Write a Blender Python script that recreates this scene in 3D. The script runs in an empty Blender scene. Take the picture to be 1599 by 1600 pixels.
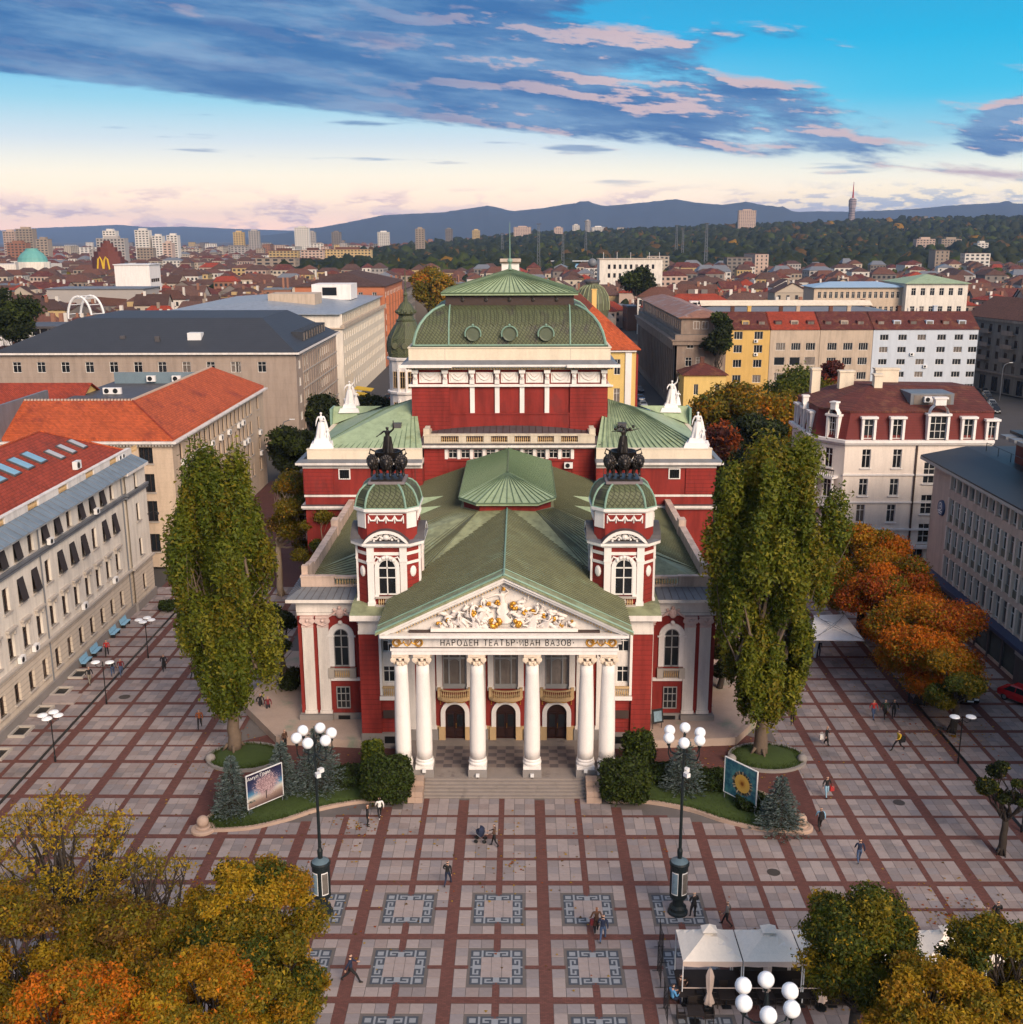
import bpy, math, random
import numpy as np
from mathutils import Vector, Matrix, Euler
from mathutils.noise import noise as pnoise
random.seed(7); RNG = np.random.default_rng(7)
PI = math.pi; R = math.radians
sc = bpy.context.scene
COL = sc.collection

# ---------------------------------------------------------------- camera
CAM = (1.361, -55.948, 39.92); PITCH = 0.247566; YAW = 0.00834; ROLL = 0.002742; FPX = 1700.0
cd = bpy.data.cameras.new('camera'); cam = bpy.data.objects.new('camera', cd); COL.objects.link(cam)
cam.location = CAM
cam.rotation_euler = (Matrix.Rotation(YAW, 3, 'Z') @ Matrix.Rotation(PI/2 - PITCH, 3, 'X') @ Matrix.Rotation(-ROLL, 3, 'Z')).to_euler()
cd.sensor_width = 36; cd.lens = 36*FPX/1600; cd.clip_start = 0.5; cd.clip_end = 60000
sc.camera = cam

# ---------------------------------------------------------------- world, sun, exposure
SUN_AZ = R(150); SUN_EL = R(29)             # azimuth clockwise from the direction the camera looks
sun_dir = Vector((math.sin(SUN_AZ)*math.cos(SUN_EL), math.cos(SUN_AZ)*math.cos(SUN_EL), math.sin(SUN_EL)))
sl = bpy.data.lights.new('sun', 'SUN'); sl.energy = 1.5; sl.angle = R(34); sl.color = (1.0, .79, .60)
so = bpy.data.objects.new('sun', sl); COL.objects.link(so)
so.rotation_euler = sun_dir.to_track_quat('Z', 'Y').to_euler()
sc.view_settings.view_transform = 'Standard'; sc.view_settings.look = 'None'
EXPO = 1.75
sc.view_settings.exposure = EXPO; sc.view_settings.gamma = 1; sc.view_settings.use_curve_mapping = False
sc.cycles.use_denoising = True; sc.cycles.use_adaptive_sampling = True; sc.cycles.adaptive_threshold = 0.02
sc.cycles.max_bounces = 5; sc.cycles.diffuse_bounces = 2; sc.cycles.glossy_bounces = 2; sc.cycles.transmission_bounces = 2
sc.cycles.volume_bounces = 1; sc.cycles.caustics_reflective = False; sc.cycles.caustics_refractive = False
sc.render.use_persistent_data = False

class G:
 """small node-graph writer"""
 def __init__(s, tree): s.t = tree; s.n = tree.nodes; s.l = tree.links
 def node(s, typ, **kw):
  n = s.n.new(typ)
  for k, v in kw.items(): setattr(n, k, v)
  return n
 def put(s, sock, v):
  if hasattr(v, 'links') or isinstance(v, bpy.types.NodeSocket): s.l.new(v, sock)
  elif v is not None: sock.default_value = v
 def m(s, op, a, b=None, c=None, clamp=False):
  n = s.node('ShaderNodeMath', operation=op, use_clamp=clamp)
  for i, v in enumerate((a, b, c)):
   if v is not None: s.put(n.inputs[i], v)
  return n.outputs[0]
 def mix(s, f, a, b, blend='MIX'):
  n = s.node('ShaderNodeMix', data_type='RGBA', blend_type=blend)
  s.put(n.inputs[0], f)
  for sock, v in ((n.inputs[6], a), (n.inputs[7], b)):
   if isinstance(v, (tuple, list)): v = tuple(v[:3]) + (1,)
   s.put(sock, v)
  return n.outputs[2]
 def ss(s, x, a, b):
  n = s.node('ShaderNodeMapRange', interpolation_type='SMOOTHSTEP')
  s.put(n.inputs[0], x); s.put(n.inputs[1], a); s.put(n.inputs[2], b); n.inputs[3].default_value = 0; n.inputs[4].default_value = 1
  return n.outputs[0]
 def comb(s, x, y, z):
  n = s.node('ShaderNodeCombineXYZ')
  for i, v in enumerate((x, y, z)): s.put(n.inputs[i], v)
  return n.outputs[0]
 def noise(s, vec, scale, detail=4, rough=.55, out=0):
  n = s.node('ShaderNodeTexNoise'); s.put(n.inputs['Vector'], vec)
  n.inputs['Scale'].default_value = scale; n.inputs['Detail'].default_value = detail; n.inputs['Roughness'].default_value = rough
  return n.outputs[out]
 def ramp(s, f, stops):
  n = s.node('ShaderNodeValToRGB'); s.put(n.inputs[0], f); e = n.color_ramp.elements
  while len(e) < len(stops): e.new(.5)
  for el, (p, c) in zip(e, stops): el.position = p; el.color = tuple(c[:3]) + (1,)
  return n.outputs[0]

def srgb(r, g, b):
 f = lambda c: (c/255/12.92 if c/255 <= .04045 else ((c/255+.055)/1.055)**2.4)
 return (f(r), f(g), f(b))

def make_world():
 w = bpy.data.worlds.new('World'); sc.world = w; w.use_nodes = True
 g = G(w.node_tree); g.n.clear()
 out = g.node('ShaderNodeOutputWorld'); bg = g.node('ShaderNodeBackground'); g.l.new(bg.outputs[0], out.inputs[0])
 tc = g.node('ShaderNodeTexCoord'); sep = g.node('ShaderNodeSeparateXYZ'); g.l.new(tc.outputs['Generated'], sep.inputs[0])
 x, y, z = sep.outputs
 u = g.m('ARCTAN2', x, y); v = g.m('ARCSINE', z)
 # clear sky: by elevation, cooler towards the right
 E = 2**-EXPO
 k = lambda r, gg, b: tuple(c*E for c in srgb(r, gg, b))
 el = g.m('DIVIDE', v, 1.5708, clamp=True)
 far = [(.14, k(42, 162, 216)), (.30, k(70, 138, 196)), (.6, k(74, 118, 176)), (1.0, k(64, 102, 162))]
 b_ = lambda r, gg, b, q: tuple(c*q for c in k(r, gg, b))        # the bright low sky
 base = g.ramp(el, [(0.0, b_(254, 196, 158, 2.5)), (.016, b_(254, 216, 174, 2.1)), (.034, b_(254, 242, 214, 1.4)), (.050, b_(228, 240, 244, 1.08)), (.070, k(165, 226, 248)), (.10, k(40, 186, 242))]+far)
 dusk = g.ramp(el, [(0.0, b_(244, 206, 184, 2.3)), (.020, b_(254, 232, 196, 1.7)), (.036, b_(242, 242, 224, 1.3)), (.050, k(170, 224, 242)), (.072, b_(60, 200, 240, 1.05)), (.10, b_(0, 184, 232, 1.05))]+far)
 side = g.ss(u, -.02, .36)
 sky = g.mix(side, base, dusk)
 nish = g.node('ShaderNodeTexSky', sky_type='NISHITA'); nish.sun_disc = False
 nish.sun_elevation = SUN_EL; nish.sun_rotation = SUN_AZ; nish.air_density = 1.2; nish.dust_density = 1.5
 nsc = g.node('ShaderNodeVectorMath', operation='SCALE'); g.l.new(nish.outputs[0], nsc.inputs[0]); nsc.inputs['Scale'].default_value = .07
 sky = g.mix(g.m('MULTIPLY', g.ss(v, .25, .9), .5), sky, nsc.outputs[0])
 # cloud sheet: its coordinates run along its own drift, tilted a little
 tilt = g.m('ADD', v, g.m('ADD', g.m('MULTIPLY', u, .1016), g.m('MULTIPLY', g.m('MULTIPLY', u, u), .026)))
 V3 = lambda du, su, sv, dv, w: g.comb(g.m('ADD', g.m('MULTIPLY', u, su), du), g.m('MULTIPLY', g.m('ADD', tilt, dv), sv), w)
 n1 = g.noise(V3(0, 1.0, 4.6, 0, .3), 8, 8, .60); n1b = g.noise(V3(0, 1.0, 4.6, .006, .3), 8, 8, .60)
 n2 = g.noise(V3(3.1, 1.0, 6.5, 0, 1.7), 7, 7, .62); n3 = g.noise(V3(0, 1.0, 7, 0, 5.7), 34, 5, .6)
 edge = g.m('SUBTRACT', tilt, .0872)                        # > 0 above the sheet's straight lower edge
 inside = g.ss(g.m('ADD', edge, g.m('MULTIPLY', g.m('SUBTRACT', n3, .5), .010)), -.001, .005)
 rr = g.m('ADD', u, g.m('MULTIPLY', g.m('SUBTRACT', v, .112), 2.9))
 cov = g.m('SUBTRACT', g.m('SUBTRACT', 1.08, g.m('MULTIPLY', g.ss(u, -.10, .20), .52)), g.m('MULTIPLY', g.m('MULTIPLY', g.ss(rr, .16, .42), g.m('SUBTRACT', 1, g.ss(v, .25, .6))), .46))
 cov = g.m('ADD', cov, g.m('MULTIPLY', g.m('SUBTRACT', n1, .5), 2.5))
 cloud = g.m('MULTIPLY', inside, g.ss(cov, .30, .70))
 # a separate bank lower down on the right
 dx = g.m('DIVIDE', g.m('SUBTRACT', u, .44), .11); dy = g.m('DIVIDE', g.m('SUBTRACT', v, g.m('ADD', .070, g.m('MULTIPLY', g.m('SUBTRACT', u, .36), .30))), .028)
 rb = g.m('SQRT', g.m('ADD', g.m('MULTIPLY', dx, dx), g.m('MULTIPLY', dy, dy)))
 bank = g.ss(g.m('ADD', g.m('SUBTRACT', 1.1, rb), g.m('MULTIPLY', g.m('SUBTRACT', n1, .5), 2.6)), .2, .5)
 cloud = g.m('MAXIMUM', cloud, bank)
 # thin streaks under the sheet
 stv = g.noise(g.comb(u, g.m('MULTIPLY', v, 11), 9.2), 9, 4, .5)
 streak = g.m('MULTIPLY', g.ss(stv, .62, .74), g.m('MULTIPLY', g.m('MULTIPLY', g.ss(v, .035, .055), g.m('SUBTRACT', 1, g.ss(v, .2, .4))), .7))
 cloud = g.m('MAXIMUM', cloud, g.m('MULTIPLY', streak, g.m('SUBTRACT', 1, inside)))
 # slate blue body, rosy where the low light catches the upper lobes
 body = g.mix(g.ss(n2, .36, .72), k(56, 112, 172), k(124, 166, 206))
 body = g.mix(g.m('MULTIPLY', g.ss(v, .30, .7), .7), body, k(190, 196, 210))
 lit = g.ss(g.m('ADD', g.m('SUBTRACT', n1, n1b), g.m('MULTIPLY', g.m('SUBTRACT', n2, .5), .10)), .015, .075)
 lit = g.m('MULTIPLY', lit, g.m('ADD', .06, g.m('MULTIPLY', g.ss(u, -.18, .12), .84)))
 lit = g.m('MAXIMUM', lit, g.m('MULTIPLY', g.ss(g.noise(V3(7.7, 1.0, 4.5, 0, .9), 13, 5, .55), .63, .74), g.m('ADD', .35, g.m('MULTIPLY', side, .4))))
 ccol = g.mix(g.m('MULTIPLY', lit, .88), body, k(238, 204, 198))
 sky = g.mix(g.m('MULTIPLY', cloud, .97), sky, ccol)
 # low cumulus along the horizon
 hn = g.noise(g.comb(u, g.m('MULTIPLY', v, 3.4), 4.4), 17, 7, .62); hnb = g.noise(g.comb(u, g.m('MULTIPLY', g.m('ADD', v, .004), 3.4), 4.4), 17, 7, .62)
 band = g.m('SUBTRACT', 1, g.ss(v, .026, .050))
 hc = g.m('MULTIPLY', band, g.ss(g.m('ADD', hn, g.m('MULTIPLY', side, .10)), .48, .58))
 hcol = g.mix(g.ss(g.m('ADD', g.m('SUBTRACT', hn, hnb), g.m('MULTIPLY', g.m('SUBTRACT', v, .022), 3.0)), -.01, .06), g.mix(side, b_(222, 184, 186, 1.3), b_(160, 180, 204, 1.1)), g.mix(side, b_(255, 218, 194, 1.55), b_(255, 232, 184, 1.6)))
 sky = g.mix(g.m('MULTIPLY', hc, .8), sky, hcol)
 sky = g.mix(g.ss(v, 0, -.03), sky, k(150, 150, 160))
 g.l.new(sky, bg.inputs[0]); bg.inputs[1].default_value = 1.0
make_world()

# ---------------------------------------------------------------- materials
MATS = {}
def mat(name, col, rough=.8, var=.18, scale=1.5, bump=0.0, metal=0.0, fine=.10, streak=0.0, stain=None, courses=None, tiles=None, brick=None, rand=0.0, lattice=None, spec=.35, emit=None):
 """One procedural surface. courses=(pitch, joint, dark): horizontal joints by height. tiles=(course, width): roof tiles.
 brick=(w,h): brick laid flat. streak: run-off streaks. stain=(colour, threshold, scale): patches of another tone. rand: tone per object"""
 m = bpy.data.materials.new(name); m.use_nodes = True; MATS[name] = m
 g = G(m.node_tree); b = g.n['Principled BSDF']
 tc = g.node('ShaderNodeTexCoord'); oc = tc.outputs['Object']
 sep = g.node('ShaderNodeSeparateXYZ'); g.l.new(oc, sep.inputs[0]); x, y, z = sep.outputs
 n1 = g.noise(oc, scale, 5, .6)
 f = g.m('ADD', 1 - var, g.m('MULTIPLY', n1, 2*var))
 if fine: f = g.m('MULTIPLY', f, g.m('ADD', 1 - fine, g.m('MULTIPLY', g.noise(oc, scale*9, 3, .6), 2*fine)))
 if rand:
  oi = g.node('ShaderNodeObjectInfo'); f = g.m('MULTIPLY', f, g.m('ADD', 1 - rand, g.m('MULTIPLY', oi.outputs['Random'], 2*rand)))
 if streak:
  st = g.noise(g.comb(g.m('MULTIPLY', x, 1.1), g.m('MULTIPLY', y, 1.1), g.m('MULTIPLY', z, .16)), 1.0, 6, .68)
  f = g.m('MULTIPLY', f, g.m('ADD', 1 - streak, g.m('MULTIPLY', g.ss(st, .30, .62), streak)))
 height = n1
 if courses:
  p, jw, dark = courses
  fr = g.m('FRACT', g.m('DIVIDE', z, p)); j = g.m('LESS_THAN', fr, jw)
  f = g.m('MULTIPLY', f, g.m('SUBTRACT', 1, g.m('MULTIPLY', j, dark))); height = g.m('SUBTRACT', 1, j)
 if tiles:
  cp, wd = tiles
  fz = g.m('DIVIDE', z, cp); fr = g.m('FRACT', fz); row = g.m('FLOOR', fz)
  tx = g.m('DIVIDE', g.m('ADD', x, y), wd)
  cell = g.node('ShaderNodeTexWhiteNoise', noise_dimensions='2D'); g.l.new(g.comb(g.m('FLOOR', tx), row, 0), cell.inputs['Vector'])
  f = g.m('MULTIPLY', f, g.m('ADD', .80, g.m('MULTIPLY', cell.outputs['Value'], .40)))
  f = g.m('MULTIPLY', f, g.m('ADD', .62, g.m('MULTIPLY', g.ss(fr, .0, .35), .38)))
  height = g.m('ADD', g.m('SINE', g.m('MULTIPLY', tx, 2*PI)), g.m('MULTIPLY', fr, -1.5))
 if brick:
  bt = g.node('ShaderNodeTexBrick'); g.l.new(oc, bt.inputs['Vector']); bt.inputs['Scale'].default_value = 1
  bt.inputs['Brick Width'].default_value = brick[0]; bt.inputs['Row Height'].default_value = brick[1]; bt.inputs['Mortar Size'].default_value = brick[1]*.07
  bt.inputs['Color1'].default_value = (1.12, 1.1, 1.1, 1); bt.inputs['Color2'].default_value = (.80, .82, .85, 1); bt.inputs['Mortar'].default_value = (.6, .6, .62, 1)
 colr = tuple(col) + (1,)
 if stain:
  scol, th, ssc = stain
  sn = g.noise(g.comb(x, y, g.m('MULTIPLY', z, .6)), ssc, 6, .65)
  colr = g.mix(g.ss(sn, th, th + .16), col, scol)
 c = g.mix(1.0, colr, (1, 1, 1), 'MULTIPLY')
 vm = g.node('ShaderNodeVectorMath', operation='SCALE'); g.l.new(c, vm.inputs[0]); g.l.new(f, vm.inputs['Scale'])
 c = vm.outputs[0]
 if brick: c = g.mix(1.0, c, bt.outputs['Color'], 'MULTIPLY')
 if lattice:
  s = lattice; l1 = g.m('FRACT', g.m('DIVIDE', g.m('ADD', g.m('ADD', x, y), g.m('MULTIPLY', z, .9)), s)); l2 = g.m('FRACT', g.m('DIVIDE', g.m('SUBTRACT', g.m('ADD', x, y), g.m('MULTIPLY', z, .9)), s))
  e = g.m('MINIMUM', g.m('MINIMUM', l1, g.m('SUBTRACT', 1, l1)), g.m('MINIMUM', l2, g.m('SUBTRACT', 1, l2)))
  le = g.ss(e, .05, .20); height = le
  vl = g.node('ShaderNodeVectorMath', operation='SCALE'); g.l.new(c, vl.inputs[0]); g.l.new(g.m('ADD', .55, g.m('MULTIPLY', le, .6)), vl.inputs['Scale']); c = vl.outputs[0]
 g.l.new(c, b.inputs['Base Color'])
 b.inputs['Roughness'].default_value = rough; b.inputs['Metallic'].default_value = metal
 b.inputs['Specular IOR Level'].default_value = spec
 if bump:
  bn = g.node('ShaderNodeBump'); bn.inputs['Strength'].default_value = bump; bn.inputs['Distance'].default_value = .05
  g.l.new(height, bn.inputs['Height']); g.l.new(bn.outputs[0], b.inputs['Normal'])
 if emit:
  b.inputs['Emission Color'].default_value = tuple(emit[:3]) + (1,); b.inputs['Emission Strength'].default_value = emit[3]
 return m

def leafmat(name, col, var=.35):
 m = bpy.data.materials.new(name); m.use_nodes = True; g = G(m.node_tree); b = g.n['Principled BSDF']
 tc = g.node('ShaderNodeTexCoord'); n = g.noise(tc.outputs['Object'], .9, 3, .6)
 wn = g.node('ShaderNodeTexWhiteNoise', noise_dimensions='3D')
 snap = g.node('ShaderNodeVectorMath', operation='SNAP'); g.l.new(tc.outputs['Object'], snap.inputs[0]); snap.inputs[1].default_value = (.3, .3, .3)
 g.l.new(snap.outputs[0], wn.inputs['Vector'])
 f = g.m('ADD', 1 - var, g.m('MULTIPLY', g.m('ADD', g.m('MULTIPLY', n, .8), g.m('MULTIPLY', wn.outputs['Value'], 1.2)), var))
 vm = g.node('ShaderNodeVectorMath', operation='SCALE'); vm.inputs[0].default_value = col; g.l.new(f, vm.inputs['Scale'])
 g.l.new(vm.outputs[0], b.inputs['Base Color']); b.inputs['Roughness'].default_value = .6; b.inputs['Specular IOR Level'].default_value = .25
 tr = g.node('ShaderNodeBsdfTranslucent'); g.l.new(vm.outputs[0], tr.inputs[0])
 mx = g.node('ShaderNodeMixShader'); mx.inputs[0].default_value = .40; g.l.new(b.outputs[0], mx.inputs[1]); g.l.new(tr.outputs[0], mx.inputs[2])
 g.l.new(mx.outputs[0], g.n['Material Output'].inputs[0])
 MATS[name] = m; return m

def glassmat(name, col=(.015, .018, .022), rough=.12, rand=.5):
 return mat(name, col, rough=rough, var=.3, scale=.5, fine=0, rand=rand, spec=.5)

WHITE = mat('white_stucco', (.74, .69, .65), .75, .09, .8, .05, streak=.24, stain=((.56, .50, .46), .64, .9))
WHITE2 = mat('white_paint', (.80, .76, .73), .65, .07, 1.2, .03, streak=.12)
CREAM = mat('cream_stucco', (.74, .64, .50), .8, .08, .6, .04, streak=.16)
RED = mat('red_stucco', (.255, .027, .021), .85, .20, .5, .08, streak=.34, stain=((.19, .028, .024), .55, .45))
REDC = mat('red_banded_stucco', (.262, .027, .021), .85, .20, .5, .35, courses=(.42, .10, .5), streak=.34, stain=((.19, .028, .024), .56, .5))
PLINTH = mat('grey_granite', (.24, .22, .21), .75, .14, 1.2, .1)
PATINA = mat('green_copper_patina', (.265, .285, .160), .6, .34, .30, .06, streak=.40, stain=((.31, .40, .26), .53, .28))
PATINA2 = mat('bright_copper_patina', (.32, .41, .25), .55, .18, .5, .06, streak=.22, stain=((.22, .25, .11), .58, .35))
PATDARK = mat('dark_copper_scale', (.085, .098, .048), .5, .35, .5, .5, lattice=.42, stain=((.055, .05, .04), .52, .45))
SEAM = mat('copper_seam', (.10, .105, .06), .5, .2, .6)
VERDI = mat('verdigris_rib', (.20, .32, .25), .55, .25, 2)
DARKMETAL = mat('dark_sheet_metal', (.085, .08, .085), .5, .25, .7, .05, streak=.2)
LEAD = mat('grey_roof_sheet', (.16, .17, .19), .45, .22, .5, .05, streak=.2)
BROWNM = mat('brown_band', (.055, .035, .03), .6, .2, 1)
BRONZE = mat('dark_bronze', (.035, .030, .028), .38, .4, 2.2, .15, metal=.55, stain=((.09, .06, .03), .58, 1.5))
GOLD = mat('gilding', (.62, .32, .045), .34, .25, 3.0, .1, metal=.55)
BLACKM = mat('black_iron', (.012, .013, .014), .4, .2, 3)
LETTER = mat('dark_lettering', (.02, .018, .018), .5, .1, 3)
GLASS = glassmat('window_glass')
GLASSC = mat('curtained_glass', (.20, .17, .15), .25, .4, 1.5, streak=.4, rand=.3)
DOORM = mat('dark_oak', (.030, .012, .010), .45, .3, 3, .1)
BALU = mat('ochre_stone', (.52, .36, .19), .75, .14, 1.5, .05)
SILLS = mat('stone_sill', (.42, .38, .34), .8, .12, 2)
FRAMEW = mat('white_frame', (.72, .70, .67), .5, .06, 2)
FRAMEB = mat('brown_frame', (.055, .035, .028), .5, .2, 2)
FRAMEG = mat('grey_frame', (.30, .30, .30), .5, .1, 2)
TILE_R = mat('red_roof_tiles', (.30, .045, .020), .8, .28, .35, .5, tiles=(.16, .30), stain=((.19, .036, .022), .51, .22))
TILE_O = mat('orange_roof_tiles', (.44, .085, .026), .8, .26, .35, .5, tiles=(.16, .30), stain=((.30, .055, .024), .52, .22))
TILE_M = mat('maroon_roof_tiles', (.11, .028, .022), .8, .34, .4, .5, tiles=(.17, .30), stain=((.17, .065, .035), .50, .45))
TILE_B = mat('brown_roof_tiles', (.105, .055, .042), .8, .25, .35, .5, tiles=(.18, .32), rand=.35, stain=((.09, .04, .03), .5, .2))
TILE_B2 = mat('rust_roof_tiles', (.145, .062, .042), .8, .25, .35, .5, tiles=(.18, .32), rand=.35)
SLATE = mat('dark_grey_roof', (.036, .040, .050), .55, .2, .4, .1, courses=(.35, .12, .25))
BEIGE = mat('beige_stone', (.56, .44, .33), .85, .10, .4, .06, streak=.18, courses=(.60, .03, .18))
BEIGE2 = mat('pale_cream_render', (.74, .68, .60), .85, .10, .4, .05, streak=.22)
L1RUST = mat('rusticated_cream', (.60, .52, .43), .85, .08, .5, .4, courses=(.47, .10, .40), streak=.12)
TAUPE = mat('taupe_stone', (.36, .285, .235), .85, .10, .5, .06, streak=.2, courses=(1.3, .02, .25))
YELLOW = mat('yellow_render', (.68, .48, .17), .85, .08, .5, .03, streak=.12)
YELLOW2 = mat('ochre_render', (.62, .40, .13), .85, .08, .5, .03, streak=.14)
PALEBLUE = mat('blue_white_render', (.52, .57, .64), .85, .06, .5, .02, streak=.10)
TANR = mat('tan_render', (.50, .40, .31), .85, .12, .5, .04, streak=.25)
BROWNST = mat('brown_stone', (.25, .19, .155), .85, .14, .5, .06, streak=.25, stain=((.33, .27, .22), .55, .3))
DKSTONE = mat('grey_brown_stone', (.19, .165, .145), .85, .16, .5, .08, streak=.3)
ORBRICK = mat('orange_brown_brick', (.42, .15, .075), .85, .12, .6, .05, courses=(3.2, .05, .35))
PINKST = mat('pinkish_travertine', (.56, .43, .35), .8, .14, .7, .04, streak=.2)
SLABS = [mat('paving_slab_%s' % n, c, .82, .16, .35, .06, fine=.16, stain=(s, .54, .22)) for n, c, s in (
 ('warm', (.265, .215, .205), (.18, .15, .148)), ('pale', (.315, .265, .255), (.21, .18, .175)), ('grey', (.225, .195, .195), (.155, .14, .142)), ('cool', (.25, .22, .225), (.17, .155, .162)))]
MORTAR = mat('paving_joint', (.13, .115, .11), .9, .2, 1)
BRICKP = mat('red_paving_brick', (.140, .058, .047), .85, .16, .5, .1, brick=(.24, .11), stain=((.13, .05, .042), .55, .3))
BRICKD = mat('dark_red_paving', (.115, .045, .038), .85, .16, .6, .1, brick=(.24, .11))
INLAYL = mat('blue_grey_inlay', (.26, .28, .31), .8, .12, 2)
INLAYD = mat('dark_blue_inlay', (.060, .072, .092), .75, .2, 2)
STEP = mat('worn_granite_step', (.25, .215, .195), .8, .2, 1.5, .1, stain=((.16, .135, .125), .55, 1.2))
STEPB = mat('sandstone_block', (.40, .29, .23), .85, .15, 1.5, .08)
TERR = mat('pink_terrace_stone', (.40, .31, .26), .85, .2, .6, .06, stain=((.25, .27, .21), .54, .35))
TILED = mat('dark_floor_tile', (.10, .085, .09), .6, .15, 2)
TILEL = mat('brown_floor_tile', (.19, .155, .145), .6, .15, 2)
ASPH = mat('asphalt', (.055, .052, .055), .9, .2, .4, .1)
CITYG = mat('city_ground', (.07, .065, .06), .95, .3, .02)
GRASS = mat('lawn_grass', (.042, .068, .014), .9, .35, 2.5, .3)
SOIL = mat('dark_soil', (.035, .028, .02), .95, .3, 2)
BARK = mat('grey_brown_bark', (.13, .095, .07), .9, .3, 4, .4)
BARKD = mat('dark_bark', (.045, .035, .028), .9, .3, 4, .4)
BARKB = mat('pale_birch_bark', (.36, .28, .20), .85, .3, 3, .3)
GLOBE = mat('opal_globe', (.86, .88, .90), .35, .03, 2, 0, spec=.5)
CANVAS = mat('white_canvas', (.84, .76, .66), .85, .10, .7, .08, stain=((.62, .53, .46), .58, .8))
CANVASD = mat('pinkish_canvas', (.62, .48, .40), .85, .12, 1.5, .1)
ACM = mat('white_enamel', (.72, .72, .72), .4, .06, 3)
LBL = mat('sky_blue_glass', (.22, .40, .52), .12, .2, 1, spec=.6)
STATUE = mat('white_plaster', (.78, .75, .74), .7, .08, 2.5, .1)
RELIEF = mat('relief_plaster', (.78, .71, .66), .7, .10, 3, .1)

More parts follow.
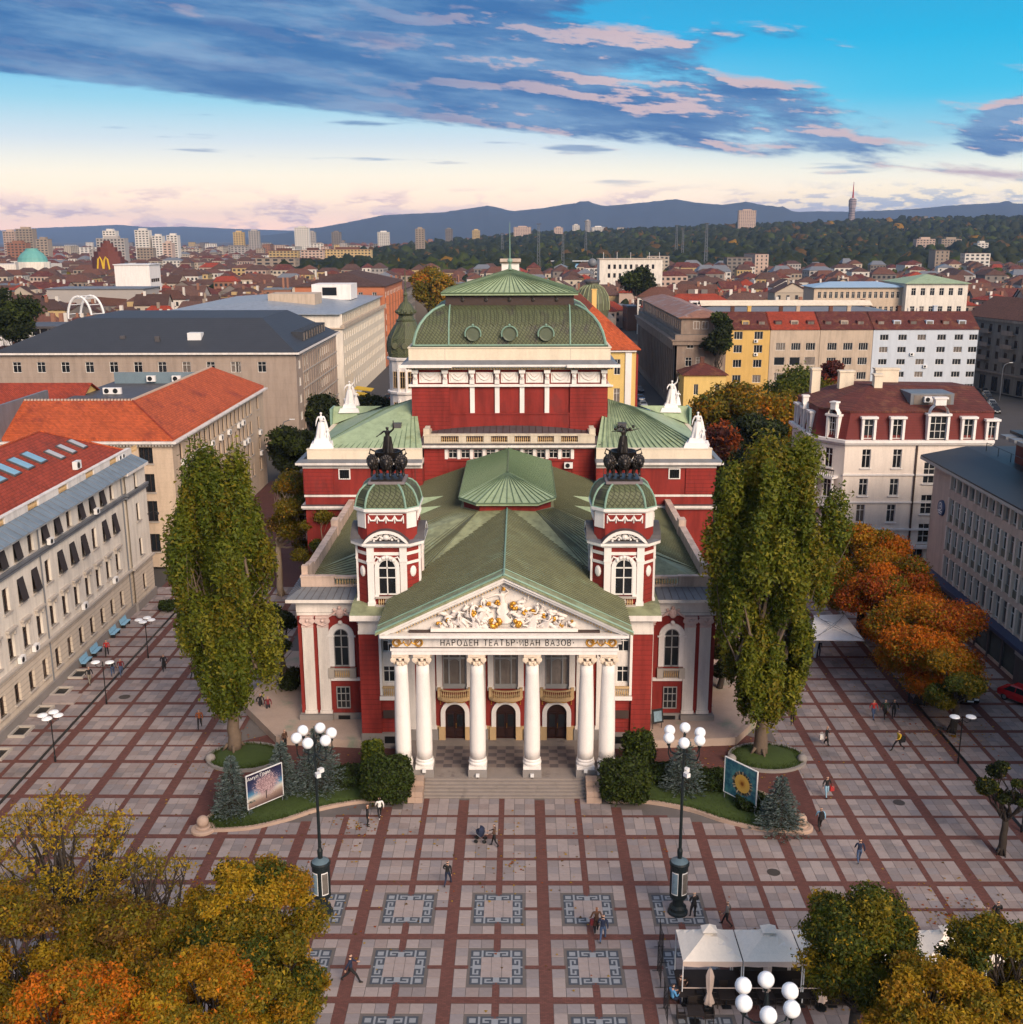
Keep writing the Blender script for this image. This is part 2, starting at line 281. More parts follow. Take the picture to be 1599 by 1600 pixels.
# ---------------------------------------------------------------- mesh and object helpers
class MB:
 def __init__(s): s.v = []; s.f = []; s.mi = []; s.cur = 0
 def add(s, vs, fs, mi=None):
  o = len(s.v); s.v.extend(tuple(map(float, p)) for p in vs); mi = s.cur if mi is None else mi
  for f in fs: s.f.append(tuple(o+i for i in f)); s.mi.append(mi)
  return s
 def box(s, x0, x1, y0, y1, z0, z1, mi=None):
  return s.add([(x0,y0,z0),(x1,y0,z0),(x1,y1,z0),(x0,y1,z0),(x0,y0,z1),(x1,y0,z1),(x1,y1,z1),(x0,y1,z1)],
                     [(0,3,2,1),(4,5,6,7),(0,1,5,4),(1,2,6,5),(2,3,7,6),(3,0,4,7)], mi)
 def obox(s, c, sx, sy, sz, rz=0, rx=0, mi=None):
  m = Matrix.Translation(c) @ Matrix.Rotation(rz, 4, 'Z') @ Matrix.Rotation(rx, 4, 'X')
  vs = [m @ Vector((a*sx/2, b*sy/2, d*sz/2)) for d in (-1, 1) for a, b in ((-1,-1),(1,-1),(1,1),(-1,1))]
  return s.add(vs, [(0,3,2,1),(4,5,6,7),(0,1,5,4),(1,2,6,5),(2,3,7,6),(3,0,4,7)], mi)
 def quad(s, a, b, c, d, mi=None): return s.add([a,b,c,d], [(0,1,2,3)], mi)
 def poly(s, pts, mi=None): return s.add(pts, [tuple(range(len(pts)))], mi)
 def prism(s, pts, z0, z1, mi=None, scale=1.0, c=None):
  n = len(pts); cx = sum(p[0] for p in pts)/n if c is None else c[0]; cy = sum(p[1] for p in pts)/n if c is None else c[1]
  vs = [(p[0],p[1],z0) for p in pts] + [(cx+(p[0]-cx)*scale, cy+(p[1]-cy)*scale, z1) for p in pts]
  fs = [tuple(range(n-1,-1,-1)), tuple(range(n,2*n))] + [(i,(i+1)%n,n+(i+1)%n,n+i) for i in range(n)]
  return s.add(vs, fs, mi)
 def lathe(s, prof, c=(0,0,0), n=16, mi=None, a0=0, a1=2*PI, axis='Z', phase=0, cap=True):
  full = abs(a1-a0-2*PI) < 1e-6; m = n if full else n+1; vs = []
  for r, z in prof:
   for i in range(m):
    a = a0+(a1-a0)*i/n+phase
    p = (r*math.cos(a), r*math.sin(a), z)
    if axis == 'Y': p = (p[0], p[2], p[1])
    if axis == 'X': p = (p[2], p[0], p[1])
    vs.append((c[0]+p[0], c[1]+p[1], c[2]+p[2]))
  fs = []
  for k in range(len(prof)-1):
   for i in range(n if full else n):
    j = (i+1) % m if full else i+1
    fs.append((k*m+i, k*m+j, (k+1)*m+j, (k+1)*m+i))
  if cap and full:
   if prof[0][0] > 1e-4: fs.append(tuple(range(m-1,-1,-1)))
   if prof[-1][0] > 1e-4: fs.append(tuple(range((len(prof)-1)*m, len(prof)*m)))
  return s.add(vs, fs, mi)
 def tube(s, pts, r, n=6, mi=None, closed=False):
  pts = [Vector(p) for p in pts]; k = len(pts); rs = r if isinstance(r, (list, tuple)) else [r]*k
  vs = []; up = None
  for i, p in enumerate(pts):
   t = (pts[(i+1) % k]-pts[i-1]) if closed else (pts[min(i+1,k-1)]-pts[max(i-1,0)])
   if t.length < 1e-9: t = Vector((0,0,1))
   t.normalize()
   if up is None: up = Vector((0,0,1)) if abs(t.z) < .9 else Vector((1,0,0))
   a = t.cross(up); 
   if a.length < 1e-6: a = t.orthogonal()
   a.normalize(); b = t.cross(a); up = -b if False else b.cross(t) if False else up
   for j in range(n):
    an = 2*PI*j/n; vs.append(p + (a*math.cos(an)+b*math.sin(an))*rs[i])
  fs = []
  for i in range(k if closed else k-1):
   for j in range(n):
    i2 = (i+1) % k; j2 = (j+1) % n; fs.append((i*n+j, i*n+j2, i2*n+j2, i2*n+j))
  if not closed: fs += [tuple(range(n-1,-1,-1)), tuple(range((k-1)*n, k*n))]
  return s.add(vs, fs, mi)
 def ball(s, c, r, nu=10, nv=6, mi=None, sx=1, sy=1, sz=1):
  prof = [(math.sin(PI*k/nv), -math.cos(PI*k/nv)) for k in range(nv+1)]
  vs = [(c[0]+r*sx*p*math.cos(2*PI*i/nu), c[1]+r*sy*p*math.sin(2*PI*i/nu), c[2]+r*sz*q) for p, q in prof for i in range(nu)]
  fs = [(k*nu+i, k*nu+(i+1)%nu, (k+1)*nu+(i+1)%nu, (k+1)*nu+i) for k in range(nv) for i in range(nu)]
  return s.add(vs, fs, mi)
 def mesh(s, name, mats):
  me = bpy.data.meshes.new(name); me.from_pydata(s.v, [], s.f)
  for m in (mats if isinstance(mats, (list, tuple)) else [mats]): me.materials.append(m)
  if any(s.mi): me.polygons.foreach_set('material_index', s.mi)
  me.update(); return me
 def build(s, name, mats, parent=None, smooth=False, loc=None, rz=0, **kw):
  me = s.mesh(name, mats)
  if smooth: me.polygons.foreach_set('use_smooth', [True]*len(me.polygons))
  return link(name, me, parent, loc, rz, **kw)

KIDS = {}
def link(name, me, parent=None, loc=None, rz=0, **kw):
 o = bpy.data.objects.new(name, me); COL.objects.link(o)
 if parent is not None: o.parent = parent; KIDS.setdefault(parent.name, []).append(o)
 if loc is not None: o.location = loc
 if rz: o.rotation_euler = (0, 0, rz)
 for k, v in kw.items(): o[k] = v
 return o
def thing(name, label, cat, loc=(0,0,0), rz=0, group=None):
 o = link(name, None, None, loc, rz); o.empty_display_size = .2
 return tag(o, label, cat, group)
def tag(o, label, cat, group=None):
 o['label'] = label; o['category'] = cat
 if group: o['group'] = group
 return o
def copy_thing(t, loc, rz=0, label=None, group=None, scale=None):
 c = t.copy(); COL.objects.link(c); c.location = loc; c.rotation_euler = (0, 0, rz)
 if label: c['label'] = label
 if group: c['group'] = group
 if scale is not None: c.scale = scale if isinstance(scale, (tuple, list)) else (scale,)*3
 def rec(a, b):
  for ch in KIDS.get(a.name, ()):
   d = ch.copy(); COL.objects.link(d); d.parent = b; KIDS.setdefault(b.name, []).append(d); rec(ch, d)
 rec(t, c); return c
def np_mesh(name, verts, quads, mats, mi=None, smooth=False):
 me = bpy.data.meshes.new(name); nv = len(verts); nf, k = quads.shape
 me.vertices.add(nv); me.vertices.foreach_set('co', np.ascontiguousarray(verts, np.float32).ravel())
 me.loops.add(nf*k); me.loops.foreach_set('vertex_index', np.ascontiguousarray(quads, np.int32).ravel())
 me.polygons.add(nf); me.polygons.foreach_set('loop_start', np.arange(0, nf*k, k, dtype=np.int32))
 for m in mats: me.materials.append(m)
 if mi is not None: me.polygons.foreach_set('material_index', np.ascontiguousarray(mi, np.int32))
 me.polygons.foreach_set('use_smooth', np.full(nf, smooth)); me.update(calc_edges=True); me.validate(); return me

# from a point of the photograph (1599 x 1600) to the place it shows: on a level z, or on a plane Y / X
def _ray(px, py):
 x = px-799.5; y = py-800; c, s = math.cos(ROLL), math.sin(ROLL); x, y = c*x-s*y, s*x+c*y
 fy = FPX*math.cos(PITCH)-y*math.sin(PITCH)
 return Vector((x*math.cos(YAW)-fy*math.sin(YAW), fy*math.cos(YAW)+x*math.sin(YAW), -(y*math.cos(PITCH)+FPX*math.sin(PITCH))))
def gz(px, py, z=0): d = _ray(px, py); return Vector(CAM)+d*((z-CAM[2])/d.z)
def gy(px, py, Y): d = _ray(px, py); return Vector(CAM)+d*((Y-CAM[1])/d.y)
def gx(px, py, X): d = _ray(px, py); return Vector(CAM)+d*((X-CAM[0])/d.x)

# ---------------------------------------------------------------- walls with real openings, windows
def wall_panel(mb, O, rz, L, H, holes, z0=0, depth=.2, mi=0):
 """a facade plane seen from outside, running from O along rz; holes (u0,u1,v0,v1) get reveals"""
 ux, uy = math.cos(rz), math.sin(rz); nx, ny = uy, -ux
 P = lambda u, v, d=0: (O[0]+ux*u-nx*d, O[1]+uy*u-ny*d, v)
 hs = [(max(0, a), min(L, b), max(z0, c), min(H, d)) for a, b, c, d in holes]
 us = sorted({0, L} | {round(a, 4) for h in hs for a in h[:2]}); vs = sorted({z0, H} | {round(a, 4) for h in hs for a in h[2:]})
 cells = {}
 for j in range(len(vs)-1):
  run = None
  vm = (vs[j]+vs[j+1])/2
  for i in range(len(us)-1):
   um = (us[i]+us[i+1])/2
   solid = not any(a < um < b and c < vm < d for a, b, c, d in hs)
   if solid: run = us[i] if run is None else run
   if run is not None and (not solid or i == len(us)-2):
    e = us[i+1] if solid else us[i]
    mb.quad(P(run, vs[j]), P(e, vs[j]), P(e, vs[j+1]), P(run, vs[j+1]), mi); run = None
 for a, b, c, d in hs:
  mb.quad(P(a, c), P(a, c, depth), P(a, d, depth), P(a, d), mi); mb.quad(P(b, c, depth), P(b, c), P(b, d), P(b, d, depth), mi)
  mb.quad(P(a, c), P(b, c), P(b, c, depth), P(a, c, depth), mi); mb.quad(P(a, d, depth), P(b, d, depth), P(b, d), P(a, d), mi)

_WIN = {}
def win_meshes(w, h, style, fm, gm):
 key = (round(w, 2), round(h, 2), style, fm.name, gm.name)
 if key in _WIN: return _WIN[key]
 t = min(.07, w*.07); f = MB(); t2 = t*.8
 f.box(-w/2, -w/2+t, -.05, .05, 0, h); f.box(w/2-t, w/2, -.05, .05, 0, h); f.box(-w/2+t, w/2-t, -.05, .05, 0, t); f.box(-w/2+t, w/2-t, -.05, .05, h-t, h)
 nv = {'cross': 1, 'two': 1, 'three': 2, 'four': 3, 'grid': 2, 'one': 0, 'tee': 1}[style]
 for k in range(nv):
  x = -w/2+w*(k+1)/(nv+1); f.box(x-t2/2, x+t2/2, -.035, .035, t, (h*.68 if style == 'tee' else h-t))
 if style in ('cross', 'grid', 'tee'): f.box(-w/2+t, w/2-t, -.04, .04, h*.68-t2/2, h*.68+t2/2)
 if style == 'grid': f.box(-w/2+t, w/2-t, -.03, .03, h*.34-t2/2, h*.34+t2/2)
 p = MB(); p.box(-w/2+t*.5, w/2-t*.5, .055, .075, t*.5, h-t*.5)
 _WIN[key] = (f.mesh('window', fm), p.mesh('pane', gm)); return _WIN[key]
def add_window(par, x, y, z, rz, w, h, style='cross', fm=None, gm=None, inset=.14, sill=None, pane=True, name='window'):
 """x, y on the wall face at the opening's middle, z at its foot"""
 fm = fm or FRAMEW; gm = gm or GLASS
 a, b = win_meshes(w, h, style, fm, gm); nx, ny = math.sin(rz), -math.cos(rz)
 o = link(name, a, par, (x-nx*inset, y-ny*inset, z), rz)
 link('pane', b, o)
 if sill is not None:
  k = ('sill', round(w, 2), sill.name)
  if k not in _WIN: m = MB(); m.box(-w/2-.15, w/2+.15, -inset-.16, -.051, -.12, 0); _WIN[k] = m.mesh('sill', sill)
  link('sill', _WIN[k], o)
 return o
def facade(par, O, rz, L, H, m, rows, name='wall', z0=0, fm=None, gm=None, gm2=None, p2=.15, depth=.2, sill=None, skip=None):
 """rows: (z0, h, w, [positions], style)"""
 holes = [(u-w/2, u+w/2, z, z+h) for z, h, w, us, st in rows for u in us]
 mb = MB(); wall_panel(mb, O, rz, L, H, holes, z0, depth); wl = mb.build(name, m, par)
 ux, uy = math.cos(rz), math.sin(rz)
 for z, h, w, us, st in rows:
  for u in us:
   g_ = (gm2 or GLASSC) if random.random() < p2 else gm
   add_window(par, O[0]+ux*u, O[1]+uy*u, z, rz, w, h, st, fm, g_, depth*.7, sill)
 return wl
def spaced(L, n, margin=0): s = (L-2*margin)/n; return [margin+s*(i+.5) for i in range(n)]
E_, N_, W_, S_ = PI/2, PI, -PI/2, 0.0       # facing of a facade

def hip_roof(mb, x0, x1, y0, y1, z, rise, oh=.5, mi=0, ridge='auto', th=.15):
 x0 -= oh; x1 += oh; y0 -= oh; y1 += oh; w, d = x1-x0, y1-y0
 if w >= d: a, b = (x0+d/2, (y0+y1)/2), (x1-d/2, (y0+y1)/2)
 else: a, b = ((x0+x1)/2, y0+w/2), ((x0+x1)/2, y1-w/2)
 if w < d: fs = [(0,1,4),(1,2,5,4),(2,3,5),(3,0,4,5)]
 else: fs = [(0,1,5,4),(1,2,5),(2,3,4,5),(3,0,4)]
 mb.add([(x0,y0,z),(x1,y0,z),(x1,y1,z),(x0,y1,z),(a[0],a[1],z+rise),(b[0],b[1],z+rise)], fs, mi)
 mb.box(x0, x1, y0, y1, z-th, z-.002, mi)
def gable_roof(mb, x0, x1, y0, y1, z, rise, oh=.4, along='x', mi=0, wall_mi=None):
 if along == 'x':
  ym = (y0+y1)/2; X0, X1 = x0-oh, x1+oh; Y0, Y1 = y0-oh, y1+oh
  A = [(X0,Y0,z),(X1,Y0,z),(X1,ym,z+rise),(X0,ym,z+rise),(X1,Y1,z),(X0,Y1,z)]
  G_ = [[(x0,y0,z),(x0,y1,z),(x0,ym,z+rise-.06)], [(x1,y1,z),(x1,y0,z),(x1,ym,z+rise-.06)]]
 else:
  xm = (x0+x1)/2; X0, X1 = x0-oh, x1+oh; Y0, Y1 = y0-oh, y1+oh
  A = [(X1,Y0,z),(X1,Y1,z),(xm,Y1,z+rise),(xm,Y0,z+rise),(X0,Y1,z),(X0,Y0,z)]
  G_ = [[(x1,y0,z),(x0,y0,z),(xm,y0,z+rise-.06)], [(x0,y1,z),(x1,y1,z),(xm,y1,z+rise-.06)]]
 B = [(p[0], p[1], p[2]-.12) for p in A]
 mb.add(A+B, [(0,1,2,3),(3,2,4,5),(9,8,7,6),(11,10,8,9),(0,6,7,1),(4,10,11,5),(1,7,8,2),(2,8,10,4),(3,9,6,0),(5,11,9,3)], mi)
 if wall_mi is not None:
  for g_ in G_: mb.poly(g_, wall_mi)

def balusters(mb, p, q, z0, z1, n, r=.075, mi=0, seg=6):
 h = z1-z0; prof = [(r*.7, 0), (r*.55, h*.12), (r, h*.35), (r*.45, h*.78), (r*.7, h)]
 for i in range(n):
  t = (i+.5)/n; mb.lathe(prof, (p[0]+(q[0]-p[0])*t, p[1]+(q[1]-p[1])*t, z0), seg, mi, cap=False)

def seams(mb, a, b, c, d, step, w=.06, h=.08, mi=0):
 """standing seams on the sloping quad a-b (eave) / d-c (ridge): ribs run from the eave line to the ridge line"""
 a, b, c, d = map(Vector, (a, b, c, d)); n = (b-a).cross(d-a).normalized()
 k = max(1, int(max((b-a).length, (c-d).length)/step))
 for i in range(1, k):
  t = i/k; p = a.lerp(b, t); q = d.lerp(c, t)
  if (q-p).length < .2: continue
  s = (q-p).cross(n).normalized()*w/2; u = n*h
  mb.add([p-s, p+s, q+s, q-s, p-s+u, p+s+u, q+s+u, q-s+u], [(4,5,6,7),(0,1,5,4),(1,2,6,5),(2,3,7,6),(3,0,4,7)], mi)

# ================================================================ THE THEATRE
TX = 0.2
TH = thing('theatre', 'red and white neoclassical theatre with green copper roofs in the middle of the square', 'theatre', (TX, 0, 0))
def pair(fn):
 for s in (-1, 1): fn(s)
def mir(s, a, b): return (a, b) if s > 0 else (-b, -a)
def sbox(mb, s, x0, x1, *r, mi=None): a, b = mir(s, x0, x1); mb.box(a, b, *r, mi=mi)

# ---- steps, cheek blocks, portico floor
for k in range(6):
 m = MB(); m.box(-5.95, 5.95, 16.25+.30*k, 18.3, .135*k, .135*(k+1)); m.build('step', STEP, TH)
def cheek(s):
 for (y0, y1, z0, z1) in ((15.55, 16.55, 0, .45), (15.62, 16.5, .46, .86), (16.56, 17.55, 0, .80), (16.6, 17.5, .81, 1.2)):
  for (a, b) in ((5.97, 6.50), (6.515, 7.05)):
   m = MB(); sbox(m, s, a, b, y0, y1, z0, z1); m.build('stone_block', STEPB, TH)
pair(cheek)
m = MB(); m.box(-8.6, 8.6, 18.3, 24.6, 0, .80); fl = m.build('portico_floor', STEP, TH)
tl = MB(); tl.box(-.335, .335, -.285, .285, 0, .012); tme = tl.mesh('floor_tile', TILED); tme2 = tl.mesh('floor_tile', TILEL)
for gx0 in (-4.06, 0, 4.06):
 for i in range(4):
  for j in range(6): link('floor_tile', tme if (i+j) % 2 else tme2, fl, (gx0-1.02+.68*i, 19.8+.60*j, .801))

# ---- columns
def volute(mb, c, r, ax):
 for k in range(3): mb.lathe([(r*(1-.3*k), -.05-.02*k), (r*(1-.3*k), .05+.02*k)], c, 12, axis=ax)
capm = MB()
capm.lathe([(.46, 0), (.50, .05), (.44, .09), (.50, .25), (.60, .38)], n=16)
for k in range(8):
 a = k*PI/4+PI/8; capm.ball((.50*math.cos(a), .50*math.sin(a), .20), .12, 6, 5, sz=1.5)
for sx in (-1, 1):
 for sy in (-1, 1): volute(capm, (sx*.50, sy*.52, .52), .21, 'Y')
for sy in (-1, 1): capm.tube([(-.5, sy*.53, .70), (0, sy*.50, .62), (.5, sy*.53, .70)], .06, 5); capm.ball((0, sy*.54, .52), .13, 7, 5)
capm.box(-.62, .62, -.58, .58, .74, .90)
CAPM = capm.mesh('capital', mat('antique_capital', (.70, .58, .46), .7, .25, 5, .2))
CAPM.polygons.foreach_set('use_smooth', [len(p.vertices) == 4 and p.area < .05 for p in CAPM.polygons])
sh = MB(); sh.lathe([(.60-.135*max(0, t-.25)**1.5/.65, .0+7.45*t) for t in [i/10 for i in range(11)]], n=24)
SHM = sh.mesh('shaft', WHITE2); SHM.polygons.foreach_set('use_smooth', [len(p.vertices) == 4 for p in SHM.polygons])
bs = MB(); bs.box(-.66, .66, -.66, .66, 0, .26); bs.lathe([(.64, .26), (.70, .34), (.70, .44), (.63, .50), (.61, .54), (.65, .60), (.65, .68), (.60, .75)], n=24)
BSM = bs.mesh('column_base', WHITE2)
for xc in (-7.6, -6.02, -2.03, 2.03, 6.02, 7.6):
 c = link('column', SHM, TH, (xc, 18.66, 2.15)); link('column_base', BSM, c, (0, 0, -.75)); link('capital', CAPM, c, (0, 0, 7.44))
for xa, xb in ((-8.35, -5.3), (5.3, 8.35)):
 m = MB(); m.box(xa, xb, 17.9, 19.4, .0, 1.395); m.build('pedestal', PLINTH, TH)
for xc in (-2.03, 2.03):
 m = MB(); m.box(xc-.70, xc+.70, 17.9, 19.4, .8, 1.395); m.build('pedestal', PLINTH, TH)
# small floodlights on the steps
for px, y, z in ((-6.0, 17.72, 1.2), (-2.03, 17.75, .82), (2.03, 17.75, .82), (6.0, 17.72, 1.2), (7.0, 17.4, 1.2)):
 m = MB(); m.box(px-.02, px+.02, y-.02, y+.02, z-.02, z+.14, 1); m.box(px-.13, px+.13, y-.09, y+.09, z+.13, z+.36, 0); m.build('floodlight', [ACM, BLACKM], TH)

# ---- entablature, lettering, wreaths
m = MB(); m.box(-8.2, 8.2, 18.12, 19.2, 10.50, 10.82); m.box(-8.28, 8.28, 18.02, 19.2, 10.822, 11.02); m.build('architrave', WHITE2, TH)
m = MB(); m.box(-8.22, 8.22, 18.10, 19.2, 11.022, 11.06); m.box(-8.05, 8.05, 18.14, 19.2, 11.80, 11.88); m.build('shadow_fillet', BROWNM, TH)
m = MB(); m.box(-8.15, 8.15, 18.18, 19.2, 11.062, 11.80); FRZ = m.build('frieze', WHITE, TH)
m = MB(); m.box(-8.75, 8.75, 17.62, 19.3, 11.90, 12.02); m.box(-8.95, 8.95, 17.42, 19.3, 12.022, 12.22); m.build('cornice', WHITE2, TH)
m = MB()
for i in range(58): xx = -8.1+i*.284; m.box(xx-.07, xx+.07, 17.9, 18.13, 11.80, 11.90)
m.build('dentil_row', WHITE2, TH, kind='stuff')
_c = [(.4+.4*math.cos(a), .5+.5*math.sin(a)) for a in [2*PI*k/16 for k in range(17)]]
STROKES = {'Н': (.62, [[(0, 0), (0, 1)], [(.62, 0), (.62, 1)], [(0, .5), (.62, .5)]]), 'А': (.70, [[(0, 0), (.35, 1), (.70, 0)], [(.13, .33), (.57, .33)]]), 'Р': (.56, [[(0, 0), (0, 1), (.36, 1), (.51, .92), (.56, .75), (.51, .58), (.36, .5), (0, .5)]]),
 'О': (.80, [_c]), 'Д': (.76, [[(.06, 0), (.38, 1), (.70, 0)], [(-.02, 0), (.78, 0)]]), 'Е': (.48, [[(.5, 0), (0, 0), (0, 1), (.5, 1)], [(0, .5), (.40, .5)]]), 'Т': (.64, [[(.32, 0), (.32, 1)], [(0, 1), (.64, 1)]]), 'Ъ': (.70, [[(0, 1), (.2, 1), (.2, 0), (.50, 0), (.65, .1), (.7, .26), (.65, .42), (.50, .52), (.2, .52)]]),
 'И': (.62, [[(0, 1), (0, 0), (.62, 1), (.62, 0)]]), 'В': (.54, [[(0, 0), (0, 1), (.32, 1), (.45, .92), (.48, .77), (.43, .61), (.3, .53), (0, .53)], [(.3, .53), (.47, .45), (.54, .28), (.48, .1), (.33, 0), (0, 0)]]), 'З': (.50, [[(0, .9), (.16, 1), (.36, .98), (.46, .84), (.42, .64), (.24, .53), (.42, .44), (.5, .25), (.40, .05), (.18, 0), (0, .1)]])}
def stroke_text(txt, cx, y, zc, H, width, par, r=.031):
 gap = .40; tot = sum((STROKES[t][0] if t in STROKES else (.22 if t == '·' else .38))+gap for t in txt)-gap; k = width/(tot*H); x = cx-width/2
 for t in txt:
  w = STROKES[t][0] if t in STROKES else (.22 if t == '·' else .38); m = MB()
  if t == '·': m.box(x+.02, x+.08, y-.02, y+.01, zc-.04, zc+.04)
  for pl in (STROKES[t][1] if t in STROKES else ()): m.tube([(x+p[0]*H*k, y, zc-H/2+p[1]*H) for p in pl], r, 4)
  if t != ' ': m.build('letter', LETTER, par)
  x += (w+gap)*H*k
stroke_text('НАРОДЕН ТЕАТЪР·ИВАН ВАЗОВ·', .22, 18.165, 11.42, .46, 9.65, FRZ)
wr = MB()
for i in range(18):
 a = 2*PI*i/18; wr.ball((.285*math.cos(a), -.04, .285*math.sin(a)), .062, 6, 4)
wr.lathe([(.16, -.05), (.19, -.08), (.22, -.02)], n=14, axis='Y', cap=False)
WRM = wr.mesh('wreath', GOLD)
ly = MB()
ly.tube([(-.20, -.04, .28), (-.30, -.05, .10), (-.16, -.05, -.15), (0, -.05, -.26), (.16, -.05, -.15), (.30, -.05, .10), (.20, -.04, .28)], .045, 5)
for xx in (-.1, 0, .1): ly.tube([(xx, -.05, .22), (xx, -.05, -.2)], .02, 4)
for s in (-1, 1): ly.tube([(s*.30, -.04, .0), (s*.55, -.05, -.14), (s*.82, -.05, .1)], .05, 5)
LYM = ly.mesh('lyre', GOLD)
for s in (-1, 1):
 for dx in (-.80, .80): link('wreath', WRM, FRZ, (s*7.02+dx, 18.17, 11.44))
 link('lyre', LYM, FRZ, (s*7.02, 18.17, 11.44))

# ---- pediment
PA, PZ0, PZ1 = 8.95, 12.23, 16.42
sl_ = (PZ1-PZ0)/PA
m = MB(); m.add([(-PA+.9, 18.35, PZ0), (PA-.9, 18.35, PZ0), (0, 18.35, PZ1-.6), (-PA+.9, 18.8, PZ0), (PA-.9, 18.8, PZ0), (0, 18.8, PZ1-.6)], [(0,1,2), (0,3,4,1), (1,4,5,2), (2,5,3,0)]); m.build('tympanum', WHITE, TH)
for s in (-1, 1):
 m = MB()
 for (o0, o1, y0) in ((-.02, .20, 17.42), (-.24, -.022, 17.60), (-.44, -.242, 17.95)):
  a = [(s*PA, y0, PZ0+o0), (0, y0, PZ1+o0), (0, y0, PZ1+o1), (s*PA, y0, PZ0+o1)]; b = [(p[0], 18.9, p[2]) for p in a]
  if o0 < -.1:
   cut = (-o0+.01)/sl_; a[0] = (s*(PA-cut), y0, PZ0+.01); a[3] = (s*(PA-max(0, -o1)/sl_-.01), y0, PZ0+.012); b = [(p[0], 18.9, p[2]) for p in a]
  fs = [(0,1,2,3), (0,4,5,1), (3,2,6,7), (1,5,6,2), (0,3,7,4)]; m.add(a+b, fs)
 m.build('raking_cornice', WHITE2, TH)
 m = MB()
 for i in range(36):
  t = .10+.86*(i+.5)/36; x = s*PA*(1-t); z = PZ0+(PZ1-PZ0)*t-.50; m.box(x-.05, x+.05, 17.97, 18.36, z-.08, z+.06)
 m.build('dentil_row', BALU, TH, kind='stuff')
m = MB(); m.box(-6.9, 6.9, 18.0, 18.34, 12.23, 12.36); m.build('tympanum_ledge', BROWNM, TH)
m = MB(); m.box(-5.3, 5.3, 17.85, 18.34, 12.362, 12.62); m.build('relief_base', RELIEF, TH)

# ---- portico gable roof and its green rim
RZ1, RX, RZ0 = 16.78, 9.25, 12.42
m = MB()
for s in (-1, 1): m.quad((s*RX, 17.30, RZ0), (0, 17.30, RZ1), (0, 37.5, RZ1), (s*RX, 26.0, RZ0)) if s < 0 else m.quad((0, 17.30, RZ1), (s*RX, 17.30, RZ0), (s*RX, 26.0, RZ0), (0, 37.5, RZ1))
m.quad((-RX, 17.30, RZ0-.16), (0, 17.30, RZ1-.16), (0, 17.30, RZ1), (-RX, 17.30, RZ0)); m.quad((0, 17.30, RZ1-.16), (RX, 17.30, RZ0-.16), (RX, 17.30, RZ0), (0, 17.30, RZ1))
m.quad((-RX, 17.30, RZ0-.16), (0, 17.30, RZ1-.16), (0, 18.9, RZ1-.16), (-RX, 18.9, RZ0-.16)); m.quad((0, 17.30, RZ1-.16), (RX, 17.30, RZ0-.16), (RX, 18.9, RZ0-.16), (0, 18.9, RZ1-.16))
for s in (-1, 1): m.quad((s*RX, 17.3, RZ0-.16), (s*RX, 17.3, RZ0), (s*RX, 26, RZ0), (s*RX, 26, RZ0-.16))
ROOF1 = m.build('portico_roof', PATINA, TH)
m = MB()
for s in (-1, 1):
 y = 19.2
 while y < 37:
  t1 = 0 if y < 26 else (y-26)/11.5
  x1, z1 = RX*(1-t1), RZ0+(RZ1-RZ0)*t1
  d = Vector((s*x1, 0, z1-RZ1)); n_ = Vector((s*(RZ1-RZ0), 0, RX)).normalized()*.07
  p, q = Vector((s*x1, y, z1)), Vector((0, y, RZ1)); w = Vector((0, .03, 0))
  m.add([p-w, p+w, q+w, q-w, p-w+n_, p+w+n_, q+w+n_, q-w+n_], [(4,5,6,7), (0,1,5,4), (2,3,7,6), (3,0,4,7), (1,2,6,5)]); y += .46
m.build('roof_seam', SEAM, ROOF1, kind='stuff')
m = MB(); m.tube([(0, 17.3, RZ1+.03), (0, 37, RZ1+.03)], .07, 6)
for s in (-1, 1):
 m.tube([(0, 17.5, RZ1+.04), (s*RX, 17.5, RZ0+.04)], .09, 5); m.tube([(0, 18.9, RZ1+.03), (s*RX, 18.9, RZ0+.03)], .05, 5)
m.build('ridge_roll', VERDI, ROOF1)

# ---- back wall of the portico
WY = 24.5
holes = []
def arch_pts(cx, w, z0, zs, n=10): return [(cx-w/2, z0)] + [(cx-w/2*math.cos(PI*i/n), zs+w/2*math.sin(PI*i/n)) for i in range(n+1)] + [(cx+w/2, z0)]
mb = MB(); wall_panel(mb, (-8.6, WY), 0, 17.2, 11.0, [(8.6+c-.95, 8.6+c+.95, 5.05, 8.95) for c in (-4.06, 0, 4.06)] + [(8.6+c-.78, 8.6+c+.78, .8, 3.85) for c in (-4.06, 0, 4.06)], .8, .35)
mb.build('portico_wall', RED, TH)
m = MB(); m.box(-8.6, 8.6, 19.2, WY, 10.9, 11.0); m.build('portico_ceiling', WHITE, TH)
def ring_arch(mb, cx, wi, wo, z0, zs, y0, y1, n=14, mi=None):
 """flat arch band (legs and half ring) between inner and outer width, y0 front, y1 back"""
 def prof(w): return [(cx-w/2, z0)] + [(cx-w/2*math.cos(PI*i/n), zs+w/2*math.sin(PI*i/n)) for i in range(n+1)] + [(cx+w/2, z0)]
 a, b = prof(wi), prof(wo); k = len(a)
 vs = [(p[0], y0, p[1]) for p in a] + [(p[0], y0, p[1]) for p in b] + [(p[0], y1, p[1]) for p in a] + [(p[0], y1, p[1]) for p in b]
 fs = []
 for i in range(k-1): fs += [(i, i+1, k+i+1, k+i), (k+i, k+i+1, 3*k+i+1, 3*k+i), (i+1, i, 2*k+i, 2*k+i+1)]
 mb.add(vs, fs, mi)
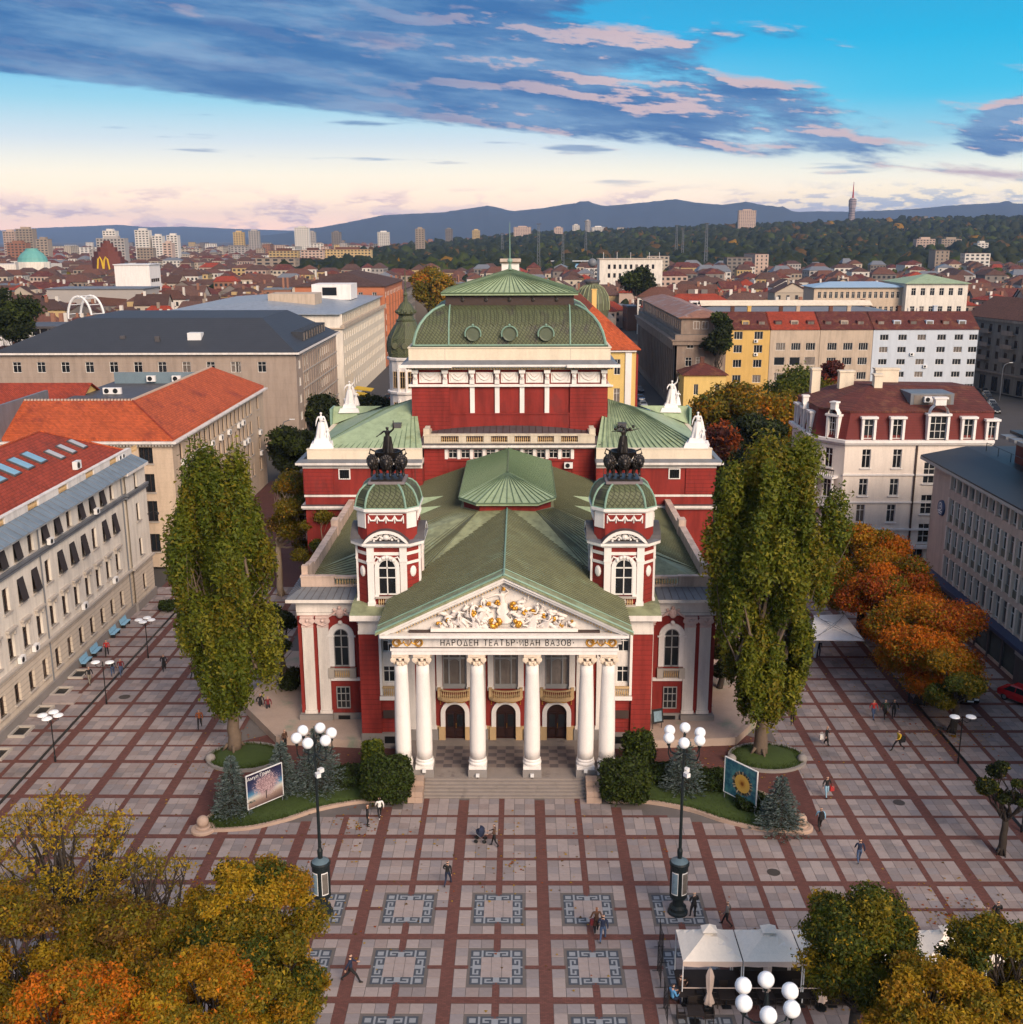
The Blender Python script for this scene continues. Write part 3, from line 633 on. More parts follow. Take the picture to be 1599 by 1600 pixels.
for c in (-4.06, 0, 4.06):
 m = MB(); P_ = arch_pts(c, 1.56, .8, 3.05); m.poly([(p[0], WY+.12, p[1]) for p in P_])
 d = m.build('door', DOORM, TH)
 q = MB(); 
 for s in (-1, 1):
  for z0, z1 in ((.95, 1.6), (1.75, 2.9)): a, b = mir(s, .10, .66); q.box(c+a, c+b, WY+.06, WY+.12, z0, z1)
 q.box(c-.78, c+.78, WY+.04, WY+.12, 3.0, 3.08); q.box(c-.03, c+.03, WY+.04, WY+.12, .8, 3.0); q.build('door_panel', DOORM, d)
 q = MB(); q.box(c-.62, c-.14, WY+.05, WY+.115, 1.8, 2.85); q.box(c+.14, c+.62, WY+.05, WY+.115, 1.8, 2.85); q.build('pane', GLASS, d)
 q = MB(); q.tube([(c+.06, WY+.03, 1.7), (c+.06, WY-.03, 1.75), (c+.06, WY-.03, 2.05), (c+.06, WY+.03, 2.1)], .02, 5); q.build('handle', GOLD, d)
 m = MB(); ring_arch(m, c, 1.58, 2.30, 1.5, 3.05, WY-.22, WY+.1); m.build('door_arch', WHITE2, TH)
 m = MB()
 for s in (-1, 1): a, b = mir(s, .79, 1.30); m.box(c+a, c+b, WY-.34, WY-.002, .8, 1.9); a, b = mir(s, 1.30, 1.95); m.box(c+a, c+b, WY-.12, WY-.002, .8, 1.9)
 m.build('door_jamb', BALU, TH)
 # keystone, gilded garland, balcony
 m = MB(); m.ball((c, WY-.28, 4.25), .17, 8, 6); m.tube([(c-1.1, WY-.12, 4.18), (c-.6, WY-.2, 3.98), (c, WY-.3, 4.1), (c+.6, WY-.2, 3.98), (c+1.1, WY-.12, 4.18)], .05, 5)
 for s in (-1, 1):
  for k in range(3): m.ball((c+s*1.15, WY-.12, 4.15-.16*k), .06, 6, 4)
 m.build('gilded_garland', GOLD, TH)
 def bow(hw, dpt, z, n=8): return [(c-hw, WY-.01, z)] + [(c-hw+2*hw*i/n, WY-.35-dpt*math.sin(PI*i/n)**.6, z) for i in range(n+1)] + [(c+hw, WY-.01, z)]
 B = MB()
 for hw, d1, z0, z1 in ((1.30, .5, 4.30, 4.42), (1.36, .58, 4.422, 4.56)):
  a, b2 = bow(hw, d1, z0), bow(hw, d1, z1); k = len(a); B.add(a+b2, [tuple(range(k-1, -1, -1)), tuple(range(k, 2*k))] + [(i, i+1, k+i+1, k+i) for i in range(k-1)])
 bal = B.build('balcony', BALU, TH)
 r_ = MB(); pts = bow(1.26, .5, 0)[1:-1]
 for i in range(len(pts)-1): balusters(r_, pts[i], pts[i+1], 4.62, 5.18, 2, .06)
 r_.build('baluster', BALU, bal, kind='stuff')
 r_ = MB()
 for z in (4.565, 5.18):
  for i in range(len(pts)-1):
   p, q = Vector(pts[i]), Vector(pts[i+1]); u = (q-p).normalized(); n_ = Vector((-u.y, u.x, 0))*.08
   r_.add([p-n_+Vector((0,0,z)), q-n_+Vector((0,0,z)), q+n_+Vector((0,0,z)), p+n_+Vector((0,0,z))]+[p-n_+Vector((0,0,z+.08)), q-n_+Vector((0,0,z+.08)), q+n_+Vector((0,0,z+.08)), p+n_+Vector((0,0,z+.08))], [(0,3,2,1),(4,5,6,7),(0,1,5,4),(2,3,7,6)])
 for s in (-1, 1): a, b = mir(s, 1.10, 1.34); r_.box(c+a, c+b, WY-.5, WY-.2, 4.565, 5.30)
 r_.build('railing', BALU, bal)
 # tall window, framed by pilaster strips
 w = MB()
 for x0, x1 in ((-.95, -.84), (-.50, -.38), (.38, .50), (.84, .95)): w.box(c+x0, c+x1, WY+.10, WY+.2, 5.05, 8.95)
 for z0, z1 in ((5.05, 5.45), (7.55, 7.72), (8.75, 8.95)): w.box(c-.95, c+.95, WY+.11, WY+.19, z0, z1)
 w.tube([(c-.38, WY+.14, 7.42), (c-.19, WY+.14, 7.55), (c, WY+.14, 7.60), (c+.19, WY+.14, 7.55), (c+.38, WY+.14, 7.42)], .06, 4)
 wo = w.build('balcony_window', FRAMEG, TH); w = MB(); w.box(c-.9, c+.9, WY+.2, WY+.22, 5.1, 8.9); w.build('pane', GLASSC, wo)
 for s in (-1, 1):
  m = MB(); a, b = mir(s, .97, 1.42); m.box(c+a, c+b, WY-.16, WY-.002, 5.0, 9.0); a, b = mir(s, .93, 1.46); m.box(c+a, c+b, WY-.2, WY-.002, 8.55, 8.75); m.box(c+a, c+b, WY-.2, WY-.002, 5.0, 5.3); m.build('window_pilaster', WHITE, TH)
for xc in (-7.6, -6.02, -2.03, 2.03, 6.02, 7.6):
 m = MB(); m.box(xc-.42, xc+.42, WY-.2, WY-.003, 1.95, 10.9); m.box(xc-.5, xc+.5, WY-.26, WY-.003, 1.7, 1.95); m.build('wall_pilaster', WHITE, TH)
 m = MB(); m.box(xc-.6, xc+.6, WY-.36, WY-.004, .8, 1.7); m.build('pilaster_pedestal', PLINTH, TH)

# ---- red side bays
def bay(s):
 X0, X1 = 8.6, 11.55; Y = 24.35
 m = MB(); a, b = mir(s, 9.95, X1); m.box(a, b, Y, 30, 1.3, 9.75); a, b = mir(s, X0, 9.95); m.box(a, b, Y+.25, 30, 1.3, 4.2); m.build('bay_wall', REDC, TH)
 m = MB(); sbox(m, s, X0-.02, X1+.06, Y-.06, 30, 0, 1.3); m.build('plinth', PLINTH, TH)
 m = MB(); sbox(m, s, 8.75, 9.75, Y-.075, Y-.055, .45, 1.05); m.build('cellar_window', BLACKM, TH)
 # recessed white window strip, three storeys of small windows
 ox = X0 if s > 0 else -9.95
 mb = MB(); wall_panel(mb, (ox, Y+.3), 0, 1.35, 9.75, [(.2, 1.15, 8.15, 9.5), (.2, 1.15, 5.55, 6.95)], 4.2, .2); mb.build('window_strip', WHITE, TH)
 for z, h in ((8.15, 1.35), (5.55, 1.4)): add_window(TH, ox+.675, Y+.3, z, 0, .95, h, 'cross', FRAMEW, GLASS)
 m = MB(); sbox(m, s, 9.78, 9.98, Y-.05, Y+.3, 4.6, 9.75); sbox(m, s, X0, 10.02, Y-.12, Y+.3, 4.2, 4.52); m.build('strip_frame', WHITE2, TH)
 m = MB(); a, b = mir(s, X0, 9.75); balusters(m, (a, Y), (b, Y), 4.55, 5.2, 7, .07); m.build('baluster', BALU, TH, kind='stuff')
 m = MB(); sbox(m, s, X0, 9.8, Y-.1, Y+.12, 5.2, 5.34); m.build('balcony_rail', BALU, TH)
 m = MB(); sbox(m, s, 8.7, 9.8, Y-.002, Y+.02, 2.6, 3.3); m.build('plaque', BROWNM, TH)
 m = MB(); sbox(m, s, X0, X1+.03, Y-.04, 30, 9.75, 10.0); sbox(m, s, X0, X1, Y-.01, 30, 10.002, 10.9); sbox(m, s, X0, X1+.15, Y-.22, 30, 10.902, 11.05); sbox(m, s, X0, X1+.55, Y-.65, 30, 11.052, 11.5); m.build('bay_entablature', WHITE, TH)
 m = MB(); m.add([(s*x, y, z) for x, y, z in ((8.2, Y-.65, 11.502), (12.1, Y-.65, 11.502), (12.1, 25.4, 11.95), (8.2, 25.4, 11.95), (12.1, 30, 11.95), (8.2, 30, 11.95))], [(0,1,2,3), (3,2,4,5)]); m.build('bay_roof', PATINA, TH)
pair(bay)

# ---- corner pavilions
PIL = {}
def pilaster(x, y, rz, z0, z1, w=.92):
 key = (round(w, 2), round(z1-z0, 2))
 if key not in PIL:
  h = z1-z0; m = MB(); m.box(-w/2, w/2, -.16, -.002, .28, h-.95)
  for k in range(5): x0 = -w/2+.1+k*(w-.2)/4.55; m.box(x0, x0+.05, -.185, -.161, .5, h-1.1)
  m.box(-w/2-.06, w/2+.06, -.24, -.002, 0, .27)
  c = MB(); c.box(-w/2-.02, w/2+.02, -.2, -.002, -.95, -.8); c.box(-w/2-.1, w/2+.1, -.3, -.002, -.13, 0); c.box(-w/2, w/2, -.17, -.002, -.8, -.13)
  for s in (-1, 1): volute(c, (s*w*.45, -.26, -.36), .22, 'Y')
  c.ball((0, -.22, -.35), .15, 7, 5); c.tube([(-.4, -.24, -.62), (0, -.28, -.78), (.4, -.24, -.62)], .06, 5)
  PIL[key] = (m.mesh('pilaster', WHITE), c.mesh('capital', mat('pink_capital_%d' % len(PIL), (.66, .50, .46), .75, .2, 4, .15)))
 a, b = PIL[key]; o = link('pilaster', a, TH, (x, y, z0), rz); link('capital', b, o, (0, 0, z1-z0))
def arch_window(par, cx, y, z0, zs, w, fm=FRAMEG, gm=GLASS):
 f = MB(); ring_arch(f, cx, w-.16, w, z0, zs, y-.05, y+.05, 10); f.box(cx-.04, cx+.04, y-.04, y+.04, z0, zs+w/2-.05); f.box(cx-w/2, cx+w/2, y-.04, y+.04, zs-.05, zs+.05); f.box(cx-w/2, cx+w/2, y-.04, y+.04, z0, z0+.1)
 f.box(cx-w/2+.05, cx+w/2-.05, y-.03, y+.03, z0+(zs-z0)*.62, z0+(zs-z0)*.62+.07)
 o = f.build('arched_window', fm, par); p = MB(); p.poly([(q[0], y+.06, q[1]) for q in arch_pts(cx, w-.02, z0, zs)]); p.build('pane', gm, o); return o
def pavilion(s):
 Y, XI, XO = 28.6, 11.55, 17.2
 m = MB(); m.box(*mir(s, XI, XO), Y, Y+.02, 1.15, 9.8); m.build('pavilion_wall', RED, TH)
 m = MB(); m.box(*mir(s, XI, XO-.002), Y+.03, 57, 1.15, 11.36); m.build('side_wall', RED, TH)
 m = MB(); sbox(m, s, XI, XO+.1, Y-.12, 57, 0, 1.15); sbox(m, s, 14.55, XO+.16, Y-.42, Y-.121, 0, 1.10); m.build('plinth', PLINTH, TH)
 for xc in (16.38, 15.12): pilaster(s*xc, Y, 0, 1.15, 9.75)
 pilaster(s*11.85, Y, 0, 1.15, 9.75, .55)
 for k in range(6): pilaster(s*(XO), 30.0+k*4.6, E_ if s > 0 else W_, 1.15, 9.75)
 cx = s*13.65
 m = MB(); ring_arch(m, cx, 1.24, 2.15, 5.35, 8.05, Y-.14, Y-.004); m.ball((cx, Y-.2, 9.22), .2, 8, 6); m.box(cx-1.2, cx-.55, Y-.2, Y-.141, 7.95, 8.1); m.box(cx+.55, cx+1.2, Y-.2, Y-.141, 7.95, 8.1); m.build('window_arch', WHITE2, TH)
 arch_window(TH, cx, Y-.08, 5.35, 8.05, 1.26)
 m = MB(); balusters(m, (cx-.62, Y-.2), (cx+.62, Y-.2), 4.42, 5.05, 7, .07); m.build('baluster', BALU, TH, kind='stuff')
 m = MB(); m.box(cx-1.15, cx-.66, Y-.32, Y-.002, 4.36, 5.22); m.box(cx+.66, cx+1.15, Y-.32, Y-.002, 4.36, 5.22); m.box(cx-.66, cx+.66, Y-.3, Y-.1, 5.06, 5.2); m.box(cx-.66, cx+.66, Y-.05, Y-.002, 4.36, 5.06); m.build('balcony_rail', SILLS, TH)
 m = MB(); m.box(*mir(s, 12.15, 14.62), Y-.2, Y-.002, 4.1, 4.35); m.build('string_course', WHITE2, TH)
 add_window(TH, cx, Y-.10, 1.6, 0, 1.15, 1.95, 'grid', FRAMEG, GLASS, inset=.0)
 m = MB(); m.box(cx-.5, cx+.5, Y-.14, Y-.121, .15, .95); m.build('cellar_window', BLACKM, TH)
 m = MB(); sbox(m, s, XI, XO+.03, Y-.04, 57, 9.80, 10.05); sbox(m, s, XI, XO+.06, Y-.07, 57, 10.08, 10.95); sbox(m, s, 11.3, XO+.25, Y-.25, 57, 10.952, 11.1); sbox(m, s, 11.2, XO+.75, Y-.75, 57, 11.102, 11.38); m.build('pavilion_entablature', WHITE, TH)
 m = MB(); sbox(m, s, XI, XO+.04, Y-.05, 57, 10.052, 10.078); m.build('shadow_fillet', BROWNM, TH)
 m = MB(); m.ball((cx, Y-.25, 10.05), .34, 9, 6, sy=.6, sz=1.25)
 for q in (-1, 1): m.tube([(cx+q*.3, Y-.2, 10.2), (cx+q*.62, Y-.24, 9.95), (cx+q*.95, Y-.2, 9.75)], .10, 5); m.ball((cx+q*.45, Y-.24, 10.35), .13, 6, 5)
 m.ball((cx, Y-.28, 10.55), .16, 6, 5); m.build('cartouche', mat('pink_cartouche%d' % (s+1), (.62, .44, .40), .75, .2, 4, .15), TH)
 # sheet-metal skirt above the cornice
 m = MB(); m.add([(s*x, y, z) for x, y, z in ((11.2, Y-.75, 11.382), (XO+.75, Y-.75, 11.382), (XO-.3, Y+.9, 11.95), (11.2, Y+.9, 11.95), (XO+.75, 57, 11.382), (XO-.3, 57, 11.95))], [(0,1,2,3), (1,4,5,2)]); sk = m.build('skirt_roof', LEAD, TH)
 m = MB()
 for k in range(10): x = 11.7+k*.6; m.tube([(s*x, Y-.72, 11.40), (s*(x-.06*k), Y+.88, 11.95)], .03, 4)
 for k in range(40): y = Y+.4+k*.7; m.tube([(s*(XO+.72), y, 11.40), (s*(XO-.28), y+.2, 11.95)], .03, 4)
 m.build('roof_seam', DARKMETAL, sk, kind='stuff')
 # attic parapet: panel at the corner, balusters towards the tower, low wall down the side
 py = Y+.95
 m = MB(); sbox(m, s, 14.2, 16.95, py, py+.4, 11.95, 12.75); sbox(m, s, 14.15, 17.0, py-.06, py+.46, 12.752, 12.88); sbox(m, s, 11.2, 14.19, py+.02, py+.38, 11.95, 12.1); sbox(m, s, 11.2, 14.14, py-.02, py+.42, 12.66, 12.84)
 m.build('parapet', mat('weathered_parapet%d' % (s+1), (.56, .43, .36), .8, .15, 1.2, .1, streak=.35, stain=((.26, .20, .17), .60, 1.2)), TH)
 m = MB(); balusters(m, (s*11.4, py+.2), (s*14.1, py+.2), 12.1, 12.66, 12, .085); m.build('baluster', BALU, TH, kind='stuff')
 m = MB(); m.box(*mir(s, 16.45, 16.95), py+.47, py+1.0, 11.95, 13.6)
 prof = [(py+1.0, 13.6), (py+1.5, 13.35), (py+2.4, 13.3), (py+3.4, 13.15)]
 for (ya, za), (yb, zb) in zip(prof, prof[1:]):
  a, b = mir(s, 16.45, 16.95); m.add([(a,ya,11.9),(b,ya,11.9),(b,yb,11.9),(a,yb,11.9),(a,ya,za),(b,ya,za),(b,yb,zb),(a,yb,zb)], [(4,5,6,7),(0,1,5,4),(1,2,6,5),(2,3,7,6),(3,0,4,7)])
 sbox(m, s, 16.45, 16.95, py+3.4, 45, 11.9, 12.9); sbox(m, s, 16.40, 17.0, py+3.4, 45, 12.902, 13.02); sbox(m, s, 16.35, 17.05, 45, 46.2, 11.9, 13.6); sbox(m, s, 16.45, 16.95, 46.2, 56, 11.9, 12.9); sbox(m, s, 16.40, 17.0, 46.2, 56, 12.902, 13.02)
 m.build('side_parapet', MATS['weathered_parapet%d' % (s+1)], TH)
pair(pavilion)

# ---- main hall roof: two long slopes with facets round the horseshoe front
def main_roof(s):
 A = (s*2.6, 36.8, 16.5); B = (s*4.2, 39.0, 16.3); C_ = (s*4.2, 58, 16.3); D = (s*16.5, 58, 11.95); E2 = (s*16.5, 34.0, 11.95); F = (s*16.5, 30.2, 11.9); H = (s*11.0, 30.2, 12.2)
 I = (s*9.0, 29.6, 12.7); J = (s*6.0, 29.8, 13.9); K = (s*12.3, 34.5, 13.45)
 T_ = (0, 36.8, 16.6); Tc = (0, 58, 16.4)
 m = MB(); fs = [[B, C_, D, E2], [E2, K, B], [E2, F, H, K], [K, H, I], [A, B, K, I], [A, I, J], [T_, A, J], [T_, Tc, C_, B, A]]
 for f in fs: m.poly(f if s < 0 else f[::-1])
 o = m.build('hall_roof', PATINA, TH)
 m = MB()
 def sm(a, b, c, d, st):
  if s > 0: a, b, c, d = b, a, d, c
  seams(m, a, b, c, d, st, .05, .07)
 sm(D, E2, B, C_, .50); sm(E2, F, H, K, .5); sm(K, I, A, B, .5); sm(I, J, A, A, .5)
 for p, q in ((A, B), (B, K), (K, E2), (A, I)): m.tube([Vector(p)+Vector((0,0,.04)), Vector(q)+Vector((0,0,.04))], .06, 5)
 m.build('roof_seam', SEAM, o, kind='stuff')
 # tent-shaped louvre dormers behind the tower
 for y in (42.5, 46.5):
  d = MB(); x0, x1 = 8.8, 6.2; zf = lambda x: 16.3-(x-4.2)*.353
  pts = [(s*x0, y-.7, zf(x0)+.02), (s*x0, y+.7, zf(x0)+.02), (s*x0, y, zf(x0)+.75), (s*x1, y, zf(x1)+.05)]
  d.add(pts, [(0,1,2), (0,2,3), (1,3,2)]); d.build('roof_vent', PATINA2, o)
pair(main_roof)

# ---- lantern roof over the hall
ev = [(-2.7, 36.6), (2.7, 36.6), (4.35, 38.9), (4.35, 55.2), (2.7, 57.3), (-2.7, 57.3), (-4.35, 55.2), (-4.35, 38.9)]
ins = [(p[0]*.90, 46.9+(p[1]-46.9)*.955) for p in ev]
m = MB(); m.prism(ins, 15.0, 17.1); LT = m.build('lantern', RED, TH)
m = MB(); ez, rz_ = 17.30, 19.0; r0, r1 = (0, 41.8, rz_), (0, 53.5, rz_)
P3 = [(p[0], p[1], ez) for p in ev]
m.poly([P3[0], P3[1], r0]); m.poly([P3[1], P3[2], r0]); m.poly([P3[2], P3[3], r1, r0]); m.poly([P3[3], P3[4], r1]); m.poly([P3[4], P3[5], r1]); m.poly([P3[5], P3[6], r1]); m.poly([P3[6], P3[7], r0, r1]); m.poly([P3[7], P3[0], r0])
m.prism(ev, ez-.22, ez-.003); LR = m.build('lantern_roof', PATINA2, LT)
m = MB(); seams(m, P3[2], P3[3], r1, r0, .62); seams(m, P3[6], P3[7], r0, r1, .62); seams(m, P3[0], P3[1], r0, r0, .62); seams(m, P3[1], P3[2], r0, r0, .62); seams(m, P3[7], P3[0], r0, r0, .62)
m.tube([r0, r1], .08, 6)
for p in (P3[0], P3[1], P3[2], P3[7]): m.tube([p, r0], .07, 5)
for i in range(8): m.tube([P3[i], P3[(i+1) % 8]], .07, 5)
m.build('roof_seam', mat('green_seam', (.10, .15, .085), .5, .2, 2), LT, kind='stuff')

# ---- front towers
def octo(cx, cy, h, ch): return [(cx-h+ch, cy-h), (cx+h-ch, cy-h), (cx+h, cy-h+ch), (cx+h, cy+h-ch), (cx+h-ch, cy+h), (cx-h+ch, cy+h), (cx-h, cy+h-ch), (cx-h, cy-h+ch)]
def tower(s):
 cx, cy, Y = s*9.22, 27.6, 25.2
 m = MB(); m.prism(octo(cx, cy, 2.38, .85), 11.3, 16.15); t = m.build('tower', REDC, TH)
 m = MB(); m.prism(octo(cx, cy, 2.44, .86), 15.95, 16.2); m.prism(octo(cx, cy, 2.42, .85), 15.2, 15.42); m.prism(octo(cx, cy, 2.62, .9), 16.62, 16.78); m.prism(octo(cx, cy, 2.86, 1.0), 16.782, 17.02); m.build('tower_cornice', WHITE2, t)
 m = MB(); m.prism(octo(cx, cy, 2.40, .85), 16.2, 16.62); m.build('tower_frieze', RED, t)
 m = MB(); m.prism(octo(cx, cy, 2.9, 1.02), 17.022, 17.10, scale=.88); m.build('tower_skirt', LEAD, t)
 m = MB()
 for k in range(4):      # pilasters on the four faces
  a = k*PI/2; c_, s_ = math.cos(a), math.sin(a)
  for o in (-1, 1):
   for (w, d, z0, z1) in ((.52, .16, 12.0, 15.45), (.62, .22, 11.35, 12.15), (.62, .2, 15.42, 15.6), (.56, .18, 15.6, 16.6)):
    x, y = o*1.28, -2.38-d/2; p = (cx+c_*x-s_*y, cy+s_*x+c_*y, (z0+z1)/2); m.obox(p, w, d, z1-z0, a)
 m.build('tower_pilaster', WHITE2, t, kind='stuff')
 f = MB(); ring_arch(f, cx, 1.40, 1.95, 12.75, 14.95, Y-.16, Y-.004, 12)
 f.box(cx-1.05, cx-.7, Y-.18, Y-.003, 12.6, 12.76); f.box(cx+.7, cx+1.05, Y-.18, Y-.003, 12.6, 12.76); f.build('window_surround', WHITE2, t)
 w = arch_window(t, cx, Y-.09, 12.75, 14.95, 1.42, FRAMEW)
 o = MB()
 for k in (-2, -1, 0, 1, 2): o.ball((cx+k*.26, Y-.18, 15.82-.06*k*k), .16, 6, 5)
 for q in (-1, 1): o.tube([(cx+q*.5, Y-.16, 15.7), (cx+q*.85, Y-.16, 15.85), (cx+q*1.0, Y-.16, 15.55)], .07, 5)
 o.build('window_crest', WHITE2, t)
 b = MB(); balusters(b, (cx-.78, Y-.2), (cx+.78, Y-.2), 11.95, 12.5, 9, .075); b.build('baluster', BALU, t, kind='stuff')
 b = MB(); b.box(cx-.97, cx+.97, Y-.34, Y-.05, 12.5, 12.62); b.box(cx-.97, cx+.97, Y-.34, Y-.05, 11.55, 11.95); b.lathe([(.22, -.06), (.25, 0), (.18, .05)], (cx, Y-.3, 12.22), 12, axis='Y'); b.build('balcony_rail', SILLS, t)
 # oval medallions
 for q in (-1, 1):
  o = MB(); o.lathe([(.01, -.12), (.2, -.1), (.30, -.03), (.30, .03)], (0, 0, 0), 12, axis='Y'); md = o.build('medallion', WHITE2, t, loc=(cx+q*1.98, 25.60, 14.55), rz=q*PI/4); md.scale = (1, 1, 1.5)
 # segmental pediments on the front and the sides
 for a in (0, PI/2, -PI/2):
  hw, rise = 1.78, 1.02; rad = (hw*hw+rise*rise)/(2*rise); th = math.asin(hw/rad); n = 12
  pr = lambda r, dz: [(r*math.sin(-th+2*th*i/n), 17.02+rise-rad+dz+r*math.cos(-th+2*th*i/n)) for i in range(n+1)]
  A, B = pr(rad-.24, 0), pr(rad, 0); c_, s_ = math.cos(a), math.sin(a)
  W3 = lambda x, y, z: (cx+c_*x-s_*y, cy+s_*x+c_*y, z)
  g_ = MB(); k = n+1; vs = [W3(p[0], -2.88, max(p[1], 17.03)) for p in A]+[W3(p[0], -2.88, p[1]+.0) for p in B]+[W3(p[0], -2.1, max(p[1], 17.03)) for p in A]+[W3(p[0], -2.1, p[1]) for p in B]
  fs = []
  for i in range(n): fs += [(i, i+1, k+i+1, k+i), (i+1, i, 2*k+i, 2*k+i+1), (k+i, k+i+1, 3*k+i+1, 3*k+i)]
  g_.add(vs, fs); pd = g_.build('segmental_pediment', WHITE2, t)
  g_ = MB(); g_.poly([W3(p[0], -2.45, max(p[1], 17.03)) for p in A]); g_.build('tympanum', BROWNM, pd)
  g_ = MB(); L_ = MB()
  g_.ball(W3(0, -2.55, 17.45), .26, 8, 6)
  for q in (-1, 1):
   g_.tube([W3(q*.2, -2.55, 17.3), W3(q*.5, -2.6, 17.55), W3(q*.75, -2.6, 17.3), W3(q*1.1, -2.6, 17.35), W3(q*1.35, -2.55, 17.12)], [.1, .1, .09, .08, .06], 5)
   for xx, zz in ((.45, 17.25), (.75, 17.55), (.95, 17.15), (.35, 17.65), (1.2, 17.25)): g_.ball(W3(q*xx, -2.58, zz), .11, 6, 4)
  g_.build('carved_leaves', WHITE2, pd)
  g_ = MB(); rf = pr(rad+.03, 0); vs = [W3(p[0], -2.9, p[1]+.02) for p in rf]+[W3(p[0], -1.9, p[1]+.02) for p in rf]; g_.add(vs, [(i, i+1, k+i+1, k+i) for i in range(n)]); g_.build('pediment_roof', DARKMETAL, pd)
 # upper stage
 m = MB(); m.prism(octo(cx, cy, 2.30, .80), 17.02, 19.42); up = m.build('tower_stage', RED, t)
 m = MB(); m.prism(octo(cx, cy, 2.40, .84), 19.32, 19.45); m.prism(octo(cx, cy, 2.56, .9), 19.452, 19.66)
 for k in range(4):
  a = PI/4+k*PI/2; m.obox((cx+2.62*math.cos(a), cy+2.62*math.sin(a), 18.75), .30, .95, 1.35, a)
 m.build('stage_cornice', WHITE2, up)
 g_ = MB()
 for a in (0, PI/2, -PI/2, PI):
  c_, s_ = math.cos(a), math.sin(a); W3 = lambda x, y, z: (cx+c_*x-s_*y, cy+s_*x+c_*y, z)
  xs = [-1.35, -.68, 0, .68, 1.35]
  for i in range(4): g_.tube([W3(xs[i], -2.33, 19.05), W3((xs[i]+xs[i+1])/2-.15, -2.36, 18.72), W3((xs[i]+xs[i+1])/2+.15, -2.36, 18.72), W3(xs[i+1], -2.33, 19.05)], [.05, .085, .085, .05], 5)
  for x in xs: g_.tube([W3(x, -2.34, 19.12), W3(x, -2.34, 18.5)], .05, 4)
  g_.obox(W3(0, -2.33, 19.2), 2.6, .06, .07, a)
 g_.build('garland', WHITE2, up)
 # dome
 prof = [(2.45, 19.66), (2.40, 20.0), (2.28, 20.45), (2.05, 20.9), (1.72, 21.22), (1.45, 21.36)]
 m = MB(); k = 8
 rings = [[(p[0], p[1], z) for p in octo(cx, cy, h, h*.36)] for h, z in prof]
 for a, b in zip(rings, rings[1:]): m.add(a+b, [(i, (i+1) % k, k+(i+1) % k, k+i) for i in range(k)])
 m.poly(rings[-1]); dm = m.build('tower_dome', PATDARK, t)
 m = MB()
 for i in range(8): m.tube([r[i] for r in rings], .09, 6)
 m.tube(rings[0], .08, 5, closed=True); m.build('dome_rib', VERDI, dm)
 m = MB(); m.box(cx-1.42, cx+1.42, cy-1.42, cy+1.42, 21.36, 21.56); m.build('dome_slab', mat('weathered_slab%d' % (s+1), (.20, .17, .18), .7, .3, 2, .2), dm)
pair(tower)

# ---- fly-tower block in front of the stage house
for s in (-1, 1): m = MB(); sbox(m, s, 6.72, 9.1, 58, 63.5, 11.9, 18.1); m.build('block_corner', REDC, TH)
mb = MB(); n = 10; wu = spaced(13.44, n)
wall_panel(mb, (-6.72, 58.12), 0, 13.44, 18.1, [(u-.47, u+.47, 17.0, 17.95) for u in wu], 11.9, .25); mb.build('block_wall', RED, TH)
for i, u in enumerate(wu): add_window(TH, -6.72+u, 58.12, 17.0, 0, .94, .95, 'cross', FRAMEW, GLASS, inset=.16)
m = MB()
for u in [0]+[u+.672 for u in wu]: m.box(-6.72+u-.17, -6.72+u+.17, 57.98, 58.118, 16.95, 18.0)
m.build('window_pier', WHITE2, TH)
m = MB(); m.box(-6.72, 6.72, 57.94, 58.115, 16.75, 16.93); m.build('string_course', MATS['red_stucco'], TH)
m = MB(); m.box(-9.2, 9.2, 57.85, 63.2, 18.1, 18.3); m.box(-9.7, 9.7, 57.35, 63.2, 18.302, 18.55); m.build('block_cornice', WHITE, TH)
m = MB(); m.box(-9.68, 9.68, 57.37, 58.2, 18.552, 18.62); m.build('cornice_flashing', DARKMETAL, TH)
segs = [(-9.1, -7.3), (-5.4, -4.6), (-2.75, -1.95), (-.2, .55), (2.25, 3.0), (4.75, 5.5), (7.3, 9.1)]
m = MB()
for a, b in segs: m.box(a, b, 58.2, 58.75, 18.62, 19.42)
m.box(-9.1, 9.1, 58.22, 58.73, 18.62, 18.74); m.box(-9.18, 9.18, 58.14, 58.81, 19.422, 19.58)
for s in (-1, 1): sbox(m, s, 8.6, 9.1, 58.76, 63, 18.62, 19.42); sbox(m, s, 8.5, 9.15, 58.3, 58.9, 19.582, 20.15); m.obox((s*8.8, 59.6, 19.9), .5, 1.3, .55, 0)
m.build('parapet', mat('cream_parapet', (.62, .54, .42), .8, .12, 1.2, .06, streak=.25), TH)
m = MB()
for (a, b), (c_, d_) in zip(segs, segs[1:]): balusters(m, (b, 58.47), (c_, 58.47), 18.74, 19.42, 8, .08)
m.build('baluster', BALU, TH, kind='stuff')
m = MB(); N = 12
pts = [(-8.6+17.2*i/N) for i in range(N+1)]; zf = lambda x: 19.1+.62*math.cos(x/8.6*PI/2)**.7 if abs(x) < 8.59 else 19.15
for i in range(N): m.quad((pts[i], 58.75, 19.05), (pts[i+1], 58.75, 19.05), (pts[i+1], 63.02, zf(pts[i+1])), (pts[i], 63.02, zf(pts[i])))
br = m.build('block_roof', DARKMETAL, TH)
m = MB(); 
for i in range(1, N*2): x = -8.6+17.2*i/(2*N); m.tube([(x, 58.8, 19.07), (x, 63.0, zf(x)+.02)], .03, 4)
m.build('roof_seam', BROWNM, br, kind='stuff')
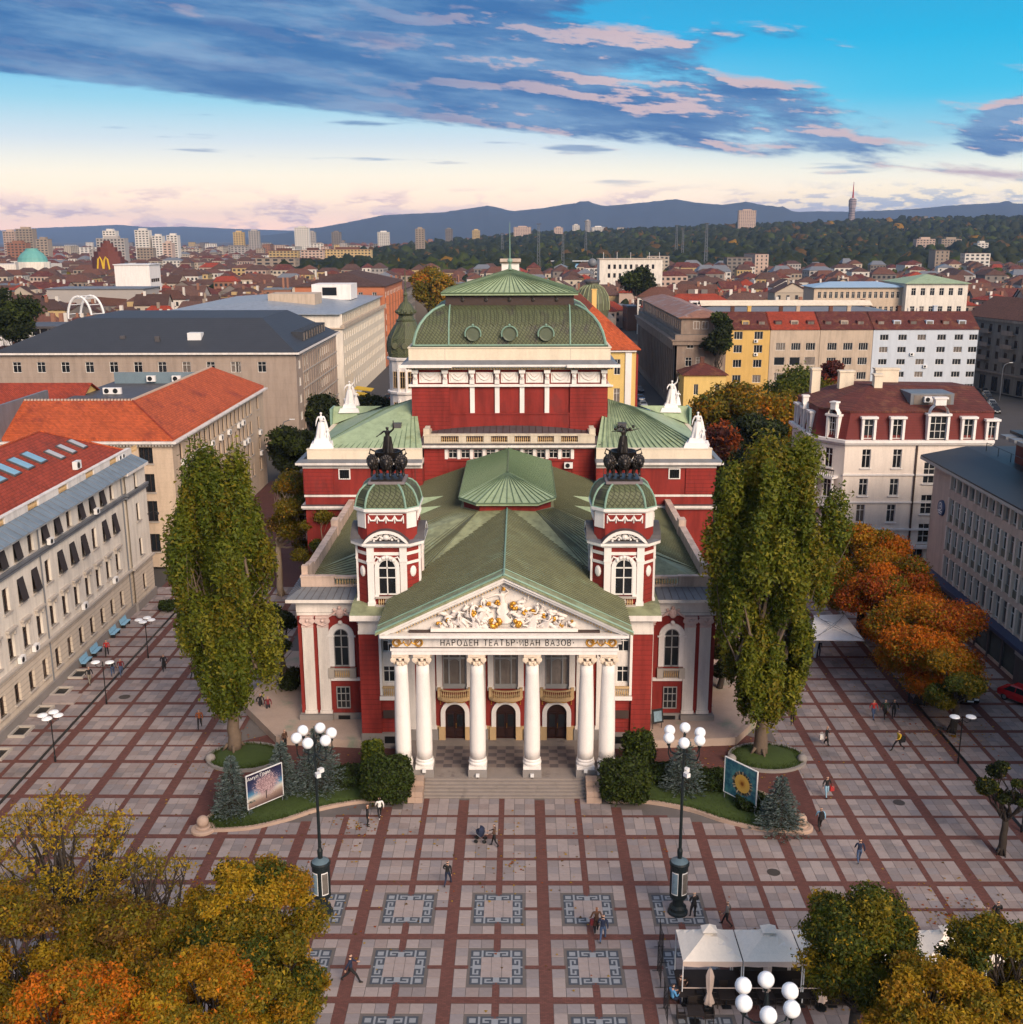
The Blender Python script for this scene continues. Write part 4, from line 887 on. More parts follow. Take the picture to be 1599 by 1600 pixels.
def aircon(par, x, y, z, rz=0, sc_=1.0):
 if 'ac' not in _WIN:
  a = MB(); a.box(-.45, .45, -.36, 0, 0, .62); b = MB(); b.lathe([(.24, -.385), (.25, -.36)], (-.1, 0, .31), 12, axis='Y'); b.lathe([(.06, -.40), (.06, -.385)], (-.1, 0, .31), 8, axis='Y')
  _WIN['ac'] = (a.mesh('air_conditioner', ACM), b.mesh('fan_grille', BLACKM))
 a, b = _WIN['ac']; o = link('air_conditioner', a, par, (x, y, z), rz); o.scale = (sc_,)*3; link('fan_grille', b, o)
for x in (-3.9, -.3, 1.1, 3.9, 6.3): aircon(TH, x, 57.95, 16.0)

# ---- stage house
for s in (-1, 1): m = MB(); sbox(m, s, 6.62, 10.75, 62.9, 82, 11.9, 24.05); m.build('stage_corner', REDC, TH)
m = MB(); m.box(-6.62, 6.62, 63.15, 82, 11.9, 24.05); m.build('stage_wall', RED, TH)
m = MB(); m.box(-6.62, 6.62, 63.0, 63.149, 18.5, 20.95); m.box(-6.62, 6.62, 62.92, 63.149, 20.952, 21.12); m.build('stage_apron', RED, TH)
for k in range(4):
 x = -4.1+k*2.733; m = MB(); m.box(x-.25, x+.25, 62.95, 63.148, 21.12, 24.05); m.build('stage_pilaster', WHITE2, TH)
m = MB(); m.box(-10.95, 10.95, 62.7, 82.2, 24.05, 24.32)
for s in (-1, 1): sbox(m, s, 6.6, 11.05, 62.55, 62.699, 24.08, 24.34)
m.build('stage_band', WHITE2, TH)
m = MB(); m.box(-10.7, 10.7, 62.95, 82, 24.32, 25.95); m.build('stage_frieze', REDC, TH)
xs = [-10.3, -7.05, -4.1, -1.367, 1.367, 4.1, 7.05, 10.3]
def frieze_panel(x0, x1, y, par, rz=0):
 m = MB(); m.box(x0, x1, y-.10, y-.002, 24.48, 25.62); p = m.build('relief_panel', WHITE2, par)
 m = MB(); c_ = (x0+x1)/2; w = (x1-x0)/2
 m.tube([(c_-w*.8, y-.12, 25.45), (c_-w*.45, y-.14, 24.95), (c_, y-.15, 24.75), (c_+w*.45, y-.14, 24.95), (c_+w*.8, y-.12, 25.45)], .07, 5)
 for q in (-1, 1): m.ball((c_+q*w*.8, y-.13, 25.45), .12, 6, 4); m.tube([(c_+q*w*.8, y-.12, 25.4), (c_+q*w*.84, y-.12, 25.05), (c_+q*w*.78, y-.12, 24.7)], .06, 4); m.tube([(c_, y-.12, 25.1), (c_+q*w*.3, y-.13, 25.3), (c_+q*w*.5, y-.12, 25.5)], .06, 4)
 m.build('relief_swag', RELIEF, p)
for a, b in zip(xs, xs[1:]): frieze_panel(a+.42, b-.42, 62.95, TH)
for x in xs:
 m = MB(); m.box(x-.26, x+.26, 62.6, 62.945, 24.36, 24.9); m.box(x-.22, x+.22, 62.5, 62.945, 24.901, 25.55); m.box(x-.34, x+.34, 62.3, 62.945, 25.551, 25.9); m.ball((x, 62.48, 25.2), .2, 6, 5); m.build('console', WHITE2, TH)
m = MB(); m.box(-10.95, 10.95, 62.5, 82.4, 25.95, 26.0); m.box(-11.5, 11.5, 62.05, 82.8, 26.2, 26.34); m.box(-11.75, 11.75, 61.75, 83.1, 26.342, 26.55)
for s in (-1, 1): sbox(m, s, 6.2, 11.95, 61.5, 61.749, 26.25, 26.57); 
m.build('stage_cornice', WHITE2, TH)
m = MB()
for i in range(74): x = -11.1+i*.304; m.box(x-.085, x+.085, 62.2, 62.9, 26.0, 26.195)
for s in (-1, 1):
 for i in range(62): y = 63.2+i*.304; m.box(*mir(s, 10.95, 11.35), y-.085, y+.085, 26.0, 26.195)
m.build('dentil_row', BALU, TH, kind='stuff')
m = MB(); m.add([(-11.75,61.75,26.56),(11.75,61.75,26.56),(11.75,83.1,26.56),(-11.75,83.1,26.56),(-10.9,62.6,27.0),(10.9,62.6,27.0),(10.9,82.2,27.0),(-10.9,82.2,27.0)], [(0,1,5,4),(1,2,6,5),(2,3,7,6),(3,0,4,7)]); m.build('skirt_roof', LEAD, TH)
m = MB(); m.box(-10.95, 10.95, 62.55, 82.3, 26.9, 28.25); m.box(-11.05, 11.05, 62.45, 82.4, 28.252, 28.36); m.build('attic', mat('cream_attic', (.74, .64, .50), .8, .06, .5, .03, streak=.10), TH)
m = MB(); m.box(-10.9, 10.9, 62.52, 62.549, 26.9, 28.24) if False else None
for x in (-7.0, 6.6): m.box(x-.02, x+.02, 62.535, 62.549, 26.95, 28.2)
m.build('joint', SILLS, TH)
m = MB(); m.box(-10.7, 10.7, 62.85, 82.1, 28.362, 28.50); m.build('roof_gutter', mat('dark_green_gutter', (.05, .08, .05), .5, .2, 2), TH)
# convex mansard dome
prof = [(0, 28.50), (.10, 29.1), (.32, 29.9), (.72, 30.75), (1.3, 31.5), (2.05, 32.15), (2.9, 32.55), (3.2, 32.62)]
def rect_ring(d, z): return [(-10.45+d, 63.1+d, z), (10.45-d, 63.1+d, z), (10.45-d, 81.9-d, z), (-10.45+d, 81.9-d, z)]
rr = [rect_ring(d, z) for d, z in prof]
m = MB()
for a, b in zip(rr, rr[1:]):
 m.add(a+b, [(i, (i+1) % 4, 4+(i+1) % 4, 4+i) for i in range(4)])
DM = m.build('stage_dome', PATDARK, TH, smooth=False)
m = MB()
for i in range(4): m.tube([r[i] for r in rr], .16, 6)
for x in (-6.6, 6.6): m.tube([(x, 63.1+d-.02, z+.02) for d, z in prof], .10, 5)
for r in (rr[0],): m.tube(r, .12, 5, closed=True)
m.build('dome_rib', VERDI, DM)
m = MB()        # hanging scalloped fringe near the top: ribs and pointed ends
xs2 = [-6.2+i*.69 for i in range(19)]
pf = lambda t: (63.1+np.interp(t, [p[1] for p in prof], [p[0] for p in prof]), t)
for x in xs2:
 q = [pf(t) for t in (30.95, 31.5, 32.1, 32.55)]; m.tube([(x, y-.03, z+.03) for y, z in q], .035, 4)
 a, b = pf(30.95), pf(30.6)
 m.tube([(x, a[0]-.04, a[1]), (x+.345, b[0]-.05, b[1]), (x+.69, a[0]-.04, a[1])], .045, 4)
m.build('scallop_fringe', SEAM, DM, kind='stuff')
for x in (-3.95, 0, 3.95):
 y, z = pf(29.75); d = MB(); d.lathe([(.60, -.55), (.74, -.62), (.78, -.40), (.72, .7)], (x, y, z), 16, axis='Y')
 o = d.build('round_dormer', mat('dormer_frame', (.10, .12, .08), .5, .25, 3) if 'dormer_frame' not in MATS else MATS['dormer_frame'], DM)
 d = MB(); d.lathe([(.01, -.45), (.61, -.45)], (x, y, z), 16, axis='Y', cap=False); d.build('pane', LETTER, o)
 d = MB(); d.tube([(x+.86*math.cos(a), y-.66, z+.86*math.sin(a)) for a in [PI*i/10 for i in range(-1, 12)]], .08, 5); d.ball((x, y-.66, z+.98), .14, 6, 4); d.build('hood', VERDI, o)
m = MB(); m.box(-7.1, 7.1, 66.4, 78.6, 32.5, 33.75); nk = m.build('dome_neck', BROWNM, TH)
m = MB()
for i in range(5):
 x = -5.2+i*2.6; m.lathe([(.12, -.1), (.22, -.06), (.22, 0)], (x, 66.38, 33.2), 8, axis='Y'); m.box(x-.09, x+.09, 66.2, 66.4, 33.4, 33.7)
m.build('bracket', mat('iron_bracket', (.03, .025, .022), .5, .2, 3), nk, kind='stuff')
m = MB(); x0, x1, y0, y1, ez = -7.55, 7.55, 65.9, 79.1, 33.95; ra, rb, rz_ = (0, 70.5, 36.25), (0, 76.5, 36.25), 36.25
c4 = [(x0, y0, ez), (x1, y0, ez), (x1, y1, ez), (x0, y1, ez)]
m.poly([c4[0], c4[1], ra]); m.poly([c4[1], c4[2], rb, ra]); m.poly([c4[2], c4[3], rb]); m.poly([c4[3], c4[0], ra, rb]); m.box(x0, x1, y0, y1, 33.7, ez-.003)
TR = m.build('dome_roof', PATINA2, TH)
m = MB(); seams(m, c4[0], c4[1], ra, ra, .62); seams(m, c4[1], c4[2], rb, ra, .62); seams(m, c4[3], c4[0], ra, rb, .62); m.tube([c4[0], ra], .12, 5); m.tube([c4[1], ra], .12, 5); m.tube([ra, rb], .12, 5)
m.tube(c4, .1, 5, closed=True); m.build('roof_seam', MATS['green_seam'], TR, kind='stuff')
m = MB(); m.box(-1.05, 1.05, 77.2, 79.2, 34, 36.9); cp = m.build('roof_turret', WHITE2, TH)
m = MB(); m.box(-1.25, 1.25, 77.0, 79.4, 36.9, 37.05); gable_roof(m, -1.15, 1.15, 77.1, 79.3, 37.06, .35, .1, 'x'); m.build('turret_cap', BEIGE, cp)
m = MB(); m.tube([(0, 71, 36.2), (0, 71, 37.0)], [.22, .14], 8); m.ball((0, 71, 37.3), .3, 8, 6); m.tube([(0, 71, 37.0), (0, 71, 41.5)], [.08, .03], 6); m.build('finial_mast', VERDI, TH)

# ---- transept wings
def wing(s):
 X0, X1, Y0, Y1 = 9.12, 21.6, 56.0, 77.0
 m = MB(); sbox(m, s, X0, X1, Y0, Y1, 0, 16.7); wg = m.build('wing', RED, TH)
 for a, b in ((18.55, 21.62), (12.0, 14.3), (9.14, 10.2)): m = MB(); sbox(m, s, a, b, Y0-.14, Y0-.001, 13.6, 16.4); m.build('wing_pier', REDC, wg)
 m = MB(); sbox(m, s, 21.601, 21.72, Y0-.05, Y1, 13.6, 16.4); m.build('wing_pier', REDC, wg)
 m = MB(); sbox(m, s, X0, X1+.12, Y0-.16, Y1, 16.4, 16.72); sbox(m, s, X0, X1+.5, Y0-.55, Y1+.4, 16.722, 16.86); sbox(m, s, X0, X1+.75, Y0-.8, Y1+.6, 16.862, 17.1); m.build('wing_cornice', WHITE, wg)
 m = MB(); m.add([(s*x, y, z) for x, y, z in ((X0, Y0-.8, 17.11), (X1+.75, Y0-.8, 17.11), (X1+.75, Y1, 17.11), (X0, Y0, 17.35), (X1, Y0, 17.35), (X1, Y1, 17.35))], [(0,1,4,3), (1,2,5,4)]); m.build('skirt_roof', LEAD, wg)
 m = MB(); sbox(m, s, X0, X1-.4, Y0, Y0+.5, 17.3, 18.35); sbox(m, s, X1-.9, X1-.4, Y0+.5, Y1, 17.3, 18.35); sbox(m, s, X0, X1-.36, Y0-.05, Y0+.55, 18.352, 18.45); m.build('attic', MATS['cream_attic'], wg)
 m = MB(); sbox(m, s, X0, X1+.1, Y0-.1, Y1, 13.3, 13.52); sbox(m, s, X0, X1+.3, Y0-.35, Y1, 12.0, 12.15); sbox(m, s, X0, X1+.4, Y0-.5, Y1, 12.152, 12.4); m.build('string_course', WHITE, wg)
 m = MB(); m.box(*mir(s, X0, X1+.4), Y0-.5, Y0-.002, 12.402, 12.46); m.build('cornice_flashing', DARKMETAL, wg)
 xw = s*17.35; w = MB(); w.box(xw-.62, xw+.62, Y0-.1, Y0-.001, 15.2, 16.35); wf = w.build('wing_window', WHITE2, wg)
 w = MB(); w.box(xw-.5, xw+.5, Y0-.115, Y0-.101, 15.32, 16.23); w.build('pane', GLASS, wf)
 w = MB()
 for i in range(5): w.box(xw-.4+.2*i-.02, xw-.4+.2*i+.02, Y0-.15, Y0-.12, 15.3, 16.25)
 w.build('window_bar', BLACKM, wf, kind='stuff')
 # green hipped roof leaning on the stage house
 A, B = (X1-.9, Y0+.5, 18.3), (X0, Y0+.5, 18.3); C_, D = (X1-.9, Y1-.5, 18.3), (X0, Y1-.5, 18.3); P, Q = (10.75, 66.5, 22.2), (14.0, 66.6, 21.2)
 A, B, C_, D, P, Q = [(s*p[0], p[1], p[2]) for p in (A, B, C_, D, P, Q)]
 m = MB(); fl_ = lambda f: f if s < 0 else f[::-1]
 for f in ([A, B, P, Q], [C_, A, Q], [D, C_, Q, P]): m.poly(fl_(f))
 o = m.build('wing_roof', PATINA2, wg)
 m = MB()
 if s < 0: seams(m, A, B, P, Q, .62)
 else: seams(m, B, A, Q, P, .62)
 m.tube([A, Q], .09, 5); m.tube([C_, Q], .09, 5); m.tube([P, Q], .07, 5)
 m.build('roof_seam', MATS['green_seam'], o, kind='stuff')
 m = MB(); m.box(s*12.2-.45, s*12.2+.45, 60.5, 61.4, 19.3, 20.35); m.build('roof_hatch', DARKMETAL, o)
 m = MB(); m.add([(s*x, y, z) for x, y, z in ((21.2, 72.2, 18.3), (21.2, 74.6, 18.3), (21.2, 73.4, 20.3), (15.4, 73.4, 20.35))], [(0,1,2), (0,2,3), (1,3,2)]); m.build('roof_vent', PATINA2, o)
 m = MB(); m.box(*mir(s, 21.22, 21.45), 72.0, 74.8, 17.4, 20.2); m.build('gable_stub', VERDI, o)
pair(wing)
# rear volume and rain pipes
m = MB(); m.box(-21, 21, 77.0, 92, 0, 15.8); m.build('rear_wing', RED, TH); m = MB(); m.box(-21.4, 21.4, 77.1, 92.4, 15.801, 16.3); m.build('rear_cornice', WHITE, TH)
for s in (-1, 1):
 m = MB(); m.tube([(s*9.9, 55.9, 11.9), (s*9.9, 55.9, 16.4)], .06, 6); m.build('drain_pipe', BROWNM, TH)
 m = MB(); m.tube([(s*12.0, 28.5, 1.2), (s*12.0, 28.5, 9.7)], .06, 6); m.build('drain_pipe', WHITE, TH)

# ---------------------------------------------------------------- figures: one continuous skin over a posed skeleton
def skin_mesh(name, joints, edges, sub=1, mats=(), pick=None, root=0):
 """joints: {name: (pos, radius)}; grown with a Skin and a Subdivision modifier, then frozen to a mesh"""
 me = bpy.data.meshes.new(name+'_skeleton'); keys = list(joints); ix = {k: i for i, k in enumerate(keys)}
 me.from_pydata([joints[k][0] for k in keys], [(ix[a], ix[b]) for a, b in edges], []); me.update()
 ob = bpy.data.objects.new(name+'_skeleton', me); COL.objects.link(ob)
 md = ob.modifiers.new('skin', 'SKIN'); md.use_smooth_shade = True; md.branch_smoothing = .6
 for i, k in enumerate(keys):
  r = joints[k][1]; me.skin_vertices[0].data[i].radius = r if isinstance(r, (tuple, list)) else (r, r); me.skin_vertices[0].data[i].use_root = (i == root)
 if sub: ss = ob.modifiers.new('sub', 'SUBSURF'); ss.levels = sub; ss.render_levels = sub
 bpy.context.view_layer.update()
 out = bpy.data.meshes.new_from_object(ob.evaluated_get(bpy.context.evaluated_depsgraph_get())); out.name = name
 bpy.data.objects.remove(ob); bpy.data.meshes.remove(me)
 out.materials.clear()
 for m in mats: out.materials.append(m)
 if pick:
  P = [(ix[a], ix[b], a, b) for a, b in edges]; pos = [Vector(joints[k][0]) for k in keys]
  for f in out.polygons:
   c = f.center; best = None; bd = 1e9
   for a, b, na, nb in P:
    d = pos[b]-pos[a]; t = max(0, min(1, (c-pos[a]).dot(d)/max(d.length_squared, 1e-9))); q = (pos[a]+d*t-c).length
    if q < bd: bd = q; best = (na, nb, t)
   f.material_index = pick(c, *best)
 return out

def body(pose, h=1.74, coat=0.0, skirt=False):
 """joint table of a standing adult facing -Y; pose overrides joints; fingers are short chains of their own"""
 k = h/1.74
 J = {'pelvis': ((0, 0, .95), (.15, .115)), 'waist': ((0, -.01, 1.10), (.135, .10)), 'chest': ((0, 0, 1.30), (.165, .115)), 'neck0': ((0, .01, 1.46), (.075, .07)), 'neck': ((0, .0, 1.53), .052),
         'jaw': ((0, -.022, 1.585), (.066, .078)), 'head': ((0, -.005, 1.665), (.082, .098)), 'crown': ((0, .005, 1.725), (.060, .070)), 'nose': ((0, -.112, 1.63), .014)}
 for s, n in ((-1, 'L'), (1, 'R')):
  J.update({'hip'+n: ((s*.095, 0, .90), .098), 'knee'+n: ((s*.10, -.01, .50), .062), 'ankle'+n: ((s*.10, .02, .085), .042), 'toe'+n: ((s*.11, -.13, .035), (.042, .032)), 'heel'+n: ((s*.10, .06, .04), .038),
                  'sho'+n: ((s*.185, 0, 1.42), .068), 'elb'+n: ((s*.235, .02, 1.14), .047), 'wri'+n: ((s*.245, -.05, .90), .030), 'palm'+n: ((s*.245, -.07, .83), (.020, .038)), 'ear'+n: ((s*.088, 0, 1.64), .014)})
 for q, p in pose.items():
  J[q] = (p, J[q][1])
 for n in 'LR':
  w, p = Vector(J['wri'+n][0]), Vector(J['palm'+n][0]); d = (p-w).normalized(); sd = Vector((0, 1, 0)) if abs(d.y) < .8 else Vector((0, 0, 1))
  sd = (sd-d*sd.dot(d)).normalized(); nn = d.cross(sd)
  for i, (o, l) in enumerate(((-.030, .070), (-.010, .080), (.010, .076), (.029, .060))):
   a = p+sd*o+d*.03; J['f%d%s' % (i, n)] = (tuple(a+d*l*.5), .0085); J['g%d%s' % (i, n)] = (tuple(a+d*l*.9+nn*(.012 if n == 'L' else -.012)), .0075)
  J['t0'+n] = (tuple(w.lerp(p, .7)-sd*.045), .010); J['t1'+n] = (tuple(p-sd*.058+d*.025), .0085)
 E = [('pelvis', 'waist'), ('waist', 'chest'), ('chest', 'neck0'), ('neck0', 'neck'), ('neck', 'jaw'), ('jaw', 'head'), ('head', 'crown'), ('head', 'nose')]
 for n in 'LR':
  E += [('pelvis', 'hip'+n), ('hip'+n, 'knee'+n), ('knee'+n, 'ankle'+n), ('ankle'+n, 'toe'+n), ('ankle'+n, 'heel'+n), ('chest', 'sho'+n), ('sho'+n, 'elb'+n), ('elb'+n, 'wri'+n), ('wri'+n, 'palm'+n), ('head', 'ear'+n), ('wri'+n, 't0'+n), ('t0'+n, 't1'+n)]
  for i in range(4): E += [('palm'+n, 'f%d%s' % (i, n)), ('f%d%s' % (i, n), 'g%d%s' % (i, n))]
 if coat:
  for q in ('pelvis', 'hipL', 'hipR'): J[q] = (J[q][0], (J[q][1][0]*1.1, J[q][1][1]*1.3) if isinstance(J[q][1], tuple) else J[q][1]*1.22)
 return {q: (tuple(c*k for c in p), (tuple(c*k for c in r) if isinstance(r, tuple) else r*k)) for q, (p, r) in J.items()}, E

def v3(**k): return k
def legs(fl=(-.095, -.17, .53), al=(-.095, -.30, .10), fr=(.095, .0, .50), ar=(.095, .30, .17)):
 return {'kneeL': fl, 'ankleL': al, 'toeL': (al[0], al[1]-.15, al[2]-.04), 'heelL': (al[0], al[1]+.05, al[2]-.06), 'kneeR': fr, 'ankleR': ar, 'toeR': (ar[0], ar[1]-.09, max(.03, ar[2]-.13)), 'heelR': (ar[0], ar[1]+.06, ar[2]-.01)}
def arms(el=(-.25, .12, 1.17), wl=(-.25, .10, .93), pl=(-.25, .07, .86), er=(.25, -.06, 1.15), wr=(.24, -.22, .97), pr=(.23, -.27, .92)):
 return {'elbL': el, 'wriL': wl, 'palmL': pl, 'elbR': er, 'wriR': wr, 'palmR': pr}
POSES = {
 'walk': dict(legs(), **arms()),
 'stride': dict(legs((-.10, -.27, .55), (-.10, -.44, .10), (.10, .12, .50), (.10, .46, .20)), **arms((-.26, .16, 1.18), (-.25, .24, .98), (-.25, .24, .91), (.25, -.12, 1.16), (.22, -.28, 1.10), (.21, -.35, 1.10))),
 'stand': {},
 'lean': dict(legs((-.10, -.06, .50), (-.10, -.02, .09), (.12, -.10, .51), (.13, -.14, .09)), elbL=(-.25, -.02, 1.16), wriL=(-.14, -.24, 1.08), palmL=(-.10, -.29, 1.10), elbR=(.25, -.02, 1.16), wriR=(.14, -.24, 1.10), palmR=(.09, -.29, 1.12)),
 'push': dict(legs((-.10, -.12, .52), (-.10, -.20, .10), (.10, .06, .49), (.10, .24, .16)), elbL=(-.25, -.10, 1.16), wriL=(-.22, -.36, 1.08), palmL=(-.20, -.44, 1.07), elbR=(.25, -.10, 1.16), wriR=(.22, -.36, 1.08), palmR=(.20, -.44, 1.07)),
 'carry': dict(legs((-.095, -.10, .52), (-.095, -.18, .10), (.095, .0, .50), (.095, .20, .15)), elbL=(-.27, .03, 1.15), wriL=(-.30, -.02, .91), palmL=(-.31, -.03, .84), elbR=(.28, .0, 1.15), wriR=(.34, -.10, .96), palmR=(.37, -.14, .90)),
 'sit': dict(kneeL=(-.12, -.42, .50), ankleL=(-.12, -.44, .09), toeL=(-.12, -.58, .035), heelL=(-.12, -.40, .04), kneeR=(.12, -.42, .50), ankleR=(.12, -.36, .09), toeR=(.12, -.50, .035), heelR=(.12, -.32, .04), pelvis=(0, 0, .52), hipL=(-.10, -.04, .50), hipR=(.10, -.04, .50), waist=(0, .02, .68), chest=(0, 0, .90), neck0=(0, -.01, 1.06), neck=(0, -.02, 1.13), jaw=(0, -.05, 1.185), head=(0, -.035, 1.265), crown=(0, -.02, 1.325), nose=(0, -.142, 1.23), earL=(-.088, -.03, 1.24), earR=(.088, -.03, 1.24), shoL=(-.185, -.01, 1.02), shoR=(.185, -.01, 1.02), elbL=(-.25, -.06, .76), wriL=(-.16, -.28, .74), palmL=(-.12, -.34, .75), elbR=(.25, -.06, .76), wriR=(.16, -.28, .74), palmR=(.12, -.34, .75)),
}
FABRIC = {n: mat('cloth_'+n, c, .85, .12, 6, .1) for n, c in dict(black=(.014, .014, .016), navy=(.016, .024, .055), grey=(.12, .12, .125), brown=(.085, .045, .03), red=(.36, .03, .03), jeans=(.05, .085, .17), paleblue=(.22, .42, .58), skyblue=(.10, .30, .55), yellow=(.62, .40, .03), green=(.03, .045, .03), orange=(.30, .09, .03), white=(.70, .68, .66), khaki=(.22, .19, .15), palejeans=(.24, .40, .52), maroon=(.14, .02, .025)).items()}
SKIN = mat('skin', (.48, .29, .21), .6, .08, 8); HAIRS = [mat('hair_dark', (.02, .014, .011), .5, .2, 20), mat('hair_auburn', (.16, .06, .025), .5, .2, 20), mat('hair_grey', (.36, .33, .30), .6, .2, 20)]
SHOE = mat('dark_leather', (.02, .016, .014), .5, .2, 8)
def person_pick(coat, longhair):
 def pick(c, a, b, t):
  z = c.z; s = a+b
  if a[:4] in ('palm',) or a[:3] == 'wri' or a[0] in 'fgt' and a[:3] != 'toe' and a[1].isdigit(): return 2
  if 'toe' in s or 'heel' in s: return 4
  if 'head' in s or 'crown' in s or 'jaw' in s:
   if 'nose' in s or 'ear' in s: return 2
   return 3 if (c.y > pick.hy+(-.035 if not longhair else -.02)-.02*(c.z > pick.hz+.03) or c.z > pick.hz+.055) else 2
  if 'neck' in s and 'chest' not in s: return 3 if (longhair and c.y > pick.hy) else 2
  if 'knee' in s or 'ankle' in s or 'hip' in s: return 0 if (coat and z > .50) else 1
  return 0
 pick.hy = 0.0; pick.hz = 1.665; return pick
PROTO = {}
def person_mesh(pose, coat=0, longhair=False):
 key = (pose, coat, longhair)
 if key not in PROTO:
  J, E = body(POSES[pose], 1.74, coat)
  if coat:
   for n in 'LR': J['knee'+n] = (J['knee'+n][0], .10)
  if longhair: J['crown'] = (J['crown'][0], (.075, .085)); J['hairback'] = ((J['head'][0][0], J['head'][0][1]+.055, J['head'][0][2]-.12), .075); E = E+[('head', 'hairback')]
  pk = person_pick(coat, longhair); pk.hy, pk.hz = J['head'][0][1], J['head'][0][2]
  def pick2(c, a, b, t): return 3 if 'hairback' in (a, b) else pk(c, a, b, t)
  me = skin_mesh('person', J, E, 1, [FABRIC['black'], FABRIC['navy'], SKIN, HAIRS[0], SHOE], pick2)
  me.polygons.foreach_set('use_smooth', np.ones(len(me.polygons), bool)); PROTO[key] = me
 return PROTO[key]
def person(px, py, face, label, pose='walk', top='black', low='navy', hair=0, coat=0, longhair=False, h=1.74, shoe=None, group=None, z=0, xy=None):
 """px, py: where the feet meet the ground in the photograph; face: heading in degrees, 0 = towards the camera, 90 = to the right"""
 p = gz(px, py, z) if xy is None else Vector((xy[0], xy[1], z))
 o = link('person', person_mesh(pose, coat, longhair), None, p, R(face)); tag(o, label, 'person', group); o.scale = (h/1.74*1.12, h/1.74*1.12, h/1.74)
 for i, m in ((0, FABRIC[top]), (1, FABRIC[low]), (3, HAIRS[hair]), (4, shoe or SHOE)): o.material_slots[i].link = 'OBJECT'; o.material_slots[i].material = m
 return o

# ---------------------------------------------------------------- sculpture
def merge(mb, me, M, mi=0):
 mb.add([M @ v.co for v in me.vertices], [tuple(p.vertices) for p in me.polygons], mi)
def robe(mb, M, h0=1.0, r0=.20, r1=.42, n=14, folds=5, amp=.16, mi=0):
 """a gathered skirt from the waist to the ground"""
 vs = []; K = 7
 for k in range(K):
  t = k/(K-1); r = r0+(r1-r0)*t**.8
  for i in range(n*2):
   a = 2*PI*i/(n*2); f = 1+amp*t*math.sin(folds*a+1.3*t)
   vs.append(M @ Vector((r*f*math.cos(a), r*f*.8*math.sin(a), h0*(1-t))))
 m = n*2; fs = [(k*m+i, k*m+(i+1) % m, (k+1)*m+(i+1) % m, (k+1)*m+i) for k in range(K-1) for i in range(m)]
 mb.add(vs, fs, mi)
SC = {'raise': dict(elbR=(.36, -.05, 1.60), wriR=(.40, -.10, 1.85), palmR=(.40, -.12, 1.93), elbL=(-.33, -.08, 1.22), wriL=(-.36, -.28, 1.15), palmL=(-.36, -.34, 1.13)),
      'open': dict(elbR=(.42, -.04, 1.40), wriR=(.62, -.12, 1.48), palmR=(.70, -.14, 1.50), elbL=(-.40, -.04, 1.46), wriL=(-.62, -.10, 1.50), palmL=(-.70, -.12, 1.50), kneeL=(-.14, -.16, .52)),
      'recline': dict(kneeL=(-.25, -.35, .62), ankleL=(-.2, -.30, .15), kneeR=(.10, -.45, .45), ankleR=(.05, -.75, .25), elbL=(-.35, .05, 1.05), wriL=(-.45, -.1, .85), palmL=(-.48, -.14, .80), elbR=(.30, -.15, 1.20), wriR=(.25, -.4, 1.25), palmR=(.24, -.46, 1.28)),
      'hold': dict(elbR=(.27, -.10, 1.18), wriR=(.08, -.26, 1.22), palmR=(.02, -.30, 1.24), elbL=(-.30, -.02, 1.16), wriL=(-.34, -.14, .98), palmL=(-.35, -.18, .92), kneeL=(-.12, -.14, .52), ankleL=(-.11, -.04, .09))}
SC['apollo'] = dict(elbL=(-.38, -.10, 1.40), wriL=(-.62, -.22, 1.34), palmL=(-.70, -.25, 1.32), elbR=(.36, -.02, 1.52), wriR=(.24, -.14, 1.74), palmR=(.19, -.16, 1.80), kneeL=(-.22, -.30, .62), ankleL=(-.12, -.10, .20), hipR=(.10, 0, .90))
SCM = {k: skin_mesh('sculpted_figure', *body(p, 1.74), 1) for k, p in SC.items()}
def TRS(loc, rz=0, s=1.0, rx=0, ry=0): return Matrix.Translation(loc) @ Matrix.Rotation(rz, 4, 'Z') @ Matrix.Rotation(ry, 4, 'Y') @ Matrix.Rotation(rx, 4, 'X') @ Matrix.Diagonal((*((s,)*3 if not isinstance(s, tuple) else s), 1))

def lion_mesh():
 J = {'body': ((0, 0, .62), (.24, .27)), 'chest': ((0, -.48, .70), (.30, .33)), 'rump': ((0, .46, .60), (.23, .25)), 'neck': ((0, -.66, .92), (.30, .30)), 'head': ((0, -.88, 1.0), .23), 'muzzle': ((0, -1.1, .92), .12), 'tail0': ((0, .72, .62), .05), 'tail1': ((.1, .98, .40), .04), 'tail2': ((.2, 1.05, .62), .07)}
 for s, n in ((-1, 'L'), (1, 'R')):
  J.update({'sh'+n: ((s*.2, -.5, .52), .14), 'kn'+n: ((s*.21, -.52, .28), .09), 'paw'+n: ((s*.21, -.60, .05), .10), 'th'+n: ((s*.2, .42, .48), .17), 'st'+n: ((s*.22, .30, .30), .10), 'ho'+n: ((s*.22, .52, .22), .07), 'hp'+n: ((s*.22, .42, .05), .09), 'er'+n: ((s*.16, -.82, 1.2), .06)})
 E = [('body', 'chest'), ('body', 'rump'), ('chest', 'neck'), ('neck', 'head'), ('head', 'muzzle'), ('rump', 'tail0'), ('tail0', 'tail1'), ('tail1', 'tail2')]
 for n in 'LR': E += [('chest', 'sh'+n), ('sh'+n, 'kn'+n), ('kn'+n, 'paw'+n), ('rump', 'th'+n), ('th'+n, 'st'+n), ('st'+n, 'ho'+n), ('ho'+n, 'hp'+n), ('head', 'er'+n)]
 return skin_mesh('lion', J, E, 1, [BRONZE])
lm = MB(); merge(lm, lion_mesh(), Matrix())
